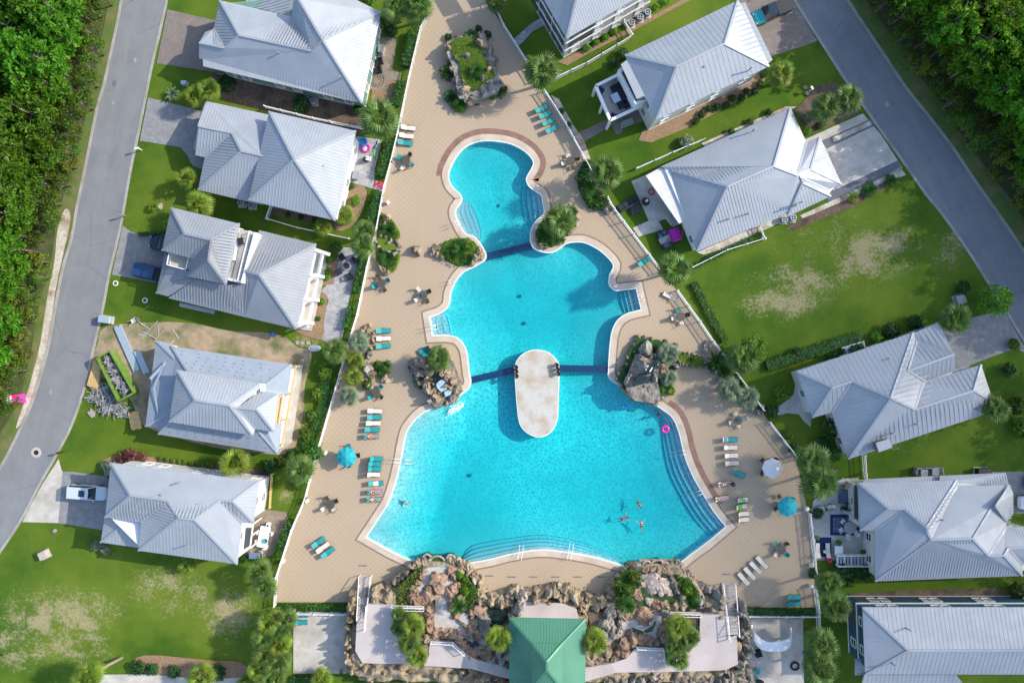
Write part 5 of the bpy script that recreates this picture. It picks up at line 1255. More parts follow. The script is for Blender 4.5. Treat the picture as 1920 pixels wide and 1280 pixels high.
for a in [(217, 880, 22, 'sage', 'pale sage shrub mass at the top left corner of the white house'), (200, 872, 12, 'sage', 'smaller pale sage shrub left of the white house'), (250, 852, 19, 'rust', 'rust red shrub mass above the white house'), (232, 857, 14, 'rust', 'smaller rust red shrub at the end of the mass'), (270, 856, 14, 'rust', 'rust red shrub right beside the row of ball shrubs'),
  (590, 845, 26, 'hedge', 'big round green shrub outside the fence above the palm'), (508, 872, 18, 'dark', 'dark green shrub right of the white house, upper left one'), (530, 866, 15, 'bush', 'green shrub right of the white house, second one'), (485, 1040, 13, 'hedge', 'green shrub at the lower right corner of the white house'), (460, 1046, 10, 'hedge', 'small green shrub under the lower right roof corner'),
  (185, 1020, 13, 'sage', 'pale shrub at the lower left corner of the white house'), (200, 1028, 12, 'sage', 'pale shrub under the lower left eave of the white house'),
  (568, 200, 22, 'dark', 'leafy dark shrub between the green house and the cottage'), (672, 208, 12, 'hedge', 'green shrub left of the full round fence palm'), (430, 160, 20, 'dark', 'dark shrub at the southwest corner of the green house'), (668, 377, 13, 'lime', 'bright green shrub in the garden bed of the cottage'), (660, 350, 9, 'hedge', 'small green shrub at the patio edge of the cottage'), (697, 378, 8, 'hedge', 'low green shrub near the bed edging of the cottage'),
  (618, 488, 9, 'lime', 'green ball shrub at the pergola, upper one'), (617, 511, 9, 'lime', 'green ball shrub at the pergola, middle one'), (614, 520, 8, 'lime', 'green ball shrub at the pergola, lower one'), (605, 565, 9, 'lime', 'green ball shrub at the terrace bed'), (598, 597, 6, 'hedge', 'small shrub at the lower terrace bed'), (632, 465, 15, 'hedge', 'loose green shrub above the black patio chairs'),
  (1165, 105, 16, 'dark', 'dark leafy shrub at the west corner of the cream house'), (1150, 122, 12, 'dark', 'small dark leafy shrub beside the cream house corner'), (1052, 210, 8, 'hedge', 'small shrub on gravel behind the teal loungers, upper'), (1066, 235, 8, 'hedge', 'small shrub on gravel behind the teal loungers, lower'), (1095, 335, 20, 'dark', 'dark shrub mass left of the fence palm'), (1102, 312, 15, 'dark', 'dark shrub above the cycads at the fence'), (1120, 385, 14, 'dark', 'dark shrub below the cycads at the fence'),
  (1512, 247, 10, 'lime', 'lime green shrub beside the gable of the garage house'), (1538, 236, 10, 'hedge', 'green shrub below the pair of road palms'), (1515, 222, 14, 'sage', 'grey bare shrub beside the garage house gable'), (1800, 540, 18, 'dark', 'dark round shrub near the utility box by the road'), (1640, 632, 14, 'lime', 'green shrub with violet flowers north of the chimney house'), (1665, 620, 22, 'dark', 'dark shrub under the north eave of the chimney house'), (1710, 605, 20, 'dark', 'dark shrub at the northeast eave of the chimney house'), (1600, 660, 22, 'dark', 'dark hedge shrub behind the air conditioners'), (1560, 672, 16, 'dark', 'dark shrub above the west eave of the chimney house'),
  (1462, 738, 20, 'lime', 'bright green bushy shrub by the curved path'), (1444, 770, 18, 'dark', 'dark bushy shrub below the bright one at the curved path'), (1555, 800, 28, 'hedge', 'large green shrub in the nook of the chimney house'), (1535, 835, 22, 'dark', 'dark shrub below the nook of the chimney house'), (1560, 850, 20, 'hedge', 'green shrub at the southwest corner of the chimney house'), (1490, 660, 13, 'dark', 'dark shrub at the northwest roof corner of the chimney house'), (1885, 692, 17, 'dark', 'dark round shrub on the lawn right of the chimney house'), (1910, 800, 26, 'bush', 'big bush at the right edge below the dark round shrub'), (1900, 760, 22, 'bush', 'bush at the right edge beside the gable palm'),
  (1575, 1070, 24, 'dark', 'dark shrub mass at the lower left corner of the east house'), (1615, 1068, 22, 'dark', 'dark shrub under the south eave of the east house'), (1900, 1105, 22, 'dark', 'dark bush at the right edge above the blue house'), (1530, 960, 14, 'dark', 'dark flowering shrub at the fence beside the east patio'), (1522, 1072, 14, 'dark', 'dark shrub at the fence corner below the east patio'),
  (690, 720, 14, 'hedge', 'green bush at the split boulder, left'), (606, 700, 15, 'bush', 'wild bush outside the fence below the stone ring, topmost'), (594, 738, 17, 'bush', 'wild bush right of the timber porch frame, second from the top'), (586, 778, 16, 'hedge', 'wild bush right of the timber porch frame, third from the top'), (574, 812, 15, 'bush', 'wild bush above the big round green shrub'), (620, 668, 12, 'hedge', 'small bush left of the fence palm at the stone ring'), (722, 42, 20, 'hedge', 'green shrub mass at the upper right corner of the green house'), (735, 62, 16, 'dark', 'dark shrub below the top edge palms beside the green house'), (692, 5, 16, 'bush', 'bush at the top edge above the green house roof'), (541, 403, 7, 'dark', 'small dark ball in the mulch south of the cottage, left'), (566, 408, 7, 'dark', 'small dark ball in the mulch south of the cottage, middle'), (592, 414, 8, 'dark', 'small dark ball in the mulch south of the cottage, right'),
  (1370, 248, 10, 'hedge', 'green shrub on gravel above the garage house, left'), (1405, 230, 9, 'hedge', 'green shrub on gravel above the garage house, middle'), (1440, 212, 9, 'dark', 'dark shrub on gravel above the garage house, right'), (1285, 268, 16, 'sage', 'pale grassy shrub at the lower corner of the cream house bed'), (1470, 815, 15, 'hedge', 'green shrub inside the garden by the path fence, upper'), (1485, 838, 14, 'dark', 'dark shrub inside the garden by the path fence, lower'), (1555, 880, 14, 'hedge', 'green shrub between the two fence palms and the east patio'), (1895, 645, 14, 'bush', 'bush at the kerb of the eastern driveway'), (1590, 1090, 12, 'hedge', 'small green shrub between the fence palms and the blue house'), (1440, 1148, 10, 'hedge', 'green shrub standing above the dark southeast hedge'), (560, 905, 14, 'bush', 'yellowish bush below the palm left of the teal parasol'), (548, 850, 14, 'dark', 'dark bush right of the unfinished house corner'),
  (265, 1246, 18, 'dark', 'dark shrub on mulch at the southwest walkway, left'), (290, 1250, 16, 'dark', 'dark shrub on mulch at the southwest walkway, second'), (330, 1254, 17, 'dark', 'dark shrub on mulch at the southwest walkway, third'), (412, 1256, 20, 'dark', 'dark shrub on mulch at the southwest walkway, right'),
  (1255, 732, 13, 'lime', 'yellow green shrub at the lower right of the eastern grotto')]:
 if a[4]: shrub(*a)
TL = broad_meshes('lime_tree', 5.0, 2.1, 34, M['lime_leaf'], 0.16, 60)
o = plant_tree('leafy_tree', TL, P(1838, 565), 'round lime green tree at the edge of the east road', 'tree', 1.05)
o = plant_tree('leafy_tree', TL, P(1400, 655), 'rounded bright green tree outside the fence by the eastern grotto', 'tree', 0.95)
def hedge(pts, wpx, h, key, label, s=0.13, dens=26):
 mb = MB(); W_ = [P(*p) for p in pts]
 for i in range(len(W_) - 1):
  a, b = W_[i], W_[i + 1]; L = (b - a).length; u = (b - a).normalized(); nrm = Vector((-u.y, u.x, 0)); hw = wpx / PX(1.0) / 2
  for _ in range(int(L * dens * (hw * 2 + h))):
   t = rng.uniform(0, L); q = rng.uniform(-1, 1); zz = rng.uniform(0, 1)
   bulge = 1 + 0.15 * noise.noise(Vector((t * 1.3, i * 7.0, 0)))
   if rng.random() < 0.6: pnt = a + u * t + nrm * q * hw * bulge + Vector((0, 0, h * (1 - 0.25 * abs(q) ** 3) * bulge)); n = Vector((0, 0, 1)) + nrm * q * 0.5
   else: pnt = a + u * t + nrm * hw * bulge * (1 if q > 0 else -1) + Vector((0, 0, zz * h)); n = nrm * (1 if q > 0 else -1)
   leaf_quad(mb, pnt + rdir() * 0.06, n + rdir() * 0.8, s * rng.uniform(0.7, 1.3))
 root = thing('hedge', label, 'hedge', W_[0])
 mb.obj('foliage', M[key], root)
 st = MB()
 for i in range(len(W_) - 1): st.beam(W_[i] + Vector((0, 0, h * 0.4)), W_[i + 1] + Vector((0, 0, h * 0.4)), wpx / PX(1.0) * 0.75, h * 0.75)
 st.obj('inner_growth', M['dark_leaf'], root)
 return root
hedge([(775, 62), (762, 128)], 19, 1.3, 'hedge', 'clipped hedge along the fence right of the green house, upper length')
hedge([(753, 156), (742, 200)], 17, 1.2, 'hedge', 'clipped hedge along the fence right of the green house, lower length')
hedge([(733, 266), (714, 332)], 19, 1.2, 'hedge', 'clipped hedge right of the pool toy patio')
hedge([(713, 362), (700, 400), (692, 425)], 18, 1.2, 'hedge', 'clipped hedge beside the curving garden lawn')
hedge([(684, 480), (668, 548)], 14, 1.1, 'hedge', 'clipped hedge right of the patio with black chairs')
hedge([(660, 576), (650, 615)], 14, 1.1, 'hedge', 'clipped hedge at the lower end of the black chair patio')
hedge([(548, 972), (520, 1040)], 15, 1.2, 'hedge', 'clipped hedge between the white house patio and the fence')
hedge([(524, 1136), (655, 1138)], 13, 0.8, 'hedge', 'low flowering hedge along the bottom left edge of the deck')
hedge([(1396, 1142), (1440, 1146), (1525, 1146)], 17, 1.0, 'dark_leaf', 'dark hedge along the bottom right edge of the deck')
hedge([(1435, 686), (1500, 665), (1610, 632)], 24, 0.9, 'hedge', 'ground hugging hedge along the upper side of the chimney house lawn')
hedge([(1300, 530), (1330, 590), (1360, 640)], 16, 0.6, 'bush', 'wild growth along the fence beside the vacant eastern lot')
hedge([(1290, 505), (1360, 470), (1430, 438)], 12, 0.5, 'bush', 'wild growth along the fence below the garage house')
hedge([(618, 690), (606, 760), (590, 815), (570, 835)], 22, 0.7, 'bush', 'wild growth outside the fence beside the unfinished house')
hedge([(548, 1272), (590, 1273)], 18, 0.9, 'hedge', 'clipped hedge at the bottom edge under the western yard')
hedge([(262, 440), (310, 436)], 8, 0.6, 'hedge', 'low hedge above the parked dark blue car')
# ------------------------------------------------------------------ rockwork
def boulder_mesh(name, m, seed, sub=3, rough=0.42):
 bm_ = __import__('bmesh').new()
 __import__('bmesh').ops.create_icosphere(bm_, subdivisions=sub, radius=1.0)
 r = random.Random(seed); off = Vector((r.uniform(0, 50), r.uniform(0, 50), r.uniform(0, 50)))
 cuts = [(Vector((r.uniform(-1, 1), r.uniform(-1, 1), r.uniform(-0.2, 1))).normalized(), r.uniform(0.55, 0.85)) for _ in range(7)]
 for v in bm_.verts:
  p = v.co.copy()
  for n, d in cuts:
   e = p.dot(n) - d
   if e > 0: p -= n * e * 0.9
  k = 1 + rough * (noise.noise(p * 1.3 + off)) + 0.20 * noise.noise(p * 3.1 + off) - 0.22 * max(0, 0.22 - abs(noise.noise(p * 2.2 + off * 2))) / 0.22
  v.co = p * k
 me = bpy.data.meshes.new(name); bm_.to_mesh(me); bm_.free(); me.materials.append(m); return me
BM = {k: [boulder_mesh('%s_boulder%d' % (k, i), M[k], i * 7 + j) for i in range(4)] for j, k in enumerate(('rock', 'rock_grey', 'rock_red', 'rock_pale'))}
rr = random.Random(5)
def rock(root, px, py, rpx, h=1.0, z=0.0, key='rock', el=None, rz=None, nm='rock'):
 """boulder as a part: footprint radius in photo pixels, height h above its foot z"""
 q = P(px, py, z + h * 0.55); r = rpx * (H - z) / F
 o = bpy.data.objects.new(nm, rr.choice(BM[key])); COL.objects.link(o); o.parent = root
 o.location = (q.x, q.y, z + h * 0.3) if root is None else Vector((q.x, q.y, z + h * 0.3)) - chain_loc(root)
 e = el or rr.uniform(0.75, 1.0)
 o.scale = (r * 1.12, r * 1.12 * e, h * 0.72)
 o.rotation_euler = (rr.uniform(-.2, .2), rr.uniform(-.2, .2), rz if rz is not None else rr.uniform(0, 6.28))
 return o
def slab(root, name, pts, z0, z1, m, smooth=0, top=True):
 if smooth: pts = cat_rom(pts, smooth)
 w = [P(x, y, z1)[:2] for x, y in pts]
 return MB().prism(w, z0, z1, top=top).obj(name, m, root)
def mound(root, name, pts, z0, h, m, n=5):
 """rounded planted mound over a polygon"""
 w = [Vector(P(x, y, z0 + h * 0.6)[:2]) for x, y in cat_rom(pts, 4)]
 c = sum(w, Vector((0, 0))) / len(w); mb = MB(); k = len(w); vs = []; fs = []
 for i in range(n + 1):
  t = i / n; s = 1 - t
  for p in w:
   q = c + (p - c) * s; vs.append((q.x, q.y, z0 + h * math.sin(t * math.pi / 2) ** 0.7 + 0.06 * noise.noise(Vector((q.x, q.y, 0)) * 2)))
 for i in range(n):
  for j in range(k): fs.append((i * k + j, i * k + (j + 1) % k, (i + 1) * k + (j + 1) % k, (i + 1) * k + j))
 return mb.add(vs, fs).obj(name, m, root, smooth=True)
def tufts(root, pts, z, n, key='grasscover', s=0.11, name='ground_cover', up=0.25):
 w = [P(x, y, z)[:2] for x, y in pts]; x0, x1 = min(p[0] for p in w), max(p[0] for p in w); y0, y1 = min(p[1] for p in w), max(p[1] for p in w)
 mb = MB(); c = 0
 while c < n:
  x, y = rng.uniform(x0, x1), rng.uniform(y0, y1)
  if not inside(x, y, w): continue
  c += 1; leaf_quad(mb, Vector((x, y, z + rng.uniform(0, up))), Vector((0, 0, 1)) + rdir() * 0.9, s * rng.uniform(0.6, 1.4))
 return mb.obj(name, M[key], root, kind='stuff')
def rocks(root, o, k, lst, z=0.0, h=1.0, key='rock', rs=1.14):
 for a in lst:
  x, y, r = a[0], a[1], a[2]
  rock(root, o[0] + x / k, o[1] + y / k, r / k * rs, a[3] if len(a) > 3 else h * rr.uniform(0.85, 1.2), z, a[4] if len(a) > 4 else key)
t = thing('rock_planter', 'tall rock planter with lawn and cycads on top, on the northern deck', 'rock planter', P(885, 125))
o, k = (810, 40), 6.7375
slab(t, 'rock_base', [(o[0] + x / k, o[1] + y / k) for x, y in [(190, 260), (320, 190), (640, 155), (720, 300), (810, 560), (885, 780), (830, 880), (560, 1000), (340, 970), (260, 560), (200, 440)]], 0, 1.7, M['rock_grey'])
top = [(o[0] + x / k, o[1] + y / k) for x, y in [(230, 270), (330, 210), (600, 190), (650, 330), (640, 430), (740, 560), (800, 680), (600, 820), (540, 880), (420, 800), (360, 700), (350, 540), (260, 420)]]
slab(t, 'planting_bed', top, 1.6, 1.95, M['lawn']); tufts(t, top, 1.95, 900, 'grasscover', 0.10)
rocks(t, o, k, [(225, 330, 55, 2.3), (235, 410, 50, 2.2), (300, 470, 40, 2.2), (430, 490, 70, 2.7, 'rock_grey'), (490, 470, 45, 2.6), (620, 290, 80, 2.8), (690, 400, 55, 2.1, 'rock_grey'), (720, 610, 55, 2.5), (790, 650, 50, 2.4), (650, 720, 55, 2.5, 'rock_grey'), (380, 790, 55, 2.4), (410, 890, 75, 2.6), (480, 960, 60, 2.3), (550, 930, 60, 2.3), (370, 930, 45, 2.0), (640, 880, 60, 1.9, 'rock_grey'), (740, 860, 65, 1.8, 'rock_grey'), (830, 810, 55, 1.8, 'rock_grey'), (700, 790, 50, 2.1, 'rock_grey'), (290, 600, 55, 1.8, 'rock_grey'), (320, 720, 50, 1.7, 'rock_grey'), (310, 850, 45, 1.6, 'rock_grey'), (640, 190, 50, 1.9, 'rock_grey'), (760, 480, 45, 1.5, 'rock_grey'), (720, 330, 45, 1.5, 'rock_grey'), (300, 215, 30, 2.0)], 0, 2.0, rs=1.38)
for (x, y, r, ky) in [(205, 215, 60, 'dark'), (590, 110, 60, 'dark'), (700, 190, 70, 'dark'), (570, 1040, 45, 'dark'), (450, 1030, 40, 'hedge'), (760, 960, 60, 'hedge')]:
 part('foliage', SH[ky][0], t, P(o[0] + x / k, o[1] + y / k) - t.location, sc=r / k / PX(1) / 0.68)
t = thing('pool_planter', 'green planter with boulders left of the upper pool divider', 'planter', P(862, 474))
o, k = (0, 0), 1
mound(t, 'planting_bed', [(825, 458), (850, 446), (880, 446), (898, 462), (905, 478), (890, 492), (862, 500), (835, 488), (822, 474)], 0.08, 0.7, M['lawn'])
tufts(t, [(825, 458), (850, 446), (880, 446), (898, 462), (900, 478), (885, 490), (862, 498), (835, 486), (822, 474)], 0.55, 700, 'hedge', 0.12, up=0.5)
rocks(t, o, k, [(818, 465, 7), (812, 472, 6), (820, 476, 6), (898, 470, 6), (892, 482, 8), (900, 480, 7), (884, 492, 6), (828, 482, 5)], 0.05, 0.9)
t = thing('boulder', 'single tan boulder standing free on the deck left of the pool planter', 'boulder', P(782, 468)); rocks(t, o, k, [(781, 467, 8, 1.4), (784, 473, 6, 1.1)], 0.05)
t = thing('pool_planter', 'green planter with a palm between the upper and middle pools, on the right bank', 'planter', P(1040, 432))
bed = [(1003, 437), (1010, 420), (1024, 408), (1045, 396), (1065, 388), (1080, 400), (1078, 418), (1066, 432), (1052, 452), (1036, 464), (1016, 462), (1004, 452)]
mound(t, 'planting_bed', bed, 0.08, 0.7, M['lawn']); tufts(t, bed, 0.5, 900, 'dark_leaf', 0.13, up=0.6)
rocks(t, o, k, [(1081, 408, 6), (1080, 420, 5), (1006, 450, 5), (1014, 460, 6), (1024, 463, 5), (1068, 436, 4)], 0.05, 0.7)
t = thing('rock_trough', 'grass filled stone trough against the west fence with green beds above and below', 'planter', P(725, 457))
bed = [(712, 398), (735, 412), (748, 432), (750, 445), (735, 452), (708, 444), (704, 420)]; mound(t, 'planting_bed', bed, 0.08, 0.5, M['lawn']); tufts(t, bed, 0.4, 500, 'hedge', 0.12, up=0.4)
bed = [(708, 468), (748, 474), (748, 490), (736, 512), (712, 502), (705, 486)]; mound(t, 'planting_bed', bed, 0.08, 0.5, M['lawn']); tufts(t, bed, 0.4, 500, 'hedge', 0.12, up=0.4)
slab(t, 'grass_fill', [(708, 446), (722, 443), (740, 458), (746, 462), (742, 470), (716, 466), (706, 456)], 0.1, 0.8, M['lawn'])
ringp = [(705, 447), (712, 443), (722, 444), (731, 450), (733, 456), (742, 454), (748, 460), (746, 468), (740, 474), (730, 470), (720, 467), (710, 463), (704, 455)]
rocks(t, o, k, [(x, y, 4.5, 1.1, 'rock_grey') for x, y in ringp] + [(712, 500, 5), (718, 506, 6), (726, 510, 5), (709, 496, 4), (724, 408, 6), (721, 420, 4)], 0.05, 0.9)
t = thing('boulder', 'pale boulder inside the fence above the rock trough', 'boulder', P(726, 408)); rocks(t, o, k, [(726, 408, 7, 1.1), (722, 420, 4, .6)], 0.05)
t = thing('stone_ring', 'horseshoe of tan boulders against the west fence beside three loungers', 'rocks', P(683, 628))
rocks(t, o, k, [(676, 622, 7), (684, 617, 7), (692, 622, 7), (698, 630, 7), (699, 640, 6), (690, 646, 5), (674, 630, 6), (678, 640, 5), (692, 611, 4), (695, 652, 5), (693, 662, 5, 1.0, 'rock_grey'), (688, 670, 5, 1.0, 'rock_grey')], 0.05, 1.0)
t = thing('rock_mound', 'green bush mound with a split grey boulder near the west fence', 'rocks', P(712, 690))
rocks(t, o, k, [(690, 690, 10, 1.6, 'rock_grey'), (696, 700, 8, 1.3), (720, 708, 7, 1.1), (726, 712, 5, .8), (686, 680, 7, 1.3, 'rock_grey')], 0.05, 1.0)
for (x, y, r) in [(710, 684, 12), (722, 692, 13), (728, 682, 10), (714, 700, 10)]: part('foliage', SH['hedge'][0], t, P(x, y) - t.location, sc=r / PX(1) / 0.68)
t = thing('rock_grotto', 'rock grotto with small waterfall on the left bank of the big pool', 'rock grotto', P(820, 708))
o, k = (740, 620), 8.0
slab(t, 'rock_base', [(o[0] + x / k, o[1] + y / k) for x, y in [(260, 470), (480, 380), (780, 300), (880, 480), (1000, 760), (1010, 900), (920, 1050), (740, 1130), (600, 1150), (500, 980), (400, 900), (300, 700)]], 0, 1.1, M['rock_grey'])
rocks(t, o, k, [(340, 520, 105, 3.0, 'rock_grey'), (400, 600, 90, 2.6, 'rock_grey'), (530, 590, 100, 3.2), (520, 690, 70, 2.6), (480, 830, 95, 2.4), (600, 900, 85, 2.3), (620, 980, 95, 2.3), (560, 1040, 60, 1.8, 'rock_grey'), (750, 620, 95, 3.2), (810, 700, 95, 3.0), (800, 800, 80, 2.6), (880, 740, 80, 2.4), (930, 860, 75, 2.0), (820, 1000, 90, 1.6, 'rock_grey'), (770, 1060, 70, 1.4), (890, 1010, 70, 1.3), (670, 1090, 50, 1.2), (630, 1110, 50, 1.0), (700, 1010, 45, 1.6), (260, 560, 50, 1.3, 'rock_grey'), (300, 700, 50, 1.0, 'rock_grey'), (340, 800, 45, .9, 'rock_grey'), (700, 250, 40, 1.0), (780, 330, 50, 1.4), (830, 450, 50, 1.6), (560, 790, 45, 1.8), (650, 560, 60, 2.6)], 0.0, 2.2)
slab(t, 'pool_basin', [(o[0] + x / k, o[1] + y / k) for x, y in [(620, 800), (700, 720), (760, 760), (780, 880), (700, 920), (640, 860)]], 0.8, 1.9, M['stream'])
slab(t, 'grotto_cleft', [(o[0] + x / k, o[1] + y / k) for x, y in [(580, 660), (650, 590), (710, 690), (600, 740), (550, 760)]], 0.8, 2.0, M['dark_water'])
slab(t, 'cascade', [(o[0] + x / k, o[1] + y / k) for x, y in [(740, 920), (800, 890), (860, 910), (830, 960), (760, 990)]], 0.8, 1.85, M['stream'])
for (x, y, r, ky) in [(400, 720, 45, 'hedge'), (410, 660, 35, 'hedge'), (385, 850, 40, 'dark'), (240, 560, 35, 'dark'), (310, 760, 40, 'dark'), (790, 480, 60, 'lime'), (520, 430, 60, 'dark')]:
 part('foliage', SH[ky][0], t, P(o[0] + x / k, o[1] + y / k, 0.9) - t.location, sc=r / k / PX(1) / 0.68)
mb = MB()
for i in range(150):
 a = rng.uniform(0, 1); b = rng.gauss(0, 0.35)
 q = P(841 + 28 * a, 770 - 11 * a, 0) + Vector((b * 0.4, b, 0))
 leaf_quad(mb, Vector((q.x, q.y, WATER_Z + 0.02 + rng.uniform(0, .05))), Vector((0, 0, 1)) + rdir() * 0.3, rng.uniform(0.05, 0.14))
mb.obj('waterfall_foam', M['foam'], t, kind='stuff')
t = thing('rock_grotto', 'larger rock grotto with two dark openings on the right bank of the big pool', 'rock grotto', P(1213, 690))
o, k = (1120, 610), 8.0
slab(t, 'rock_base', [(o[0] + x / k, o[1] + y / k) for x, y in [(300, 780), (420, 560), (500, 330), (620, 190), (900, 210), (1200, 380), (1240, 560), (1150, 740), (980, 1080), (880, 1180), (600, 1140), (440, 1000)]], 0, 0.9, M['dark_leaf'])
slab(t, 'rock_core', [(o[0] + x / k, o[1] + y / k) for x, y in [(560, 500), (780, 480), (1000, 600), (900, 830), (960, 1090), (860, 1170), (560, 1130), (440, 980), (440, 780)]], 0, 1.7, M['rock_grey'])
rocks(t, o, k, [(720, 350, 105, 2.4, 'rock_grey'), (640, 590, 120, 3.1, 'rock_grey'), (700, 510, 70, 2.7, 'rock_grey'), (500, 810, 95, 2.3, 'rock_grey'), (590, 740, 50, 2.2, 'rock_grey'), (960, 640, 95, 2.7), (880, 560, 60, 2.6, 'rock_grey'), (860, 790, 75, 2.5, 'rock_grey'), (540, 980, 105, 1.6, 'rock_grey'), (600, 1080, 70, 1.2, 'rock_grey'), (720, 920, 75, 1.8, 'rock_grey'), (810, 980, 90, 2.0, 'rock_grey'), (720, 1050, 80, 1.5, 'rock_grey'), (850, 1110, 90, 1.5, 'rock_grey'), (950, 1090, 55, 1.0, 'rock_grey'), (1170, 620, 60, 1.6, 'rock_grey'), (1140, 700, 50, 1.2, 'rock_grey'), (1220, 560, 45, 1.2, 'rock_grey'), (830, 450, 60, 1.9, 'rock_grey'),
 (610, 190, 45, 1.0), (700, 200, 45, 1.1), (830, 215, 45, 1.1), (930, 270, 45, 1.1), (540, 290, 45, 1.1, 'rock_grey'), (560, 380, 40, 1.0, 'rock_grey'), (460, 460, 40, 1.0, 'rock_grey'), (430, 570, 40, 1.0, 'rock_grey'), (380, 640, 40, 1.0, 'rock_grey'), (340, 720, 40, 1.0, 'rock_grey'), (310, 810, 40, .9, 'rock_grey'), (370, 890, 45, .8), (410, 960, 45, .9), (450, 1020, 45, .9)], 0, 1.6)
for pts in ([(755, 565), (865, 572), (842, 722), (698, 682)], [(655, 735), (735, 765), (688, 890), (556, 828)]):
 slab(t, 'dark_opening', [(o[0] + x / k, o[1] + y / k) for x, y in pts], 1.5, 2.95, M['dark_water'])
for (x0, y0, x1, y1) in ((765, 595, 725, 670), (828, 630, 785, 695)):
 a, b = P(o[0] + x0 / k, o[1] + y0 / k, 3.02), P(o[0] + x1 / k, o[1] + y1 / k, 3.02); MB().beam(a, b, 0.14, 0.06).obj('white_pipe', M['white'], t)
for (x, y, r, ky) in [(540, 440, 60, 'dark'), (460, 680, 70, 'dark'), (400, 780, 55, 'dark'), (850, 350, 60, 'dark'), (640, 240, 40, 'hedge'), (1000, 250, 60, 'dark'), (1150, 310, 70, 'dark'), (960, 960, 60, 'lime'), (1060, 900, 70, 'hedge'), (930, 860, 60, 'hedge')]:
 part('foliage', SH[ky][0], t, P(o[0] + x / k, o[1] + y / k, 0.5) - t.location, sc=r / k / PX(1) / 0.68)
t = thing('grass_planter', 'narrow stone edged grass planter joining the eastern grotto to the fence', 'planter', P(1295, 673))
bed = [(1268, 658), (1280, 662), (1300, 664), (1318, 672), (1322, 680), (1318, 688), (1296, 686), (1280, 682), (1270, 675)]
slab(t, 'grass_fill', bed, 0.1, 0.65, M['lawn']); tufts(t, bed, 0.65, 250, 'grasscover', 0.1)
rocks(t, (0, 0), 1, [(x, y, 3, .9, 'rock_grey') for x, y in cat_rom(bed, 2)], 0.05)
part('cycad_tuft', SH['dark'][0], t, P(1297, 673, 0.6) - t.location, sc=0.6)
t = thing('boulder_row', 'scattered grey boulders along the fence right of the eastern grotto', 'rocks', P(1400, 745))
rocks(t, (0, 0), 1, [(1328, 646, 7), (1322, 655, 5), (1340, 697, 6), (1348, 712, 6), (1385, 738, 6), (1400, 757, 7), (1408, 766, 6), (1424, 772, 7), (1430, 762, 5), (1352, 728, 5)], 0.05, 0.9, 'rock_grey')
t = thing('planting_bed', 'green planted bed along the fence below the big leaved plant', 'planting bed', P(1370, 735))
bed = [(1325, 690), (1345, 700), (1372, 728), (1400, 752), (1428, 768), (1400, 720), (1372, 690), (1345, 662)]; mound(t, 'soil', bed, 0.05, 0.25, M['lawn']); tufts(t, bed, 0.2, 900, 'dark_leaf', 0.14, up=0.5)
t = thing('planting_bed', 'green planted bed around the fence palm right of the northern pool', 'planting bed', P(1112, 360))
bed = [(1084, 322), (1092, 310), (1110, 330), (1130, 360), (1142, 378), (1140, 392), (1120, 396), (1102, 388), (1088, 365), (1082, 345)]; mound(t, 'soil', bed, 0.08, 0.3, M['mulch']); tufts(t, bed, 0.3, 1000, 'dark_leaf', 0.14, up=0.6)
rocks(t, (0, 0), 1, [(1134, 392, 7, .8, 'rock_grey'), (1140, 396, 5, .7, 'rock_grey'), (1146, 390, 6, .7, 'rock_grey')], 0.05)
# ------------------------------------------------------------------ slide hill
HILL = thing('slide_hill', 'rocky water slide hill with pinkish terraces along the bottom of the pool deck', 'slide hill', P(960, 1170))
o, k = (640, 1020), 4.8
A = lambda pts: [(o[0] + x / k, o[1] + y / k) for x, y in pts]
B = lambda pts: [(1040 + x / k, o[1] + y / k) for x, y in pts]
HILL_PX = A([(100, 440), (148, 440), (148, 692), (228, 692), (282, 395), (500, 350), (640, 230), (740, 160), (1030, 160), (1100, 190), (1250, 380), (1300, 480), (1560, 430), (1920, 400)]) + B([(200, 470), (500, 480), (520, 380), (660, 220), (800, 180), (1060, 190), (1130, 180), (1240, 290), (1360, 420), (1495, 430), (1556, 815), (1652, 815), (1640, 560), (1660, 560), (1720, 700), (1700, 1000), (1780, 1250)]) + A([(1500, 1260), (150, 1250), (60, 1100), (50, 900)])
FLAT = []
TZ = 3.2
def flat(name, pts, z0, z1, m, smooth=0):
 FLAT.append(([P(x, y, z1)[:2] for x, y in pts], z1)); return slab(HILL, name, pts, 0.5, z1, m, smooth)
flat('terrace', A([(235, 540), (450, 548), (472, 585), (466, 790), (560, 880), (640, 1010), (700, 1080), (190, 1068), (125, 960), (140, 660), (225, 690)]), 2, TZ, M['terrace'])
flat('terrace', A([(800, 872), (1010, 880), (1110, 980), (1220, 1040), (1515, 1105), (1530, 1215), (1170, 1118), (745, 1092), (745, 1010), (780, 1000)]), 2, TZ - 0.02, M['terrace'])
flat('terrace', A([(1560, 640), (1600, 590), (1650, 525), (1840, 535), (1920, 525)]) + B([(60, 530), (120, 550), (200, 590), (215, 680), (0, 680)]) + A([(1560, 690)]), 2, TZ, M['terrace'])
flat('terrace', B([(1310, 632), (1535, 632), (1555, 840), (1640, 815), (1648, 1080), (1530, 1132), (1050, 1145), (560, 1152), (270, 1235), (270, 1110), (520, 1068), (640, 1028), (740, 925), (980, 935), (985, 1050), (1150, 995), (1290, 890), (1305, 800)]), 2, TZ, M['terrace'])
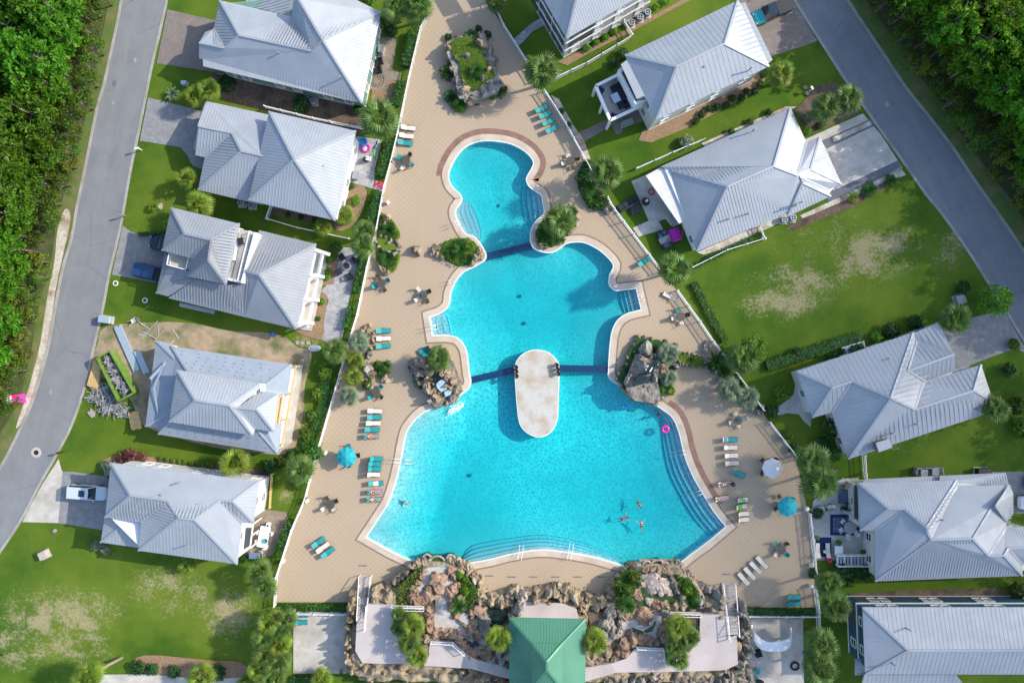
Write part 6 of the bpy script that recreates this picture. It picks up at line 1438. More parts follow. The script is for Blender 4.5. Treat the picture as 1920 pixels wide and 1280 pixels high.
for (pa, pb, pc, pd, n) in ((A([(1225, 1045)])[0], A([(1515, 1110)])[0], A([(1515, 1205)])[0], A([(1225, 1125)])[0], 14), (B([(270, 1112)])[0], B([(520, 1070)])[0], B([(560, 1150)])[0], B([(270, 1228)])[0], 12)):
 for i in range(n):
  t0, t1 = (i + 0.06) / n, (i + 0.94) / n
  L = lambda p, q, u: (p[0] + (q[0] - p[0]) * u, p[1] + (q[1] - p[1]) * u)
  slab(HILL, 'plank', [L(pa, pb, t0), L(pa, pb, t1), L(pd, pc, t1), L(pd, pc, t0)], TZ, TZ + 0.05, M['wood_grey'] if pa[0] < 960 else M['terrace'])
for pts, nm in ((A([(475, 590), (740, 585), (755, 800), (738, 900), (715, 1010), (645, 1045), (565, 880), (470, 795)]), 'l'), (B([(1045, 645), (1300, 640), (1295, 860), (1180, 985), (1100, 1020), (1000, 1030), (990, 930), (1040, 800)]), 'r')):
 flat('planting_bed', pts, 2, TZ - 0.3, M['mulch']); tufts(HILL, pts, TZ - 0.3, 420, 'sabal', 0.16, up=0.5)
flat('slide_trough', A([(770, 215), (965, 215), (985, 300), (1040, 390), (1080, 500), (960, 590), (1060, 690), (1150, 790), (1130, 855), (1040, 790), (840, 775), (845, 560), (825, 470), (640, 430), (720, 340), (750, 300)]), 2, 2.55, M['slide'], 2)
flat('slide_trough', A([(985, 540), (1030, 600), (1190, 640), (1160, 740), (1060, 680)]), 2.5, 2.8, M['terrace'])
flat('pond', B([(830, 255), (1000, 250), (1060, 400), (1130, 520), (1080, 545), (870, 550), (740, 560), (690, 480), (740, 390), (800, 330)]), 2, 2.42, M['pond'], 2)
flat('slide_trough', B([(615, 700), (690, 640), (880, 590), (955, 590), (965, 780), (900, 835), (740, 800), (600, 870), (590, 800)]), 2, 2.6, M['slide'], 2)
flat('pond', B([(690, 745), (800, 780), (880, 730), (900, 690), (915, 700), (880, 780), (800, 805), (720, 800)]), 2.4, 2.63, M['pond'])
flat('dark_pool', A([(1330, 590), (1500, 592), (1500, 650), (1420, 760), (1340, 800)]), 2, 2.75, M['dark_water'])
flat('dark_pool', A([(1140, 880), (1210, 850), (1260, 900), (1230, 960), (1170, 950)]), 2, 2.8, M['dark_water'])
flat('soil_bed', B([(295, 610), (440, 612), (440, 740), (330, 760)]), 2, 2.7, M['mulch'])
for pts in (A([(735, 150), (740, 105), (775, 90), (810, 120), (790, 150)]), A([(785, 160), (820, 115), (890, 110), (940, 160), (930, 175)]), A([(945, 150), (965, 98), (1010, 105), (1022, 145), (1000, 160)]), B([(795, 205), (805, 160), (850, 155), (860, 205)]), B([(865, 205), (880, 155), (950, 142), (965, 165), (945, 210)]), B([(955, 210), (965, 170), (1010, 168), (1035, 205)])):
 slab(HILL, 'slide_mouth', pts, -1.0, 0.55, M['pond'])
 w = [P(x, y, 0.7) for x, y in cat_rom(pts, 3)]; MB().tube(w + [w[0]], 0.16, 6).obj('mouth_rim', M['rock_pale'], HILL, smooth=True)
for pts, ky, z, n in ((A([(720, 215), (735, 310), (700, 370), (640, 390), (595, 460), (600, 545), (495, 545), (500, 390), (600, 300), (660, 235)]), 'grasscover', 2.5, 1300), (A([(1050, 240), (1120, 300), (1180, 350), (1230, 420), (1200, 540), (1130, 600), (1070, 520), (1010, 330)]), 'hedge', 2.5, 900), (B([(690, 235), (790, 265), (800, 330), (720, 400), (690, 480), (720, 560), (640, 610), (560, 600), (545, 450), (540, 360), (620, 280)]), 'hedge', 2.5, 1200), (B([(1070, 275), (1130, 300), (1220, 310), (1290, 420), (1300, 560), (1200, 580), (1140, 440)]), 'hedge', 2.5, 900)):
 flat('planting_bed', pts, 2, z, M['lawn']); tufts(HILL, pts, z, n, ky, 0.13, up=0.4)
for (fn, x, y, r, ky) in [(A, 1065, 270, 45, 'lime'), (A, 1110, 300, 40, 'bush'), (A, 1115, 410, 55, 'lime'), (A, 520, 600, 45, 'hedge'), (A, 620, 600, 40, 'bush'), (B, 700, 290, 60, 'bush'), (B, 640, 410, 60, 'hedge'), (B, 590, 400, 45, 'bush'), (B, 1180, 400, 60, 'bush'), (B, 1250, 490, 60, 'hedge'), (B, 1100, 290, 40, 'hedge'), (B, 1480, 560, 1, 'dark')]:
 q = fn([(x, y)])[0]; part('foliage', SH[ky][0], HILL, P(*q, 2.45) - HILL.location, sc=r / k / PX(1) / 0.68)
hp = [P(x, y, 1.5)[:2] for x, y in HILL_PX]; gx0, gx1 = min(p[0] for p in hp), max(p[0] for p in hp); gy0, gy1 = min(p[1] for p in hp), max(p[1] for p in hp)
g = 0.3; nx, ny = int((gx1 - gx0) / g) + 3, int((gy1 - gy0) / g) + 3; vs = []; ok = []
for j in range(ny):
 for i in range(nx):
  x, y = gx0 - g + i * g, gy0 - g + j * g; ins = inside(x, y, hp); d = seg_dist(x, y, hp)
  q = Vector((x, y, 0)); c = q * 0.55; n1 = 1 - abs(noise.noise(c)) * 2; n2 = 1 - abs(noise.noise(q * 1.3 + Vector((9, 4, 0)))) * 2; n3 = noise.noise(q * 3.2)
  z = 1.75 + 0.85 * n1 + 0.3 * n2 + 0.05 * n3 + 0.5 * noise.noise(q * 0.2)
  if ins:
   z *= min(1, 0.25 + d / 0.9)
   for fp, fz in FLAT:
    if inside(x, y, fp): z = min(z, fz - 0.5)
  else: z = -0.05
  vs.append((x, y, z)); ok.append(ins or d < g * 1.5)
fs = [(j * nx + i, j * nx + i + 1, (j + 1) * nx + i + 1, (j + 1) * nx + i) for j in range(ny - 1) for i in range(nx - 1) if all(ok[k_] for k_ in (j * nx + i, j * nx + i + 1, (j + 1) * nx + i, (j + 1) * nx + i + 1))]
MB().add(vs, fs).obj('rock_body', M['rock'], HILL, smooth=True)
LW_ = [(105, 470, 38), (100, 540, 38), (95, 610, 40), (85, 680, 40), (75, 760, 42), (70, 840, 40), (75, 920, 42), (80, 1000, 45), (110, 1070, 50), (90, 1140, 50), (160, 1090, 40)]
rocks(HILL, o, k, [(x, y, r, 3.4) for x, y, r in LW_], 0, 3.3, rs=1.32)
rocks(HILL, o, k, [(215, 1120, 50), (300, 1115, 50), (390, 1110, 45), (480, 1115, 45), (570, 1115, 45), (650, 1140, 50), (740, 1130, 45), (830, 1130, 45), (920, 1140, 50), (1000, 1160, 50), (1070, 1160, 45), (1150, 1165, 45), (1230, 1190, 50), (1320, 1200, 50), (1410, 1220, 50), (1500, 1240, 50)], 0, 3.3, rs=1.32)
rocks(HILL, o, k, [(250, 1170, 55), (340, 1165, 40), (620, 1180, 50), (720, 1170, 45), (950, 1185, 50), (1050, 1190, 45), (1190, 1215, 45), (1290, 1230, 45)], 0, 2.0, rs=1.32)
rocks(HILL, o, k, [(330, 420, 70, 3.0), (430, 430, 60, 2.9), (290, 500, 55, 3.0), (380, 510, 60, 3.0), (460, 500, 45, 2.9), (270, 440, 45, 2.6)], 0, 3.0, rs=1.32)
rocks(HILL, o, k, [(500, 350, 40, 2.6), (545, 300, 40, 2.5), (590, 260, 40, 2.5), (640, 220, 40, 2.4), (690, 185, 40, 2.2), (735, 165, 35, 1.8), (760, 190, 30, 1.8, 'rock_pale'), (985, 175, 40, 1.9), (1035, 185, 40, 2.2), (1085, 195, 40, 2.2), (1120, 220, 40, 2.3), (1160, 260, 40, 2.4), (1200, 300, 40, 2.4), (1235, 340, 38, 2.5), (1195, 345, 32, 2.8, 'rock_pale'), (1250, 400, 40, 2.6), (1245, 460, 45, 2.9), (1235, 520, 45, 3.0), (1290, 500, 50, 3.0), (1350, 510, 60, 3.1), (1430, 500, 60, 3.1), (1500, 480, 45, 3.0)], 0, 2.5, rs=1.32)
rocks(HILL, o, k, [(870, 330, 55, 1.4), (880, 390, 50, 1.3), (800, 420, 45, 1.0), (980, 430, 50, 1.0), (1020, 400, 45, 1.0), (760, 490, 55, 1.2), (700, 510, 50, 1.2), (630, 490, 45, 1.2), (650, 400, 35, 1.0), (690, 350, 30, 1.0), (730, 290, 30, .9), (745, 240, 28, .8), (975, 240, 32, .8), (1000, 300, 32, .9), (1035, 370, 32, .9), (1075, 470, 35, 1.0), (990, 570, 35, .9), (1040, 640, 32, .9), (1170, 630, 42, 1.1), (1200, 690, 42, 1.1), (1170, 760, 45, 1.1), (1220, 590, 45, 1.1), (790, 570, 38, 1.2), (780, 630, 38, 1.2), (785, 690, 38, 1.2), (795, 750, 40, 1.2), (850, 795, 40, 1.1), (920, 805, 42, 1.1), (990, 815, 42, 1.1), (1050, 850, 42, 1.1), (1095, 900, 42, 1.1), (1130, 950, 42, 1.1)], 2.3, 1.1, key='rock_red', rs=1.32)
rocks(HILL, o, k, [(770, 860, 40, 1.4), (765, 920, 38, 1.4), (765, 980, 38, 1.4), (830, 835, 45, 1.2), (1270, 690, 55, 1.4, 'rock_grey'), (1280, 770, 55, 1.4, 'rock_grey'), (1230, 820, 45, 1.3, 'rock_red'), (1290, 860, 50, 1.2, 'rock_grey'), (1180, 820, 42, 1.1, 'rock_grey'), (1240, 970, 50, 1.3, 'rock_red'), (1300, 1000, 48, 1.2, 'rock_red'), (1180, 1000, 45, 1.1, 'rock_red'), (1360, 1030, 45, 1.2, 'rock_grey'), (1430, 1050, 48, 1.2, 'rock_grey'), (1490, 1000, 48, 1.4, 'rock_grey'), (1480, 1080, 42, 1.2, 'rock_grey'), (1420, 985, 40, 1.2, 'rock_grey'), (1290, 930, 45, 1.2, 'rock_grey')], 2.2, 1.2, rs=1.32)
rocks(HILL, o, k, [(1560, 455, 45, 3.3), (1640, 480, 55, 3.8, 'rock_pale'), (1700, 440, 40, 3.2), (1770, 475, 62, 3.8), (1870, 440, 50, 3.6), (1880, 510, 45, 3.7), (1600, 540, 50, 3.8, 'rock_grey'), (1540, 580, 50, 3.8, 'rock_grey'), (1520, 650, 42, 3.8), (1570, 630, 30, 3.6), (1510, 700, 35, 3.4)], 0, 3.4, rs=1.32)
o = (1040, 1020)
rocks(HILL, o, k, [(20, 430, 55, 3.6), (100, 450, 60, 3.6), (170, 490, 55, 3.6), (220, 540, 50, 3.6), (250, 590, 35, 3.6), (60, 500, 45, 3.7), (290, 500, 42, 3.1), (270, 560, 35, 3.0), (350, 550, 55, 3.2), (420, 530, 50, 3.2), (480, 560, 45, 3.0)], 0, 3.4, rs=1.32)
rocks(HILL, o, k, [(500, 640, 55, 1.5, 'rock_grey'), (480, 720, 58, 1.6, 'rock_grey'), (500, 800, 55, 1.5, 'rock_grey'), (460, 870, 45, 1.4), (430, 810, 45, 1.4, 'rock_grey'), (380, 960, 42, 1.2), (300, 1050, 45, 1.2), (390, 1020, 48, 1.2), (470, 960, 48, 1.3), (540, 1020, 42, 1.2), (580, 980, 42, 1.2, 'rock_red'), (570, 830, 32, 1.2, 'rock_pale'), (590, 760, 30, 1.2, 'rock_pale'), (600, 700, 30, 1.2, 'rock_pale'), (640, 900, 60, 1.6, 'rock_red'), (690, 850, 58, 1.6, 'rock_red'), (620, 970, 50, 1.5, 'rock_red'), (780, 850, 50, 1.3, 'rock_red'), (850, 880, 48, 1.3, 'rock_red'), (920, 880, 48, 1.3), (985, 870, 55, 1.5, 'rock_grey'), (975, 790, 52, 1.5, 'rock_red'), (1000, 620, 45, 1.5, 'rock_grey'), (990, 560, 45, 1.4), (1080, 575, 42, 1.3), (1150, 575, 38, 1.2), (910, 550, 50, 1.2, 'rock_red'), (760, 620, 60, 1.4, 'rock_red'), (840, 640, 55, 1.4, 'rock_red'), (680, 640, 48, 1.2, 'rock_red'), (600, 640, 45, 1.3), (830, 720, 30, .8, 'rock_red'), (790, 690, 40, 1.0, 'rock_red')], 2.1, 1.3, rs=1.32)
rocks(HILL, o, k, [(1320, 490, 48, 3.2, 'rock_grey'), (1330, 560, 48, 3.2, 'rock_grey'), (1410, 595, 42, 3.3, 'rock_grey'), (1430, 470, 60, 3.2, 'rock_grey'), (1480, 540, 60, 3.3, 'rock_grey'), (1500, 600, 42, 3.3, 'rock_grey'), (1390, 420, 35, 2.2, 'rock_grey'), (1340, 415, 35, 2.2, 'rock_grey'), (1300, 370, 35, 2.0, 'rock_grey'), (1250, 330, 35, 2.0), (1210, 290, 35, 2.0, 'rock_grey'), (1160, 265, 35, 2.0), (1110, 200, 42, 1.6), (1130, 250, 38, 1.8, 'rock_grey'), (1050, 210, 35, 1.4), (690, 215, 40, 1.6, 'rock_red'), (740, 230, 40, 1.5, 'rock_red'), (640, 250, 40, 1.9), (590, 300, 40, 2.2), (540, 360, 42, 2.4), (510, 420, 42, 2.6), (520, 490, 42, 2.8), (540, 540, 35, 2.9)], 0, 2.4, rs=1.32)
rocks(HILL, o, k, [(1060, 300, 30, .9), (1085, 350, 32, .9, 'rock_grey'), (1110, 410, 32, .9), (1140, 470, 32, .9, 'rock_grey'), (1170, 530, 32, .9), (780, 350, 35, .8), (730, 430, 35, .7, 'rock_red'), (745, 470, 35, .6, 'rock_red'), (820, 230, 32, .7, 'rock_red'), (880, 235, 32, .7, 'rock_red'), (940, 235, 32, .7, 'rock_red'), (1000, 235, 32, .7, 'rock_red')], 2.2, .8, rs=1.32)
rocks(HILL, o, k, [(860, 345, 78, .6, 'rock_pale'), (982, 385, 66, .6, 'rock_pale'), (890, 408, 28, .5, 'rock_pale'), (1035, 440, 28, .5, 'rock_pale'), (850, 515, 30, .5, 'rock_pale')], 2.35, .5, rs=1.32)
rocks(HILL, o, k, [(1670, 560, 45, 3.2), (1680, 640, 45, 3.3), (1700, 710, 48, 3.4), (1715, 780, 50, 3.4), (1705, 850, 45, 3.3), (1695, 920, 45, 3.3), (1690, 990, 45, 3.3), (1690, 1060, 48, 3.3), (1700, 1130, 52, 3.2), (1740, 1200, 55, 2.8), (1750, 830, 35, 2.0), (1600, 1080, 35, 3.5, 'rock_grey'), (1560, 1110, 35, 3.5, 'rock_grey'), (1640, 1130, 38, 3.5, 'rock_grey'), (1590, 1160, 38, 3.5, 'rock_grey')], 0, 3.3, key='rock_grey', rs=1.32)
rocks(HILL, o, k, [(600, 1190, 55), (690, 1195, 55), (780, 1200, 55), (870, 1195, 55), (960, 1190, 55), (1050, 1195, 58), (1140, 1190, 55), (1230, 1195, 55), (1320, 1190, 58), (1410, 1190, 55), (1500, 1195, 52), (1580, 1210, 50), (500, 1230, 48), (640, 1240, 55), (760, 1245, 55), (900, 1245, 55), (1040, 1245, 55), (1180, 1245, 55), (1330, 1245, 55), (1460, 1245, 55)], 0, 3.0, key='rock_grey', rs=1.32)
def staircase(label, pa, pb, pc, pd, z0, z1, n=16):
 """pa, pb: left and right at the foot; pd, pc: left and right at the head (photo pixels)"""
 a, b = P(*pa, z0), P(*pb, z0); d, c = P(*pd, z1), P(*pc, z1)
 root = thing('staircase', label, 'staircase', ((a + b) / 2).to_tuple())
 for i in range(n):
  t = (i + 0.5) / n; l = a.lerp(d, t); r_ = b.lerp(c, t); run = (d - a).length / n
  MB().beam(l, r_, run * 0.96, 0.07).obj('tread', M['wood_grey'], root)
 for (s, e) in ((a, d), (b, c)):
  MB().beam(s + Vector((0, 0, -.12)), e + Vector((0, 0, -.12)), 0.10, 0.26).obj('stringer', M['coping'], root)
  mb = MB(); up = Vector((0, 0, 0.95))
  mb.beam(s + up, e + up, 0.11, 0.07)
  for q in range(5): p = s.lerp(e, q / 4); mb.beam(p, p + up, 0.08)
  mb.obj('railing', M['towel_white'], root)
 return root
o = (640, 1020)
staircase('wooden staircase down from the left terrace to the deck', *A([(170, 275), (275, 275), (225, 690), (150, 665)]), 0.15, 3.25)
staircase('wooden staircase down from the right terrace to the deck', *B([(1505, 348), (1612, 348), (1648, 812), (1558, 812)]), 0.15, 3.25)
def bridge(label, pts, z):
 root = thing('slide_bridge', label, 'bridge', P(*pts[0], z))
 w = [P(x, y, z) for x, y in pts]
 MB().prism([v[:2] for v in w], z - 0.15, z).obj('deck_board', M['wood_grey'], root)
 for a, b in ((0, 1), (3, 2)):
  mb = MB(); rail(mb, [w[a], w[b]], 0.95, 0.07, 0.5); mb.obj('railing', M['towel_white'], root)
bridge('narrow grey footbridge over the left slide planter', A([(452, 548), (740, 556), (745, 580), (455, 574)]), 3.3)
bridge('narrow grey footbridge over the right slide planter', B([(1040, 605), (1310, 612), (1310, 634), (1040, 628)]), 3.3)
for lab, pts, z in (('white guard rail along the upper edge of the lower left walkway', A([(810, 872), (1000, 880), (1110, 978)]), TZ), ('white guard rail above the lower right walkway', B([(740, 922), (975, 932), (982, 1050)]), TZ), ('white guard rail beside the right staircase head', B([(1545, 632), (1562, 850)]), TZ), ('white guard rail beside the left staircase head', A([(232, 545), (218, 760)]), TZ)):
 root = thing('guard_rail', lab, 'railing', P(*pts[0], z)); mb = MB(); rail(mb, [P(x, y, z) for x, y in pts], 0.95, 0.08, 0.45); mb.obj('rails', M['towel_white'], root)
 for x, y in pts: MB().beam(P(x, y, z), P(x, y, z) + Vector((0, 0, 1.05)), 0.11).obj('post', M['towel_white'], root)
# ------------------------------------------------------------------ fences
def fence(label, pts, h=1.25, panel=2.4, m='white', group=None, pick=0.20, name='fence', cap=False):
 W_ = [P(x, y, 0.08) for x, y in pts]
 root = thing(name, label, 'fence', W_[0], 0, group)
 for i in range(len(W_) - 1):
  a, b = W_[i], W_[i + 1]; L = (b - a).length; n = max(1, round(L / panel)); u = (b - a).normalized()
  for q in range(n):
   p, r_ = a + u * (L * q / n), a + u * (L * (q + 1) / n)
   mb = MB(); up = Vector((0, 0, 1))
   mb.beam(p + up * h * 0.95, r_ + up * h * 0.95, 0.09, 0.08); mb.beam(p + up * h * 0.62, r_ + up * h * 0.62, 0.06, 0.06); mb.beam(p + up * 0.15, r_ + up * 0.15, 0.06, 0.08)
   k = int((r_ - p).length / pick)
   for j in range(1, k): z = p.lerp(r_, j / k); mb.beam(z + up * 0.15, z + up * h, 0.045, 0.035)
   mb.obj('fence_panel', M[m], root)
   mb = MB(); mb.beam(p, p + up * (h + 0.08), 0.13); mb.box(p + up * (h + 0.1), (0.18, 0.18, 0.06), 0, 0.5)
   mb.obj('post', M[m], root)
 mb = MB(); mb.beam(W_[-1], W_[-1] + Vector((0, 0, h + 0.08)), 0.13); mb.obj('post', M[m], root)
 return root
fence('white picket fence along the deck, northern part of the west side', [(802, 35), (790, 58), (768, 150), (746, 258), (735, 305)])
fence('white picket fence along the deck, middle part of the west side', [(735, 305), (722, 352), (708, 430), (690, 503), (672, 590), (655, 645)])
fence('white picket fence along the deck, from the palm group to the white house patio', [(655, 645), (640, 700), (625, 752), (610, 803), (590, 872), (575, 932)])
fence('white picket fence along the deck, southwest corner down to the hedge', [(575, 932), (550, 990), (530, 1052), (521, 1078), (518, 1132)])
fence('white fence closing the bottom left of the deck above the paved yard', [(518, 1143), (560, 1146), (655, 1147)])
fence('white picket fence along the deck beside the clubhouse lawn', [(917, -8), (945, 53), (985, 115), (1008, 152)])
fence('white picket fence along the deck behind the four teal loungers', [(1020, 172), (1060, 235), (1090, 290), (1112, 330)])
fence('white picket fence along the deck beside the garage house patio', [(1138, 372), (1150, 393), (1186, 440), (1215, 478), (1240, 510)])
fence('white picket fence along the deck beside the vacant eastern lot', [(1268, 545), (1310, 603), (1335, 640)])
fence('white picket fence behind the silvery palms right of the eastern grotto', [(1335, 640), (1362, 676), (1400, 728), (1428, 768)])
fence('white picket fence along the deck beside the curved path', [(1440, 790), (1466, 824), (1494, 860)])
fence('white picket fence between the deck and the furnished east patio', [(1514, 960), (1520, 1010), (1526, 1070)])
fence('white fence at the southeast corner of the deck', [(1524, 1096), (1530, 1140), (1530, 1185)], 1.5)
fence('white fence closing the bottom right of the deck', [(1400, 1150), (1470, 1151), (1530, 1151)])
fence('white lot fence below the cottage running to the rock trough', [(505, 412), (560, 428), (655, 448)], 1.0, 3.0)
fence('short white fence at the lower corner of the cottage', [(511, 388), (503, 412)], 1.2)
fence('white lot fence north of the cottage', [(500, 203), (590, 225), (684, 244)], 1.2)
fence('white lot fence above the balcony house lawn', [(1042, 150), (1100, 122), (1184, 72)], 1.2)
fence('short white fence by the clubhouse air conditioners', [(1168, 44), (1184, 70)], 1.2)
fence('white lot fence above the garage house', [(1192, 318), (1260, 288), (1318, 264)], 1.1)
fence('white lot fence below the garage house', [(1296, 502), (1360, 470), (1432, 448)], 1.0, 3.0)
fence('short white fence at the east end of the lower garage house line', [(1421, 426), (1431, 450)], 1.1)
fence('short white fence at the lower corner of the chimney house', [(1616, 852), (1618, 885)], 1.2)
fence('short white fence above the east patio', [(1618, 888), (1622, 902)], 1.2)
fence('low fence along the lawn of the white house', [(512, 888), (508, 950)], 0.9, 2.5, 'wood')
# ------------------------------------------------------------------ deck furniture
def make_lounger(col, up, flat=False):
 n = 'sun_lounger'
 root = thing(n, 'lounger', 'sun lounger')
 f = MB()
 for s in (-1, 1): f.beam((-0.28, s * 0.31, 0.30), (0.97, s * 0.31, 0.30), 0.045)
 f.beam((0.97, -0.31, 0.30), (0.97, 0.31, 0.30), 0.045); f.beam((-0.28, -0.31, 0.30), (-0.28, 0.31, 0.30), 0.045)
 f.obj('frame', M['bronze'], root, world=False)
 for x in (-0.2, 0.85):
  for s in (-1, 1): MB().beam((x, s * 0.31, 0), (x, s * 0.31, 0.30), 0.045).obj('leg', M['bronze'], root, world=False)
 MB().box((0.36, 0, 0.335), (1.20, 0.56, 0.03)).obj('seat', M[col], root, world=False)
 c, s_ = math.cos(R(up)), math.sin(R(up)); L = 0.80
 a = Vector((-0.26, 0, 0.335)); b = a + Vector((-c * L, 0, s_ * L))
 bk = MB(); d = Vector((s_, 0, c)) * 0.015
 bk.add([a + Vector((0, -.29, 0)) - d, a + Vector((0, .29, 0)) - d, b + Vector((0, .29, 0)) - d, b + Vector((0, -.29, 0)) - d, a + Vector((0, -.29, 0)) + d, a + Vector((0, .29, 0)) + d, b + Vector((0, .29, 0)) + d, b + Vector((0, -.29, 0)) + d],
  [(0, 1, 2, 3), (7, 6, 5, 4), (0, 4, 5, 1), (1, 5, 6, 2), (2, 6, 7, 3), (3, 7, 4, 0)])
 bk.obj('backrest', M[col], root, world=False)
 br = MB()
 for s in (-1, 1): br.beam(a + Vector((0, s * .31, 0)), b + Vector((0, s * .31, 0)), 0.04)
 br.beam(b + Vector((0, -.31, 0)), b + Vector((0, .31, 0)), 0.04)
 br.obj('back_frame', M['bronze'], root, world=False)
 ar = MB()
 for s in (-1, 1):
  ar.tube([(-0.30, s * 0.34, 0.30), (-0.22, s * 0.34, 0.52), (0.18, s * 0.34, 0.52), (0.22, s * 0.34, 0.30)], 0.02, 5)
 ar.obj('armrest', M['bronze'], root, world=False)
 return root
LP = {(c, u): Proto(make_lounger(c, u)) for c in ('teal', 'beige') for u in (30, 62)}
GL = 'sun loungers on the pool deck'
def lounger(px, py, ang, col, label, up=30, z=DZ):
 o = LP[(col, up)].put(P(px, py, z + .3) - Vector((0, 0, .3)), R(ang), 1.0, label, GL); return o
cw = {'t': 'teal', 'w': 'beige'}; cn = {'t': 'teal', 'w': 'off white'}
ordn = ['topmost', 'second', 'third', 'fourth', 'fifth', 'sixth', 'seventh']
def row(pts, cols, ang, where, up=30, z=DZ, dirn='from the top'):
 for i, ((x, y), c) in enumerate(zip(pts, cols)):
  lab = '%s lounger, %s, %s' % (cn[c], ordn[i] if i == 0 and dirn == 'from the top' else (['first', 'second', 'third', 'fourth', 'fifth', 'sixth', 'seventh'][i] + ' ' + dirn), where)
  lounger(x, y, ang + rr.uniform(-2, 2), cw[c], lab, up, z)
row([(766, 240), (763, 255), (760, 268)], 'wwt', -8, 'of three at the upper left fence')
row([(719, 620), (720, 634.5), (719, 648.5)], 'twt', 2, 'of three beside the stone ring')
row([(703.5, 770), (702.5, 782), (700.5, 793), (698, 805), (696.5, 817.5)], 'twtwt'.replace('twtwt', 'wtwtt'), -2, 'in the row of five above the teal parasol')
row([(704.5, 859.5), (701.7, 869), (700.7, 878.7), (699.5, 889)], 'tttw', -1, 'of four upright ones right of the teal parasol', 62)
row([(705, 905.5), (703, 921.5), (701.5, 935.5)], 'ttt', -1, 'of three with towels and bathers below the teal parasol')
row([(597.5, 1016), (606, 1025.5), (615, 1035)], 'twt', 36, 'in the slanted southwest group', dirn='from the left')
row([(1015.5, 204), (1022.5, 215.5), (1028.7, 228.7), (1035, 242.5)], 'tttt', 27, 'of four behind the upper right fence')
lounger(798, 655, 205, 'teal', 'teal lounger nearest the deck, of two half hidden by the western grotto', 62)
lounger(803, 661, 215, 'teal', 'teal lounger nearest the rocks, of two half hidden by the western grotto', 62)
lounger(1207.5, 490.5, 35, 'teal', 'single teal lounger at the fence right of the middle pool')
lounger(1256, 555.5, 155, 'beige', 'single off white lounger at the fence right of the middle pool steps')
row([(1370, 823.7), (1369, 838.7), (1370.5, 853.7), (1371.7, 868)], 'twww', 0, 'in the row right of the curved pool steps')
lounger(1384, 887.5, -22, 'teal', 'single skewed teal lounger below the row right of the curved steps')
row([(1358.7, 906.7), (1353, 934)], 'ww', 5, 'carrying a sunbather right of the curved steps', 30)
row([(1389, 937), (1387, 949.5), (1391, 963), (1391, 974)], 'wwww', 5, 'in the lower right stack of upright loungers', 62)
row([(1393.7, 1084), (1405, 1073.7), (1416, 1063), (1428, 1053)], 'wwww', 133, 'of four slanted ones at the lower right', dirn='from the left')
row([(1487.5, 1119), (1487, 1130.5)], 'tt', 2, 'of two in the southeast deck corner')
row([(563.5, 1152), (562.5, 1166)], 'tt', 0, 'of two at the fence in the paved western yard', 30, 0.02)
row([(1533, 1031), (1552, 1031)], 'ww', 90, 'on the navy rug of the east patio', 30, 0.03, 'from the left')
row([(1534, 953), (1555, 950)], 'ww', 200, 'upright, at the top of the east patio', 62, 0.03, 'from the left')
def make_chair(col, frame='bronze'):
 root = thing('patio_chair', 'chair', 'chair')
 MB().box((0, 0, 0.42), (0.50, 0.50, 0.035)).obj('seat', M[col], root, world=False)
 b = MB(); a0 = Vector((-0.25, 0, 0.43)); a1 = Vector((-0.44, 0, 0.98))
 b.beam(a0 + Vector((0, 0, 0)), a1, 0.50, 0.03); b.obj('backrest', M[col], root, world=False)
 for x in (-0.24, 0.24):
  for s in (-1, 1): MB().beam((x, s * 0.27, 0), (x, s * 0.27, 0.62 if x > 0 else 0.45), 0.04).obj('leg', M[frame], root, world=False)
 for s in (-1, 1): MB().tube([(-0.34, s * 0.28, 0.64), (0, s * 0.28, 0.65), (0.26, s * 0.28, 0.62)], 0.022, 5).obj('armrest', M[frame], root, world=False)
 return root
CPR = {'teal': Proto(make_chair('teal')), 'beige': Proto(make_chair('beige')), 'black': Proto(make_chair('cushion', 'black')), 'white': Proto(make_chair('canvas_white', 'white')), 'bronze': Proto(make_chair('bronze'))}
def make_table(r=0.6, m='bronze', hgt=0.72):
 root = thing('patio_table', 'table', 'table')
 MB().lathe([(r - .02, hgt - .03), (r, hgt - .02), (r, hgt), (r - .03, hgt + .005)], n=20).obj('tabletop', M[m], root, world=False)
 for q in range(4):
  a = q * math.pi / 2 + 0.6; MB().beam((math.cos(a) * r * 0.75, math.sin(a) * r * 0.75, 0), (math.cos(a) * r * 0.45, math.sin(a) * r * 0.45, hgt - .03), 0.04).obj('leg', M['bronze'], root, world=False)
 return root
TBL = Proto(make_table())
def side_of(a):
 a = a % 360
 return ['right', 'upper right', 'upper', 'upper left', 'left', 'lower left', 'lower', 'lower right'][int((a + 22.5) // 45) % 8]
def dining(px, py, where, chairs, z=DZ, dist=0.85, group='patio chairs around the deck tables', tlabel=None, proto=None, glass=None):
 (proto or TBL).put(P(px, py, z), rr.uniform(0, 1), 1.0, tlabel or 'round dark metal table ' + where, 'round deck tables')
 for a, c in chairs:
  q = P(px, py, z) + Vector((math.cos(R(a)), math.sin(R(a)), 0)) * dist
  nm = {'teal': 'teal', 'beige': 'beige', 'black': 'black', 'white': 'white', 'bronze': 'dark'}[c]
  CPR[c].put(q, R(a + 180 + rr.uniform(-12, 12)), 1.0, '%s chair %s of the table %s' % (nm, side_of(a), where), group)
 if glass:
  o = thing('ice_bucket', '%s tub standing on the table %s' % (glass[0], where), 'tub', P(px, py, z) + Vector((0.05, 0.1, .725)))
  MB().lathe([(0.13, 0), (0.17, 0.22), (0.14, 0.2), (0.11, 0.03)], n=10).obj('bowl', M[glass[1]], o, world=False); MB().lathe([(0.175, .2), (0.185, .215), (0.175, .23)], n=10, top=False).obj('rim', M[glass[1]], o, world=False)
Q = lambda a, *c: [(a + 90 * i, k) for i, k in enumerate(c)]
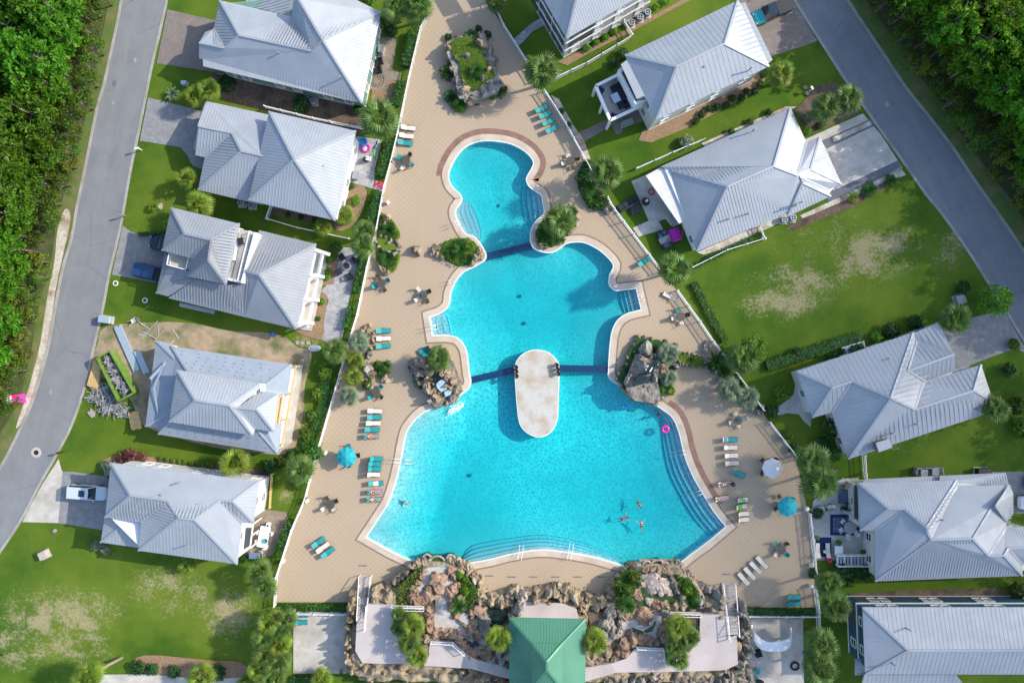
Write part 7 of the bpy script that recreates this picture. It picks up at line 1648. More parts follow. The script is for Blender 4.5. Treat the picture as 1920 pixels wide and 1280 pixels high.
dining(716, 532, 'below the rock trough', Q(25, 'teal', 'bronze', 'teal', 'bronze'))
dining(794, 554, 'left of the middle pool ladder', Q(35, 'bronze', 'beige', 'beige', 'bronze'), glass=('teal', 'teal_canvas'))
dining(762, 304, 'at the upper left fence', Q(-30, 'teal', 'bronze', 'teal', 'beige'))
dining(1069, 304, 'at the upper right fence', Q(20, 'bronze', 'beige', 'beige', 'bronze'))
dining(1274, 594, 'at the fence right of the middle pool', Q(15, 'bronze', 'teal', 'beige', 'beige'))
dining(1381, 787, 'alone on the eastern deck', Q(15, 'beige', 'beige', 'beige', 'beige'), glass=('teal', 'teal_canvas'))
dining(621, 944, 'at the lower western fence', Q(30, 'bronze', 'bronze', 'beige', 'beige'))
dining(706, 734, 'below the split boulder mound', Q(45, 'teal', 'beige', 'teal', 'bronze'))
dining(1462, 1027, 'at the lower right deck', Q(45, 'bronze', 'teal', 'beige', 'teal'))
def parasol(px, py, r, m, label, zt=2.55, z=DZ):
 p = P(px, py, zt - 0.3); root = thing('parasol', label, 'parasol', (p.x, p.y, z))
 MB().tube([(0, 0, 0), (0, 0, zt)], 0.035, 8).obj('pole', M['bronze'], root, world=False)
 MB().lathe([(0.26, 0), (0.28, 0.06), (0.08, 0.1)], n=14).obj('base', M['bronze'], root, world=False)
 rim = [(math.cos(2 * math.pi * i / 8) * r, math.sin(2 * math.pi * i / 8) * r, zt - 0.52) for i in range(8)]
 for i in range(8):
  a, b = Vector(rim[i]), Vector(rim[(i + 1) % 8]); t = Vector((0, 0, zt)); m1, m2 = t.lerp(a, .5) + Vector((0, 0, .05)), t.lerp(b, .5) + Vector((0, 0, .05)); mid = (a + b) / 2 * 0.97 + Vector((0, 0, -.02 * 0))
  MB().add([t, m1, m2, a, b, mid - Vector((0, 0, .0)), a - Vector((0, 0, .14)), b - Vector((0, 0, .14)), mid - Vector((0, 0, .12))], [(0, 1, 2), (1, 3, 5), (1, 5, 2), (2, 5, 4), (3, 6, 8, 5), (5, 8, 7, 4)]).obj('canopy_panel', M[m], root, world=False)
  MB().beam(t - Vector((0, 0, .03)), a - Vector((0, 0, .03)), 0.025).obj('rib', M['bronze'], root, world=False)
 MB().lathe([(0.05, zt), (0.04, zt + .09), (0.01, zt + .12)], n=8).obj('finial', M['bronze'], root, world=False)
 return root
for (px, py, m, lab, wh, ch) in ((649, 857, 'teal_canvas', 'open teal parasol over a table at the western fence', 'under the western teal parasol', Q(0, 'bronze', 'teal', 'bronze', 'bronze')), (1449, 878, 'canvas_white', 'open off white parasol on the eastern deck', 'under the off white parasol', Q(45, 'bronze', 'bronze', 'bronze', 'black')), (1478, 950, 'teal_canvas', 'open teal parasol at the fence beside the east patio', 'under the eastern teal parasol', Q(120, 'bronze', 'bronze', 'bronze', 'teal'))):
 parasol(px, py, 1.36, m, lab); q = P(px, py, 2.25); s = F / H
 dining(960 + q.x * s, 640 - q.y * s, wh, ch, dist=1.15)
def towel(px, py, w_, l, ang, m, label, z, tilt=0.0, cat='towel'):
 q = P(px, py, z); mb = MB(); nx_, ny_ = 7, 5; vs = []
 for j in range(ny_):
  for i in range(nx_):
   x, y = (i / (nx_ - 1) - .5) * l, (j / (ny_ - 1) - .5) * w_
   vs.append((x, y, 0.035 * noise.noise(Vector((x * 4 + px, y * 5, 0))) - tilt * x - 0.12 * max(0, abs(y) - 0.29)))
 for j in range(ny_ - 1):
  for i in range(nx_ - 1): mb.f.append((j * nx_ + i, j * nx_ + i + 1, (j + 1) * nx_ + i + 1, (j + 1) * nx_ + i))
 mb.v = vs; o = mb.obj('towel', M[m]); o.location = q; o.rotation_euler = (0, 0, R(ang)); return tag(o, label, cat)
towel(704, 906, 0.6, 0.75, 5, 'towel_white', 'white towel bunched on a teal lounger below the parasol', 0.48)
towel(708, 921.5, 0.66, 1.1, -1, 'towel_purple', 'purple towel under the bather on the middle of three loungers', 0.50)
towel(1360, 823.7, 0.62, 0.75, 0, 'towel_pink', 'pale pink towel over the backrest of the top right lounger', 0.74, 0.5)
towel(1387, 950, 0.6, 0.8, 8, 'green_plastic', 'lime green towel on an upright lounger at the lower right', 0.48)
towel(1394, 937, 0.3, 0.7, -25, 'green_plastic', 'lime green towel on the lounger above the other green one', 0.50)
towel(711.5, 346.5, 0.9, 1.55, -12, 'towel_red', 'red beach towel spread on the cottage patio by the fence', 0.07)
# ------------------------------------------------------------------ people
def person(label, px, py, ang, z, pose, skin, suit, hair, scale=1.0, suit_kind='trunks'):
 """one skinned surface per body; poses lie in local x (head at -x)"""
 j = {}
 if pose == 'lounge':
  J = dict(pel=(0.0, 0, .12), bel=(-.16, 0, .16), che=(-.36, 0, .27), nek=(-.52, 0, .38), hed=(-.62, 0, .46), hed2=(-.74, 0, .52), hl=(.03, .10, .12), hr=(.03, -.10, .12), kl=(.44, .13, .24), kr=(.46, -.12, .12), fl=(.84, .12, .08), fr=(.88, -.13, .08), tl=(.90, .13, .18), tr=(.95, -.14, .18), sl=(-.43, .19, .30), sr=(-.43, -.19, .30), el=(-.20, .30, .20), er=(-.20, -.30, .2), wl=(.02, .22, .22), wr=(.0, -.24, .20), gl=(.11, .19, .22), gr=(.09, -.21, .2))
 elif pose == 'prone':
  J = dict(pel=(0.0, 0, .10), bel=(-.18, 0, .10), che=(-.38, 0, .13), nek=(-.54, 0, .16), hed=(-.64, 0, .20), hed2=(-.78, 0, .22), hl=(.03, .10, .10), hr=(.03, -.10, .10), kl=(.46, .12, .07), kr=(.46, -.12, .07), fl=(.88, .12, .06), fr=(.88, -.12, .06), tl=(1.0, .12, .04), tr=(1.0, -.12, .04), sl=(-.45, .19, .13), sr=(-.45, -.19, .13), el=(-.66, .32, .1), er=(-.62, -.34, .1), wl=(-.84, .20, .1), wr=(-.84, -.2, .1), gl=(-.90, .12, .1), gr=(-.9, -.12, .1))
 elif pose == 'swim':
  J = dict(pel=(0.0, 0, -.10), bel=(-.17, 0, -.05), che=(-.36, 0, .0), nek=(-.52, 0, .07), hed=(-.60, 0, .16), hed2=(-.70, 0, .24), hl=(.03, .10, -.12), hr=(.03, -.10, -.12), kl=(.40, .20, -.2), kr=(.44, -.16, -.18), fl=(.72, .18, -.3), fr=(.82, -.20, -.22), tl=(.86, .2, -.3), tr=(.96, -.22, -.22), sl=(-.43, .19, .03), sr=(-.43, -.19, .03), el=(-.56, .44, .0), er=(-.52, -.44, .0), wl=(-.80, .52, -.02), wr=(-.74, -.56, -.02), gl=(-.89, .54, -.02), gr=(-.83, -.59, -.02))
 else:  # stand, leaning on the water or on the ground: x is forward
  J = dict(pel=(0, 0, .92), bel=(0, 0, 1.08), che=(.02, 0, 1.28), nek=(.03, 0, 1.46), hed=(.04, 0, 1.56), hed2=(.05, 0, 1.70), hl=(0, .10, .90), hr=(0, -.10, .90), kl=(.05, .12, .5), kr=(-.02, -.12, .5), fl=(.0, .13, .07), fr=(-.06, -.13, .07), tl=(.16, .14, .03), tr=(.10, -.14, .03), sl=(0, .19, 1.40), sr=(0, -.19, 1.40), el=(.10, .34, 1.2), er=(.04, -.33, 1.18), wl=(.32, .36, 1.12), wr=(.24, -.38, 1.06), gl=(.41, .35, 1.11), gr=(.32, -.39, 1.04))
 ks = list(J); E = [('pel', 'bel'), ('bel', 'che'), ('che', 'nek'), ('nek', 'hed'), ('hed', 'hed2'), ('pel', 'hl'), ('hl', 'kl'), ('kl', 'fl'), ('fl', 'tl'), ('pel', 'hr'), ('hr', 'kr'), ('kr', 'fr'), ('fr', 'tr'), ('che', 'sl'), ('sl', 'el'), ('el', 'wl'), ('wl', 'gl'), ('che', 'sr'), ('sr', 'er'), ('er', 'wr'), ('wr', 'gr')]
 rad = dict(pel=.145, bel=.13, che=.155, nek=.06, hed=.088, hed2=.088, hl=.10, hr=.10, kl=.065, kr=.065, fl=.045, fr=.045, tl=.035, tr=.035, sl=.065, sr=.065, el=.045, er=.045, wl=.034, wr=.034, gl=.03, gr=.03)
 V_ = [Vector(J[q]) for q in ks]; EE = [(ks.index(a), ks.index(b)) for a, b in E]; RD_ = [rad[q] for q in ks]
 for s, g_ in (('l', 1), ('r', -1)):                  # five fingers
  w_ = Vector(J['w' + s]); gq = Vector(J['g' + s]); d = (gq - w_).normalized(); sd_ = d.cross(Vector((0, 0, 1))).normalized(); gi = ks.index('g' + s)
  for q, (off, ln) in enumerate(((-.028, .07), (-.010, .085), (.010, .08), (.028, .06))):
   V_.append(gq + sd_ * off + d * .02); V_.append(gq + sd_ * off * 1.2 + d * ln - Vector((0, 0, .02))); n0 = len(V_) - 2
   EE += [(gi, n0), (n0, n0 + 1)]; RD_ += [.010, .008]
  V_.append(w_.lerp(gq, .5) + sd_ * .055 * g_); V_.append(w_.lerp(gq, .9) + sd_ * .07 * g_); n0 = len(V_) - 2
  EE += [(ks.index('w' + s), n0), (n0, n0 + 1)]; RD_ += [.012, .009]
 me = bpy.data.meshes.new('body'); me.from_pydata([tuple(v) for v in V_], EE, [])
 tmp = bpy.data.objects.new('body_build', me); COL.objects.link(tmp)
 sk = tmp.modifiers.new('skin', 'SKIN'); sb = tmp.modifiers.new('sub', 'SUBSURF'); sb.levels = 1; sb.render_levels = 1
 for i, r_ in enumerate(RD_): me.skin_vertices[0].data[i].radius = (r_, r_)
 me.skin_vertices[0].data[0].use_root = True
 dg = bpy.context.evaluated_depsgraph_get(); bm2 = bpy.data.meshes.new_from_object(tmp.evaluated_get(dg))
 bpy.data.objects.remove(tmp)
 bm2.materials.clear(); bm2.materials.append(M[skin]); bm2.polygons.foreach_set('use_smooth', [True] * len(bm2.polygons))
 root = thing('person', label, 'person', P(px, py, z), R(ang)); root.scale = (scale,) * 3
 part('body', bm2, root)
 h0, h1 = Vector(J['hed']), Vector(J['hed2']); hc = h0.lerp(h1, .75); up = (h1 - h0).normalized()
 hm = MB()                                            # hair: a cap over the skull
 back = up * 0.6 + (Vector((-1, 0, 0)) if pose == 'stand' else Vector((0, 0, 0.3 if pose in ('swim', 'prone') else -0.5)))
 back.normalize(); a_ = back.orthogonal().normalized(); b_ = back.cross(a_)
 rings = [(0.02, .118), (.07, .095), (.105, .045), (.115, 0.0), (.10, -.05)]
 for r_, d_ in rings:
  for q in range(12): an = q * math.pi / 6; hm.v.append(tuple(hc + back * d_ + (a_ * math.cos(an) + b_ * math.sin(an)) * r_))
 for i in range(4):
  for q in range(12): hm.f.append((i * 12 + q, i * 12 + (q + 1) % 12, (i + 1) * 12 + (q + 1) % 12, (i + 1) * 12 + q))
 hm.obj('hair', M[hair], root, smooth=True, world=False)
 def sleeve(a, b, ra, rb, nm, m):
  MB().tube([Vector(J[a]).lerp(Vector(J[b]), t) if not isinstance(a, Vector) else a.lerp(b, t) for t in (0, .33, .66, 1)], [ra, (2 * ra + rb) / 3, (ra + 2 * rb) / 3, rb], 10, caps=False).obj(nm, M[m], root, smooth=True, world=False)
 if suit:
  MB().tube([Vector(J['pel']).lerp(Vector(J['bel']), t) for t in (-.35, .0, .35, .6)], [.15, .165, .16, .148], 12).obj('swimwear', M[suit], root, smooth=True, world=False)
  if suit_kind == 'trunks':
   for q in ('l', 'r'):
    MB().tube([Vector(J['h' + q]).lerp(Vector(J['k' + q]), t) for t in (0, .3, .6)], [.12, .11, .10], 10).obj('trunk_leg', M[suit], root, smooth=True, world=False)
  else:
   MB().tube([Vector(J['bel']).lerp(Vector(J['che']), t) for t in (.55, .8, 1.05)], [.155, .168, .165], 12).obj('top', M[suit], root, smooth=True, world=False)
 return root
person('person sunbathing on the lowest of five loungers above the teal parasol', 698, 817.5, -2, 0.45, 'lounge', 'skin', 'towel_red', 'hair_blond', 1.0, 'bikini')
person('person lying on the purple towel, middle of three loungers below the parasol', 703, 921.5, -1, 0.47, 'lounge', 'skin', 'cushion', 'hair_dark', 1.0, 'bikini')
person('person stretched on the lowest of the three towelled loungers', 703, 935.5, -1, 0.45, 'lounge', 'skin', 'teal', 'hair_blond', 1.0, 'trunks')
person('person with tanned skin reclining on an off white lounger by the curved steps', 1359, 906.7, 5, 0.45, 'lounge', 'skin_tan', 'towel_white', 'hair_dark', 1.0, 'bikini')
person('person lying with blue swimwear on the lounger left of the green towels', 1353, 934, 5, 0.45, 'lounge', 'skin', 'blue_vinyl', 'hair_blond', 1.0, 'bikini')
person('person swimming alone in dark swimwear, uppermost of three in the big pool', 1197, 943, 120, WATER_Z - .02, 'swim', 'skin_tan', 'black', 'hair_dark', 0.9, 'bikini')
person('person in red trunks swimming, left of a pair in the big pool', 1168, 972, 200, WATER_Z + .02, 'swim', 'skin_tan', 'towel_red', 'hair_dark', 1.0)
person('person swimming with pale skin, right of a pair in the big pool', 1203, 986, 280, WATER_Z + .02, 'swim', 'skin', 'cushion', 'hair_blond', 1.0, 'bikini')
person('person standing on the pool steps above the pink float ring', 1234, 776, 160, -1.15, 'stand', 'skin_tan', 'cushion', 'hair_dark', 1.0)
person('person drifting in the shallows at the left pool edge', 757, 942, 165, WATER_Z, 'swim', 'skin', 'teal', 'hair_blond', 0.9)
person('person in blue clothes standing at the lower corner of the western yard', 643, 1252, 60, 0.03, 'stand', 'skin_tan', 'blue_vinyl', 'hair_dark', 1.0, 'bikini')
def float_ring(name, px, py, r, tr, m, label, z, tilt=0.0, cat='float ring', extra=None):
 root = thing(name, label, cat, P(px, py, z))
 pts = [(math.cos(a) * r, math.sin(a) * r, tr) for a in [2 * math.pi * i / 20 for i in range(20)]]
 MB().tube(pts + [pts[0]], tr, 8, caps=False).obj('ring', M[m], root, smooth=True, world=False)
 MB().box((r, 0.05, tr * 2), (0.05, 0.05, 0.03)).obj('valve', M['towel_white'], root, world=False)
 if extra: MB().lathe([(r * 0.8, 0.03), (r * .8, .05), (0.01, .06)], n=16).obj('floor', M[extra], root, world=False)
 return root
float_ring('float_ring', 1247, 804, 0.40, 0.17, 'pink', 'hot pink float ring on the curved pool steps', WATER_Z - .05)
float_ring('float_ring', 1171, 761, 0.26, 0.09, 'blue_vinyl', 'small dark blue ring floating near the eastern grotto', WATER_Z - .03)
float_ring('float_ring', 681, 267, 0.5, 0.13, 'blue_vinyl', 'blue inflatable ring on the cottage patio', 0.06, extra='teal_canvas')
float_ring('float_ring', 686, 278, 0.5, 0.13, 'pink', 'pink inflatable ring with pale middle on the cottage patio', 0.06, extra='towel_white')
for i, (x, y, lab) in enumerate([(1098, 735, 'dark floor drain alone between island and eastern grotto'), (1148, 748, 'dark floor drain by the eastern grotto, leftmost of the cluster'), (1160, 741, 'dark floor drain by the eastern grotto, topmost of the cluster'), (1166, 755, 'dark floor drain by the eastern grotto, beside the blue ring'), (1179, 749, 'dark floor drain by the eastern grotto, right of the blue ring'), (1183, 762, 'dark floor drain by the eastern grotto, lowest of the cluster'), (1198, 758, 'dark floor drain by the eastern grotto, closest to the rocks'), (934, 738, 'dark floor drain left of the island below the divider'), (975, 555, 'dark floor drain in the middle pool, upper'), (983, 606, 'dark floor drain in the middle pool, lower'), (945, 428, 'dark floor drain in the upper pool near the divider'), (934, 386, 'dark floor drain in the middle of the upper pool'), (881, 891, 'dark floor drain in the left half of the big pool')]):
 p = P(x, y, -1.45); root = thing('floor_drain', lab, 'drain', p, 0.4 * i, 'dark drains on the pool floor'); root.scale = (0.38, 0.38, 1)
 for q in range(4): MB().box((0.30 * (q - 1.5), 0, 0), (0.16, 0.8, 0.08)).obj('grate_bar', M['grey_metal'], root, world=False)
 MB().lathe([(0.62, -.04), (0.62, .02), (0.5, .02)], n=14).obj('frame', M['step_edge'], root, world=False)
def pool_rail(label, a, b, h=0.8, name='handrail', m='steel'):
 root = thing(name, label, 'handrail', P(*a, DZ))
 p, q = P(*a, DZ), P(*b, -0.5); u = Vector((0, 0, 1))
 for s in (-0.25, 0.25):
  off = Vector((q.y - p.y, p.x - q.x, 0)).normalized() * s
  MB().tube([p + off, p + off + u * h, (p + q) / 2 + off + u * (h * .9), q + off + u * 0.35, q + off], 0.025, 6).obj('tube', M[m], root, smooth=True)
 return root
pool_rail('curved steel ladder rails at the top of the upper pool', (902, 261), (904, 272))
pool_rail('steel ladder rails on the left bank of the middle pool', (838, 531), (856, 528))
pool_rail('steel handrail crossing the left wading steps of the upper pool', (838, 427), (872, 414))
pool_rail('steel handrail at the left steps of the middle pool', (795, 618), (830, 612))
pool_rail('steel handrail at the square steps of the middle pool', (1206, 559), (1176, 570))
pool_rail('steel handrail halfway up the long curved steps', (1285, 845), (1246, 852))
pool_rail('steel handrail at the lower end of the long curved steps', (1314, 920), (1278, 932))
pool_rail('white handrail on the wide southern steps, right one', (1066, 1046), (1072, 1016), 0.9, m='towel_white')
pool_rail('white handrail on the wide southern steps, left one', (974, 1046), (978, 1020), 0.9, m='towel_white')
pool_rail('steel handrail on the left beach entry below the parasol', (733, 861), (780, 866))
for i, (x, y, wh) in enumerate([(967, 688, 'left end, upper'), (967.5, 696, 'left end, middle'), (968, 704.5, 'left end, lower'), (1043, 684, 'right end, upper'), (1045, 692, 'right end, middle'), (1046, 700, 'right end, lower')]):
 root = thing('urn', 'black urn on the pool island at its %s of three' % wh, 'urn', P(x, y, 0.33), 0, 'black urns on the island')
 MB().lathe([(0.16, 0), (0.2, .06), (0.12, .14), (0.27, .45), (0.30, .62)], n=12, top=False).obj('bowl', M['black'], root, smooth=True, world=False)
 MB().lathe([(0.30, .62), (0.33, .66), (0.25, .66), (0.22, .55), (0.01, .55)], n=12, top=False).obj('rim', M['black'], root, smooth=True, world=False)
for (x, y, lab, m) in [(728, 381, 'white square bin at the fence above the rock trough', 'canvas_white'), (612, 848, 'white square bin at the fence left of the teal parasol', 'canvas_white'), (577, 938, 'white square bin at the fence beside the lower dark table', 'canvas_white'), (532, 1050, 'round tan bin at the southwest fence', 'beige'), (1518, 1096, 'white square bin at the southeast fence corner', 'canvas_white'), (1519, 1057, 'round tan bin at the fence above the southeast corner', 'beige'), (1510, 952, 'white life ring bin at the fence beside the teal parasol', 'canvas_white'), (1372, 906, 'small black bag on the deck below the skewed lounger', 'black')]:
 root = thing('bin', lab, 'bin', P(x, y, DZ)); MB().lathe([(0.24, 0), (0.28, .7), (0.30, .72)], n=4 if 'square' in lab else 12).obj('body', M[m], root, world=False); MB().lathe([(0.31, .72), (0.2, .86), (0.1, .88)], n=4 if 'square' in lab else 12).obj('lid', M[m], root, world=False)
for i, x in enumerate((680, 917, 959, 1000, 1041, 1083, 1128, 1362)):
 y = {680: 1060, 917: 1079, 1362: 1076}.get(x, 1081); a, b = P(x - 8, y, DZ + .008), P(x + 8, y, DZ + .008)
 o = tag(MB().beam(a, b, 0.16, 0.012).obj('drain_slot', M['darkband']), '%s drain slot from the left on the deck above the slide hill' % ['first', 'second', 'third', 'fourth', 'fifth', 'sixth', 'seventh', 'eighth'][i], 'drain', 'drain slots in the deck')
# ------------------------------------------------------------------ vehicles
def make_car(label, px, py, ang, paint, L=4.7, W_=1.9, hood=None, pickup=False, roofp=None, sunroof=False):
 root = thing('parked_car' if not pickup else 'pickup_truck', label, 'car' if not pickup else 'truck', P(px, py, 0.03), R(ang))
 w = W_ / 2
 def sec(x, ww, zb, zt): return [(x, -ww, zb), (x, -ww, zt - .18), (x, -ww * .93, zt - .04), (x, -ww * .6, zt), (x, ww * .6, zt), (x, ww * .93, zt - .04), (x, ww, zt - .18), (x, ww, zb)]
 def loft(st, caps=True):
  mb = MB(); n = 8
  for s_ in st: mb.v += sec(*s_)
  for i in range(len(st) - 1):
   for k in range(n): mb.f.append((i * n + k, i * n + (k + 1) % n, (i + 1) * n + (k + 1) % n, (i + 1) * n + k))
  if caps: mb.f += [tuple(range(n))[::-1], tuple((len(st) - 1) * n + k for k in range(n))]
  return mb
 hx = 0.22 if not pickup else 0.24
 loft([(-.5 * L, w * .82, .42, .92), (-.485 * L, w * .93, .32, 1.0), (-.4 * L, w, .28, 1.04), (0, w, .26, 1.04), (hx * L, w, .26, 1.02), (hx * L + .02, w * .985, .28, 1.0)]).obj('body', M[roofp or paint], root, smooth=False, world=False)
 loft([(hx * L + .02, w * .985, .28, 1.0), (.36 * L, w * .97, .28, .94), (.45 * L, w * .90, .30, .84), (.49 * L, w * .74, .36, .70), (.5 * L, w * .66, .40, .62)]).obj('hood', M[hood or paint], root, world=False)
 bx0, bx1 = (-.49 * L, .24 * L) if not pickup else (-.08 * L, .26 * L)
 rx0, rx1 = (-.455 * L, .08 * L) if not pickup else (-.04 * L, .14 * L)
 zb, zt, bw, rw = 1.0, 1.62 if not pickup else 1.78, w * .92, w * .76
 b = [(bx0, -bw, zb), (bx1, -bw, zb), (bx1, bw, zb), (bx0, bw, zb)]; r_ = [(rx0, -rw, zt), (rx1, -rw, zt), (rx1, rw, zt), (rx0, rw, zt)]
 for nm, f in (('side_window', (0, 1)), ('windscreen', (1, 2)), ('side_window', (2, 3)), ('rear_window', (3, 0))):
  i, k = f; MB().add([b[i], b[k], r_[k], r_[i]], [(0, 1, 2, 3)]).obj(nm, M['glass'], root, world=False)
  for q in (i,): MB().beam(Vector(b[q]), Vector(r_[q]), 0.09).obj('pillar', M[roofp or paint], root, world=False)
 rf = MB(); rf.prism([(rx0 - .05, -rw - .03), (rx1 + .03, -rw - .03), (rx1 + .12, 0), (rx1 + .03, rw + .03), (rx0 - .05, rw + .03)], zt - .02, zt + .05); ro = rf.obj('roof', M[roofp or paint], root, world=False)
 for k in range(0 if pickup or sunroof else 3): MB().box(((rx0 + rx1) / 2 , (k - 1) * rw * .55, zt + .06), ((rx1 - rx0) * .9, .05, .03)).obj('roof_rib', M[roofp or paint], ro, world=False)
 if sunroof: MB().box((rx1 - .75, 0, zt + .056), (.8, rw * 1.15, .02)).obj('sunroof', M['glass'], ro, world=False)
 for s in (-1, 1):
  MB().box((.47 * L, s * w * .62, .68), (.10, .34, .14)).obj('headlight', M['lamp_clear'], root, world=False)
  MB().box((-.497 * L, s * w * .74, .86), (.05, .22, .2)).obj('taillight', M['lamp_red'], root, world=False)
  MB().box((hx * L - .15, s * (w + .1), 1.06), (.12, .2, .12)).obj('mirror', M[paint], root, world=False)
  for x in (-.31 * L, .31 * L):
   wh = MB(); pr = [(.20, -.11), (.33, -.11), (.345, -.06), (.345, .06), (.33, .11), (.20, .11)]
   wh.lathe(pr, n=18, top=False); wh.v = [(v[0], v[2], v[1]) for v in wh.v]
   o_ = wh.obj('wheel', M['tire'], root, world=False); o_.location = (x, s * (w - .08), .345)
   h_ = MB(); h_.lathe([(.21, -.08), (.21, .09), (.05, .10)], n=14); h_.v = [(v[0], v[2], v[1]) for v in h_.v]; h_.obj('rim', M['grey_metal'], o_, world=False)
 if pickup:
  MB().box((-.29 * L, 0, 1.06), (.40 * L, W_ * .86, .05)).obj('bed_cover', M['black'], root, world=False)
 return root
make_car('blue minivan with ribbed roof parked half under the terraced house eave', 291, 513, -13, 'car_blue', 4.9, 1.95)
make_car('dark blue car nosing out above the blue minivan', 316, 459, 170, 'car_navy', 4.6, 1.85)
make_car('white car with dark sunroof parked at the white house', 170, 921, -4, 'car_white', 5.0, 1.95, sunroof=True)
make_car('black pickup with bright teal hood on the northeast driveway', 1446, 25, 204, 'car_dark', 5.5, 2.0, hood='car_teal', pickup=True)
make_car('pale car on the driveway at the right edge beside the east house', 1936, 940, 180, 'car_white', 4.7, 1.9)
make_car('dark car at the right edge above the pale one', 1950, 902, 180, 'car_dark', 4.7, 1.9)
# ------------------------------------------------------------------ air conditioners, mailboxes, small street things
def ac(px, py, rz, label, round_=True):
 root = thing('air_conditioner', label, 'air conditioner', P(px, py, 0.05), R(rz), 'air conditioners beside the houses')
 MB().box((0, 0, .04), (1.1, 1.1, .08)).obj('pad', M['concrete'], root, world=False)
 if round_: MB().lathe([(.42, .08), (.45, .12), (.45, .78), (.40, .84)], n=18, top=False).obj('casing', M['grey_metal'], root, world=False)
 else:
  c = MB(); c.box((0, 0, .46), (.92, .92, .76)); c.obj('casing', M['grey_metal'], root, world=False)
 z = .80 if round_ else .845
 MB().lathe([(.40, z), (.41, z + .05), (.33, z + .05)], n=18, top=False).obj('rim', M['sheet_metal'], root, world=False)
 MB().lathe([(.36, z - .02), (.01, z - .01)], n=18).obj('fan_well', M['black'], root, world=False)
 fb = MB()
 for q in range(4): a = q * math.pi / 2; fb.beam((0, 0, z + .01), (math.cos(a) * .33, math.sin(a) * .33, z + .01), .12, .02)
 fb.obj('fan', M['grey_metal'], root, world=False); MB().lathe([(.08, z), (.08, z + .05)], n=10).obj('hub', M['grey_metal'], root, world=False)
for a in [(455, 382, 0, 'round air conditioner under the south eave of the cottage, left'), (474, 386, 0, 'round air conditioner under the south eave of the cottage, right'), (590, 192, 0, 'air conditioner behind the leafy shrub at the green house'), (574, 188, 0, 'air conditioner half hidden left of the leafy shrub at the green house'),
  (1183, 46, 0, 'round air conditioner at the clubhouse wall, left of three'), (1199, 36, 0, 'round air conditioner at the clubhouse wall, middle of three'), (1213, 27, 0, 'round air conditioner at the clubhouse wall, right of three'), (1468, 413, 0, 'air conditioner below the garage house, left'), (1484, 410, 0, 'air conditioner below the garage house, right'),
  (1587, 656, 20, 'square air conditioner north of the chimney house, left', False), (1602, 651, 20, 'square air conditioner north of the chimney house, right', False), (1727, 885, 0, 'square air conditioner above the east house, left', False), (1748, 882, 0, 'square air conditioner above the east house, right', False)]: ac(*a)
fence('low white screen around the northern chimney house air conditioners', [(1574, 652), (1612, 640), (1617, 653)], 1.1, 1.2, pick=.1)
fence('low grey screen around the east house air conditioners', [(1711, 886), (1713, 876), (1760, 874), (1761, 886)], 1.1, 1.2, 'grey_metal', pick=.1)
def mailbox(px, py, label, rz, m='white'):
 root = thing('mailbox', label, 'mailbox', P(px, py, 0.03), R(rz))
 MB().beam((0, 0, 0), (0, 0, 1.15), .13).obj('post', M[m], root, world=False)
 MB().box((-.12, 0, 1.22), (.55, .26, .24), 0, .9).obj('box', M[m], root, world=False); MB().beam((-.3, 0, 1.0), (.1, 0, 1.0), .08).obj('arm', M[m], root, world=False)
mailbox(266, 282, 'white mailbox on a post at the west road, upper one', 15); mailbox(236, 405, 'white mailbox on a post at the west road above the blue cars', 15, 'grey_metal'); mailbox(121, 846, 'black mailbox on a post at the west road above the white car', 10, 'black'); mailbox(1517, 172, 'pale mailbox among white stones near the east road', -60); mailbox(6, 1225, 'dark mailbox at the left edge of the vacant southwest lawn', 0, 'black')
t = thing('manhole', 'round manhole with pale concrete collar in the west road', 'manhole', P(68, 848, 0.03))
MB().lathe([(.68, 0), (.70, .012), (.34, .014)], n=24, top=False).obj('collar', M['concrete'], t, world=False); MB().lathe([(.34, .0), (.33, .02), (.01, .022)], n=20).obj('lid', M['black'], t, world=False)
for (x, y, lab) in [(217, 531, 'white round valve cover in the lawn below the blue minivan, left'), (272, 563, 'white oval valve cover in the lawn below the blue minivan, right')]:
 t = thing('valve_cover', lab, 'cover', P(x, y, 0.01)); MB().lathe([(.36, 0), (.36, .06), (.24, .06)], n=16, top=False).obj('collar', M['towel_white'], t, world=False); MB().lathe([(.24, .02), (.23, .05), (.01, .05)], n=14).obj('lid', M['hedge'], t, world=False)
def cabinet(px, py, dims, rz, m, label, name='utility_box', cat='utility box'):
 t = thing(name, label, cat, P(px, py, 0.02), R(rz)); MB().box((0, 0, dims[2] / 2), dims).obj('casing', M[m], t, world=False)
 MB().box((0, 0, dims[2] + .03), (dims[0] * 1.06, dims[1] * 1.06, .06), 0, .94).obj('lid', M[m], t, world=False); MB().box((0, 0, .03), (dims[0] * 1.2, dims[1] * 1.2, .06)).obj('pad', M['concrete'], t, world=False); return t
cabinet(1796, 562, (1.15, 1.15, .9), 20, 'grey_metal', 'grey green utility box beside the lime tree'); cabinet(86, 1038, (1.1, 1.0, .8), 25, 'wood_grey', 'weathered utility box on the southwest lawn'); cabinet(202, 599, (1.5, .9, 1.0), -8, 'sheet_metal', 'pale blue job box at the kerb beside the dirt lot'); cabinet(348, 158, (.7, .5, .7), 0, 'sheet_metal', 'pale utility box between the spiky clump and the palms')
cabinet(1175, 232, (1.4, .6, 1.0), 20, 'grey_metal', 'grey steel grill on the brown paving below the balcony', 'grill', 'grill'); cabinet(716, 96, (.6, 1.0, 1.0), -10, 'steel', 'steel grill beside the back steps of the green house', 'grill', 'grill'); cabinet(1838, 882, (1.6, .8, 1.0), 0, 'black', 'black storage grill at the north wall of the east house', 'grill', 'grill')
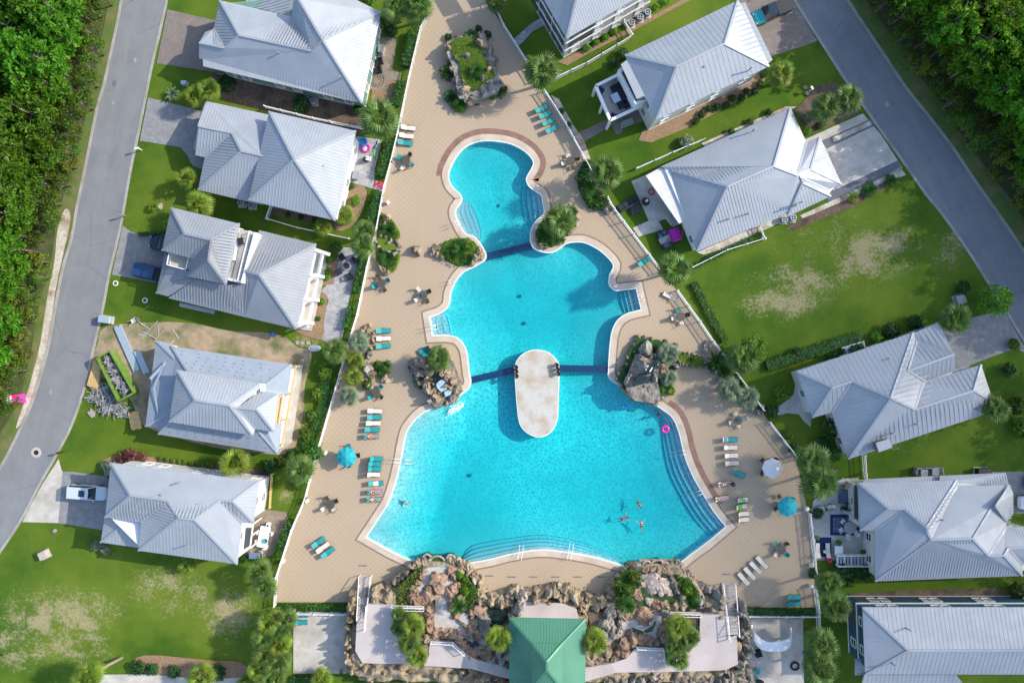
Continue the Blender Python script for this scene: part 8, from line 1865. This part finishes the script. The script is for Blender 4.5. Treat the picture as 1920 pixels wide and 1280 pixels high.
cabinet(668, 330, (.7, 1.1, .8), -12, 'grey_metal', 'grey grill on the cottage patio by the wall', 'grill', 'grill')
# ------------------------------------------------------------------ building site
def frame_px(pts, z): return [P(x, y, z) for x, y in pts]
t = thing('skip', 'lime green skip heaped with grey rubble beside the west road', 'skip', P(215, 707))
zt = 1.7; R4 = frame_px([(182, 671), (206, 658), (251, 736), (222, 752)], zt)
fl4 = [Vector((p.x, p.y, .15)) for p in R4]
MB().prism([p[:2] for p in R4], .1, .3).obj('floor', M['lime'], t)
for i in range(4):
 a, b = R4[i], R4[(i + 1) % 4]; MB().beam(a - Vector((0, 0, zt / 2)), b - Vector((0, 0, zt / 2)), .10, zt - .1).obj('side_wall', M['lime'], t); MB().beam(a + Vector((0, 0, .05)), b + Vector((0, 0, .05)), .2, .14).obj('rim', M['lime'], t)
 if i % 2 == 0:
  pass
for i in (1, 3):
 a, b = R4[i], R4[(i + 1) % 4]
 for q in range(7): c = a.lerp(b, (q + .5) / 7); d = (c - sum(R4, Vector()) / 4); d.z = 0; d.normalize(); MB().beam(c + d * .09 - Vector((0, 0, zt - .1)), c + d * .09, .12).obj('rib', M['lime'], t)
mb = MB(); cen4 = sum(R4, Vector()) / 4
def pile(mb, poly, z0, zt, n, lmin, lmax, th=.07):
 w = [p[:2] for p in poly]; x0, x1 = min(p[0] for p in w), max(p[0] for p in w); y0, y1 = min(p[1] for p in w), max(p[1] for p in w); c = 0
 while c < n:
  x, y = rng.uniform(x0, x1), rng.uniform(y0, y1)
  if not inside(x, y, w): continue
  c += 1; a = rng.uniform(0, math.pi); l = rng.uniform(lmin, lmax) / 2; z = rng.uniform(z0, zt); d = Vector((math.cos(a) * l, math.sin(a) * l, rng.uniform(-.2, .2)))
  mb.beam(Vector((x, y, z)) - d, Vector((x, y, z)) + d, th * rng.uniform(.6, 2.2), th * .6)
pile(mb, offset([p[:2] for p in R4], -.6), .5, 1.5, 300, .4, 1.4); mb.obj('rubble', M['debris'], t, kind='stuff')
MB().prism(offset([p[:2] for p in R4], -.15), .3, .7).obj('rubble_bed', M['debris'], t)
def stack(label, pts, n, layers, h, m, name, cat, piece, gap=.93, z0=.05):
 """pts: four corners, the pieces run from edge 0-1 to edge 3-2"""
 t = thing(name, label, cat, P(*pts[0]))
 a, b, c, d = frame_px(pts, z0 + h * layers)
 for l in range(layers):
  for i in range(n):
   u = (i + .5) / n; p, q = a.lerp(b, u), d.lerp(c, u); wdt = (b - a).length / n * gap
   z = z0 + h * (l + .5); p.z = q.z = z; sh = (q - p).normalized() * rr.uniform(-.12, .12)
   MB().beam(p + sh, q + sh, wdt, h * .95).obj(piece, M[m], t)
 return t
stack('stack of tan lumber between road and skip', [(162, 724), (183, 728), (189, 687), (175, 676)], 9, 3, .16, 'wood', 'lumber_stack', 'lumber', 'plank', .72)
stack('long bundle of pale blue roofing sheets on the dirt lot', [(213, 614), (226, 609), (262, 692), (250, 697)], 4, 2, .12, 'sheet_metal', 'sheet_bundle', 'metal sheets', 'sheet')
stack('short bundle of pale blue roofing sheets beside the long one', [(250, 660), (262, 656), (280, 697), (269, 702)], 3, 2, .14, 'sheet_metal', 'sheet_bundle', 'metal sheets', 'sheet')
stack('pile of yellow boards on the lawn left of the unfinished house', [(240, 775), (259, 770), (265, 802), (246, 806)], 5, 4, .10, 'wood', 'board_pile', 'lumber', 'board')
stack('small pallet on the grass by the road below the scrap heap', [(163, 774), (171, 766), (180, 776), (172, 784)], 5, 1, .12, 'wood_grey', 'pallet', 'pallet', 'slat', .6)
mb = MB(); pile(mb, [P(*p) for p in [(176, 722), (196, 716), (216, 748), (240, 768), (238, 782), (212, 776), (186, 764), (172, 744)]], .05, .45, 190, .5, 2.6); tag(mb.obj('scrap_lumber', M['debris']), kind='stuff')
mb = MB(); pile(mb, [P(*p) for p in [(255, 606), (330, 612), (330, 640), (262, 640)]], .03, .08, 9, 1.0, 3.5); tag(mb.obj('loose_boards', M['wood_grey']), kind='stuff')
t = thing('portable_toilet', 'pink portable toilet with white roof at the edge of the western wood', 'portable toilet', P(40, 747), R(8))
MB().box((0, 0, 1.05), (1.2, 1.15, 2.1), 0, .97).obj('cabin', M['pink'], t, world=False); MB().prism([(-.62, -.6), (.62, -.6), (.62, .6), (-.62, .6)], 2.1, 2.2).obj('roof_rim', M['pink'], t, world=False)
MB().add([(-.6, -.58, 2.2), (.1, -.58, 2.2), (.3, 0, 2.42), (-.6, 0, 2.42), (.1, .58, 2.2), (-.6, .58, 2.2)], [(0, 1, 2, 3), (3, 2, 4, 5), (1, 4, 2)]).obj('roof', M['towel_white'], t, world=False); MB().box((.61, 0, 1.0), (.03, .7, 1.8)).obj('door', M['magenta'], t, world=False)
t = thing('wheelbarrow', 'wheelbarrow tipped on the grass at the edge of the dirt lot', 'wheelbarrow', P(256, 600), R(30))
MB().add([(-.5, -.3, .6), (.4, -.35, .62), (.4, .35, .62), (-.5, .3, .6), (-.3, -.18, .3), (.25, -.2, .3), (.25, .2, .3), (-.3, .18, .3)], [(0, 1, 5, 4), (1, 2, 6, 5), (2, 3, 7, 6), (3, 0, 4, 7), (4, 5, 6, 7)]).obj('tray', M['sheet_metal'], t, world=False)
mb = MB(); mb.lathe([(.12, -.05), (.2, -.05), (.2, .05), (.12, .05)], n=14, top=False); mb.v = [(v[0] + .6, v[2], v[1] + .2) for v in mb.v]; mb.obj('wheel', M['tire'], t, world=False)
for s in (-1, 1): MB().beam((.6, s * .08, .2), (-1.0, s * .3, .6), .05).obj('handle', M['wood'], t, world=False)
# ------------------------------------------------------------------ private patios
def seatbox(px, py, dims, rz, label, frame='black', cush='cushion', z=.03, name='patio_sofa', cat='sofa', back=True):
 t = thing(name, label, cat, P(px, py, z), R(rz)); x, y = dims
 MB().box((0, 0, .2), (x, y, .36)).obj('base', M[frame], t, world=False)
 n = max(1, round(y / .75))
 for i in range(n): MB().box((.05, -y / 2 + (i + .5) * y / n, .44), (x * .78, y / n * .92, .14), 0, .96).obj('cushion', M[cush], t, world=False)
 if back: MB().box((-x / 2 + .08, 0, .58), (.16, y, .5)).obj('backrest', M[frame], t, world=False)
 for s in (-1, 1): MB().box((0, s * (y / 2 - .05), .46), (x, .1, .3)).obj('armrest', M[frame], t, world=False)
 return t
def rug(px, py, w_, l, rz, label, m='rugblue', inner=None):
 t = thing('rug', label, 'rug', P(px, py, .055), R(rz)); MB().box((0, 0, .004), (w_, l, .012)).obj('border', M[m], t, world=False)
 MB().box((0, 0, .012), (w_ - .8, l - .8, .01)).obj('field', M[inner or 'ruggrey'], t, world=False); return t
J = lambda x, y: (1520 + x / 4.795, 860 + y / 4.795)
rug(*J(305, 592), 3.9, 2.8, 0, 'large rug with navy border under the round table of the east patio')
rug(*J(310, 315), 2.0, 2.6, 0, 'grey patterned rug under the lean frame of the east patio', 'ruggrey')
rug(*J(116, 790), 2.1, 2.6, 0, 'plain navy rug under the two white loungers', 'rugblue', 'rugblue')
dining(*J(335, 605), 'on the navy bordered rug', [(20, 'white'), (80, 'white'), (140, 'white'), (200, 'white'), (260, 'white'), (320, 'white')], .07, 1.15, 'white chairs on the navy rug', 'round grey table on the navy bordered rug', Proto(make_table(.85, 'grey_metal')))
seatbox(*J(342, 425), (.9, .9), 90, 'beige cushioned armchair under the lean frame', 'bronze', 'beige', .05, 'armchair', 'armchair'); seatbox(*J(340, 240), (.8, 1.0), 270, 'wooden bench with pale cushion at the top of the east patio', 'wood', 'beige', .05, 'bench', 'bench')
def low_table(px, py, w_, l, h, m, label, rz=0, z=.05, name='low_table'):
 t = thing(name, label, 'table', P(px, py, z), R(rz)); MB().box((0, 0, h - .03), (w_, l, .06)).obj('tabletop', M[m], t, world=False)
 for a in (-1, 1):
  for b in (-1, 1): MB().beam((a * w_ * .43, b * l * .43, 0), (a * w_ * .43, b * l * .43, h - .05), .06).obj('leg', M[m], t, world=False)
 return t
low_table(*J(235, 812), 1.1, 1.25, .7, 'white', 'square white table beside the two white loungers')
low_table(*J(117, 825), .35, .35, .45, 'white', 'tiny white side table between the two loungers')
def potted(px, py, r, key, label, z=.05, pot='grey_metal'):
 t = thing('potted_plant', label, 'potted plant', P(px, py, z)); MB().lathe([(.18, 0), (.24, .35), (.2, .34)], n=12).obj('pot', M[pot], t, world=False); part('foliage', SH[key][0], t, (0, 0, .3), sc=r / PX(1) / .68)
potted(*J(235, 742), 7, 'lime', 'potted green plant on the upper side of the square white table'); potted(*J(452, 825), 7, 'lime', 'potted green plant at the wall of the east house'); potted(*J(45, 700), 6, 'lime', 'potted plant at the fence beside the navy rug'); potted(*J(128, 445), 4, 'lime', 'small plant between the upright white loungers'); potted(*J(275, 440), 7, 'dark', 'dark potted plant beside the beige armchair')
t = thing('lean_frame', 'white slanting timber frame shading the patterned rug', 'pergola', P(*J(380, 360)))
fz = 2.9
for (x0, y0, x1, y1) in ((285, 175, 440, 250), (285, 460, 440, 565), (380, 215, 385, 540)): MB().beam(P(*J(x0, y0), 2.3 if x0 < 300 else fz), P(*J(x1, y1), fz), .16, .2).obj('beam', M['wood_grey'], t)
for (x, y) in ((285, 175), (285, 460)): MB().beam(P(*J(x, y), 0.05), P(*J(x, y), 2.3), .15).obj('post', M['wood_grey'], t)
MB().prism([P(*J(x, y), fz)[:2] for x, y in ((390, 235), (432, 255), (432, 545), (390, 530))], fz + .02, fz + .08).obj('roof_screen', M['screen'], t)
t = thing('stair_landing', 'white railed wooden steps down from the east house to the lawn', 'steps', P(*J(360, 900)))
for i in range(9): x = 240 + i * 31; a, b = P(*J(x, 858 + i * 0), .9 - .08 * i * 0), P(*J(x + 2, 948), .9); MB().beam(a, b, .30, .08).obj('board', M['wood_grey' if i % 2 else 'sheet_metal'], t)
for yy in (855, 950):
 mb = MB(); rail(mb, [P(*J(225, yy), .9), P(*J(520, yy), .9)], .9, .09, .28); mb.obj('railing', M['towel_white'], t)
for x in (230, 515):
 for yy in (860, 948): MB().beam(P(*J(x, yy), .05), P(*J(x, yy), .9), .15).obj('post', M['towel_white'], t)
seatbox(*J(152, 892), (.6, .6), 140, 'red folding chair on the lawn edge of the east patio', 'towel_red', 'towel_red', .03, 'folding_chair', 'chair')
K_ = lambda x, y: (270 + x / 4.795, 370 + y / 4.795)
for i, (x, y, a, lab) in enumerate([(1782, 540, -60, 'black wicker chair on the grey patio, upper left of the fire pit'), (1892, 565, -130, 'black wicker chair on the grey patio, upper right of the fire pit'), (1755, 672, 30, 'black wicker chair on the grey patio, lower left of the fire pit'), (1850, 712, 120, 'black wicker chair on the grey patio, lower right of the fire pit')]): seatbox(*K_(x, y), (.8, .75), a, lab, 'black', 'cushion', .05, 'wicker_chair', 'chair')
t = thing('fire_pit', 'round black fire pit among the black wicker chairs', 'fire pit', P(*K_(1825, 618), .05)); MB().lathe([(.45, 0), (.5, .4), (.42, .42), (.36, .3), (.01, .28)], n=18).obj('bowl', M['black'], t, world=False); MB().lathe([(.5, .4), (.56, .43), (.44, .44)], n=18, top=False).obj('rim', M['grey_metal'], t, world=False)
low_table(*K_(1805, 730), .7, .5, .3, 'grey_metal', 'small metal frame stool below the fire pit', 20)
low_table(*K_(882, 400), .7, .9, .6, 'black', 'black chair like table on the roof balcony of the terraced house', 10, 5.07)
seatbox(713, 116, (.8, .85), 190, 'dark cushioned chair at the green house wall, upper', 'black', 'cushion', .05, 'wicker_chair', 'chair'); seatbox(711, 132, (.8, .85), 190, 'dark cushioned chair at the green house wall, lower', 'black', 'cushion', .05, 'wicker_chair', 'chair')
t = thing('garden_hose', 'black garden hose coiled on the green house patio', 'hose', P(706, 150, .06)); MB().tube([(math.cos(a * .7) * (.3 + .04 * a), math.sin(a * .7) * (.5 + .03 * a), .03) for a in range(22)], .025, 5).obj('coil', M['black'], t, world=False); MB().tube([(.9, .3, .03), (1.2, .5, .03)], .035, 5).obj('nozzle', M['steel'], t, world=False)
seatbox(692, 299, (.6, .6), 80, 'white folding chair on the cottage patio', 'towel_white', 'towel_white', .06, 'folding_chair', 'chair'); seatbox(689, 300, (.55, .55), 80, 'navy folding chair left of the white one', 'cushion', 'cushion', .06, 'folding_chair', 'chair').location = P(686, 300, .06)
for i, (x, y, a) in enumerate([(704, 273, 60), (700, 287, 40), (702, 291, 100)]):
 t = thing('pool_noodle', ['dark pool noodle on the cottage patio near the fence', 'lime pool toy on the cottage patio, upper', 'lime pool toy on the cottage patio, lower'][i], 'pool toy', P(x, y, .06), R(a)); MB().tube([(-.6, 0, .05), (-.2, .08, .05), (.2, -.05, .05), (.6, .05, .05)], .06, 6).obj('noodle', M['cushion' if i == 0 else 'green_plastic'], t, smooth=True, world=False); MB().tube([(.6, .05, .05), (.72, .06, .05)], .065, 6).obj('end_cap', M['teal' if i == 0 else 'green_plastic'], t, world=False)
t = low_table(497, 1004, 1.1, 2.6, .74, 'wood_grey', 'long picnic table at the white house under a white cloth', -12, .05, 'picnic_table')
mb = MB(); mb.box((0, 0, .78), (1.25, 2.75, .03)); mb.box((0, 1.38, .62), (1.25, .02, .3)); mb.box((.63, 0, .62), (.02, 2.75, .3)); mb.box((-.63, 0, .62), (.02, 2.75, .3)); o = mb.obj('tablecloth', M['towel_white']); o.location = P(497, 1004, .05); o.rotation_euler = (0, 0, R(-12)); tag(o, 'white cloth covering the long picnic table', 'tablecloth')
t = thing('serving_tub', 'turquoise tub at the lower end of the long white table', 'tub', P(498, 1013, .86)); MB().lathe([(.2, 0), (.3, .2), (.26, .2), (.18, .05)], n=14).obj('bowl', M['teal_canvas'], t, world=False); MB().lathe([(.3, .2), (.33, .22), (.28, .22)], n=14, top=False).obj('rim', M['teal'], t, world=False)
for i, (x, y, a, c) in enumerate([(505, 982, 250, 'teal'), (485, 1013, 0, 'teal'), (499, 1024, 90, 'teal'), (488, 996, 0, 'white'), (510, 998, 180, 'magenta')]):
 seatbox(x, y, (.5, .5), a, ['blue chair at the upper end of the long white table', 'blue chair at the lower left side of the long white table', 'blue chair at the lower end of the long white table', 'white chair at the left side of the long white table', 'magenta chair at the right side of the long white table'][i], 'white', {'teal': 'blue_vinyl', 'white': 'towel_white', 'magenta': 'magenta'}[c], .05, 'party_chair', 'chair')
cabinet(481, 1038, (1.4, .8, .9), 0, 'steel', 'covered grill below the long white table', 'grill', 'grill')
Gp = lambda x, y: (1100 + x / 4.795, y / 4.795)
for (x, y, d, a, lab) in [(330, 880, (.8, 2.9), 207, 'dark corner sofa on the open balcony, long side'), (262, 795, (.8, 1.3), 117 + 180, 'dark corner sofa on the open balcony, upper wing'), (320, 945, (.8, 1.2), 117, 'dark corner sofa on the open balcony, lower wing')]: seatbox(*Gp(x, y), d, a, lab, 'cushion', 'cushion', 3.31, 'corner_sofa')
low_table(*Gp(258, 888), 1.0, 1.2, .45, 'sheet_metal', 'pale coffee table before the dark balcony sofa', 27, 3.31); seatbox(*Gp(125, 825), (.7, .7), -30, 'dark blue armchair in the upper corner of the balcony', 'rugblue', 'rugblue', 3.31, 'armchair', 'armchair'); seatbox(*Gp(235, 1050), (.7, .7), 60, 'dark blue armchair in the lower corner of the balcony', 'rugblue', 'rugblue', 3.31, 'armchair', 'armchair')
for (x, y, d, a, lab) in [(1236, 442, (.75, .75), -65, 'black wicker armchair left of the pink float on the turf'), (1244, 436, (.75, .75), -65, 'black wicker armchair nearest the pink float on the turf'), (1249, 461, (.75, 1.1), 115, 'black wicker loveseat below the turf table')]: seatbox(x, y, d, a, lab, 'black', 'ruggrey', .03, 'wicker_chair', 'chair')
low_table(1245, 450, 1.5, .9, .5, 'debris', 'grey stone topped table among the black wicker chairs', 20)
t = thing('pool_float', 'ribbed magenta pool float lying on the turf of the garage house', 'pool float', P(1264, 441, .12), R(18))
for i in range(7): MB().tube([(-.85 + .0, -.75 + i * .25, .1), (.85, -.75 + i * .25, .1)], .125, 8).obj('air_tube', M['magenta'], t, smooth=True, world=False)
MB().tube([(.85, -.5, .1), (1.1, -.3, .12), (1.15, 0, .12), (1.1, .2, .12), (.85, .3, .1)], .05, 6).obj('handle', M['magenta'], t, smooth=True, world=False)
t = thing('kettle_grill', 'round black fire bowl on the garage house patio', 'fire bowl', P(1210, 379, .05)); MB().lathe([(.3, 0), (.55, .35), (.5, .5), (.4, .42), (.02, .4)], n=18).obj('bowl', M['black'], t, world=False); MB().box((.1, .1, .55), (.35, .3, .2), .5).obj('cover', M['towel_white'], t, world=False)
float_ring('float_ring', 1221, 360, .36, .1, 'towel_red', 'red and pale blue ring toy at the garage house canopy', .06, extra='sheet_metal')
seatbox(1178, 383, (1.0, 3.0), 120, 'long dark outdoor sofa in the shade on the garage house turf', 'black', 'cushion', .03); low_table(1190, 392, 1.3, 1.3, .35, 'black', 'low black table before the shaded outdoor sofa', 25)
cabinet(1262, 414, (1.3, .7, .9), -60, 'grey_metal', 'grey grill counter under the edge of the flat canopy', 'grill', 'grill')
t = thing('curved_canopy', 'curved white fabric canopy on frame posts in the eastern yard', 'canopy', P(1450, 1205))
cv = cat_rom([(1408, 1172), (1420, 1190), (1434, 1201), (1452, 1203), (1470, 1200), (1482, 1192), (1482, 1176)], 3, False); ou = cat_rom([(1411, 1170), (1414, 1200), (1428, 1217), (1452, 1221), (1474, 1218), (1485, 1204), (1484, 1176)], 3, False)
n = len(cv)
for i in range(n - 1):
 a, b = P(*cv[i], 2.4), P(*cv[i + 1], 2.4); c, d = P(*ou[i + 1], 2.05), P(*ou[i], 2.05); MB().add([a, b, c, d, a - Vector((0, 0, .05)), b - Vector((0, 0, .05)), c - Vector((0, 0, .05)), d - Vector((0, 0, .05))], [(0, 1, 2, 3), (7, 6, 5, 4), (0, 4, 5, 1), (1, 5, 6, 2), (2, 6, 7, 3), (3, 7, 4, 0)]).obj('fabric_panel', M['towel_white'], t)
for i in range(0, n, 5): MB().beam(P(*ou[i], 0.03), P(*ou[i], 2.03), .07).obj('post', M['black'], t)
seatbox(1420, 1222, (.8, .9), 200, 'dark armchair in the eastern yard below the curved canopy', 'cushion', 'cushion', .03, 'armchair', 'armchair')
seatbox(1422, 1277, (.8, .9), 250, 'dark armchair at the bottom edge of the eastern yard', 'cushion', 'cushion', .03, 'armchair', 'armchair')
for (x, y, lab) in [(1418, 1255, 'round green stool in the eastern yard, upper'), (1412, 1267, 'round green stool in the eastern yard, lower')]:
 t = thing('stool', lab, 'stool', P(x, y, .03)); MB().lathe([(.38, .45), (.42, .5), (.40, .54), (.05, .55)], n=16).obj('seat', M['teal'], t, world=False)
 for q in range(3): a = q * 2.1; MB().beam((math.cos(a) * .3, math.sin(a) * .3, 0), (math.cos(a) * .25, math.sin(a) * .25, .46), .05).obj('leg', M['black'], t, world=False)
t = float_ring('tyre_swing', 1490, 1247, .5, .15, 'tire', 'large black tyre lying on the eastern yard paving', .03, cat='tyre')
t = thing('white_stones', None, None); bpy.data.objects.remove(t)
for i, (x, y) in enumerate([(1510, 164), (1514, 175), (1722, 956)]): as_obj('stone', BM['rock_pale'][i], ['white stone on the northeast lawn, upper', 'white stone on the northeast lawn, lower', 'pale stone hidden on the east lawn'][i], 'stone', P(x, y, .1), (.35, .3, .2)) if i < 2 else None
o = as_obj('stump', BM['rock_grey'][1], 'small grey stump on the lawn below the white house driveway', 'stump', P(102, 996, .1), (.4, .35, .25)); o = as_obj('boulder', BM['rock_grey'][2], 'grey boulder beside the tiny young palm on the northwest lawn', 'boulder', P(298, 387, .15), (.5, .5, .4))
for i, (x, y) in enumerate([(558, 642), (567, 643), (578, 643)]):
 t = tag(MB().box(P(x, y, .05), (.5, .45, .06), .2).obj('paving_stone', M['rock_pale']), '%s square stepping stone below the terraced house beds' % ['left', 'middle', 'right'][i], 'stepping stone', 'stepping stones in the lawn')
t = float_ring('paddling_pool', 590, 653, .75, .07, 'towel_white', 'small oval white tub lying on the grass below the stepping stones', .03, cat='tub', extra='sheet_metal'); t.scale = (1, .5, 1)
o = as_obj('beach_ball', MB().lathe([(.01, 0), (.2, .05), (.3, .2), (.3, .3), (.2, .5), (.01, .55)], n=14).mesh('ball', M['blue_vinyl'], True), 'small blue ball on the lawn below the terraced house', 'ball', P(512, 625))
for i, (x, y, r, m) in enumerate([(253, 113, 3, 'curb'), (95, 735, 4, 'curb'), (214, 157, 5, 'darkband'), (212, 193, 2, 'curb'), (1663, 197, 5, 'curb')]):
 sheet('road_stain', [(x + r * rng.uniform(.5, 1.2) * math.cos(a * .7), y + 1.5 * r * rng.uniform(.5, 1.2) * math.sin(a * .7)) for a in range(9)], M[m], z=0.016)
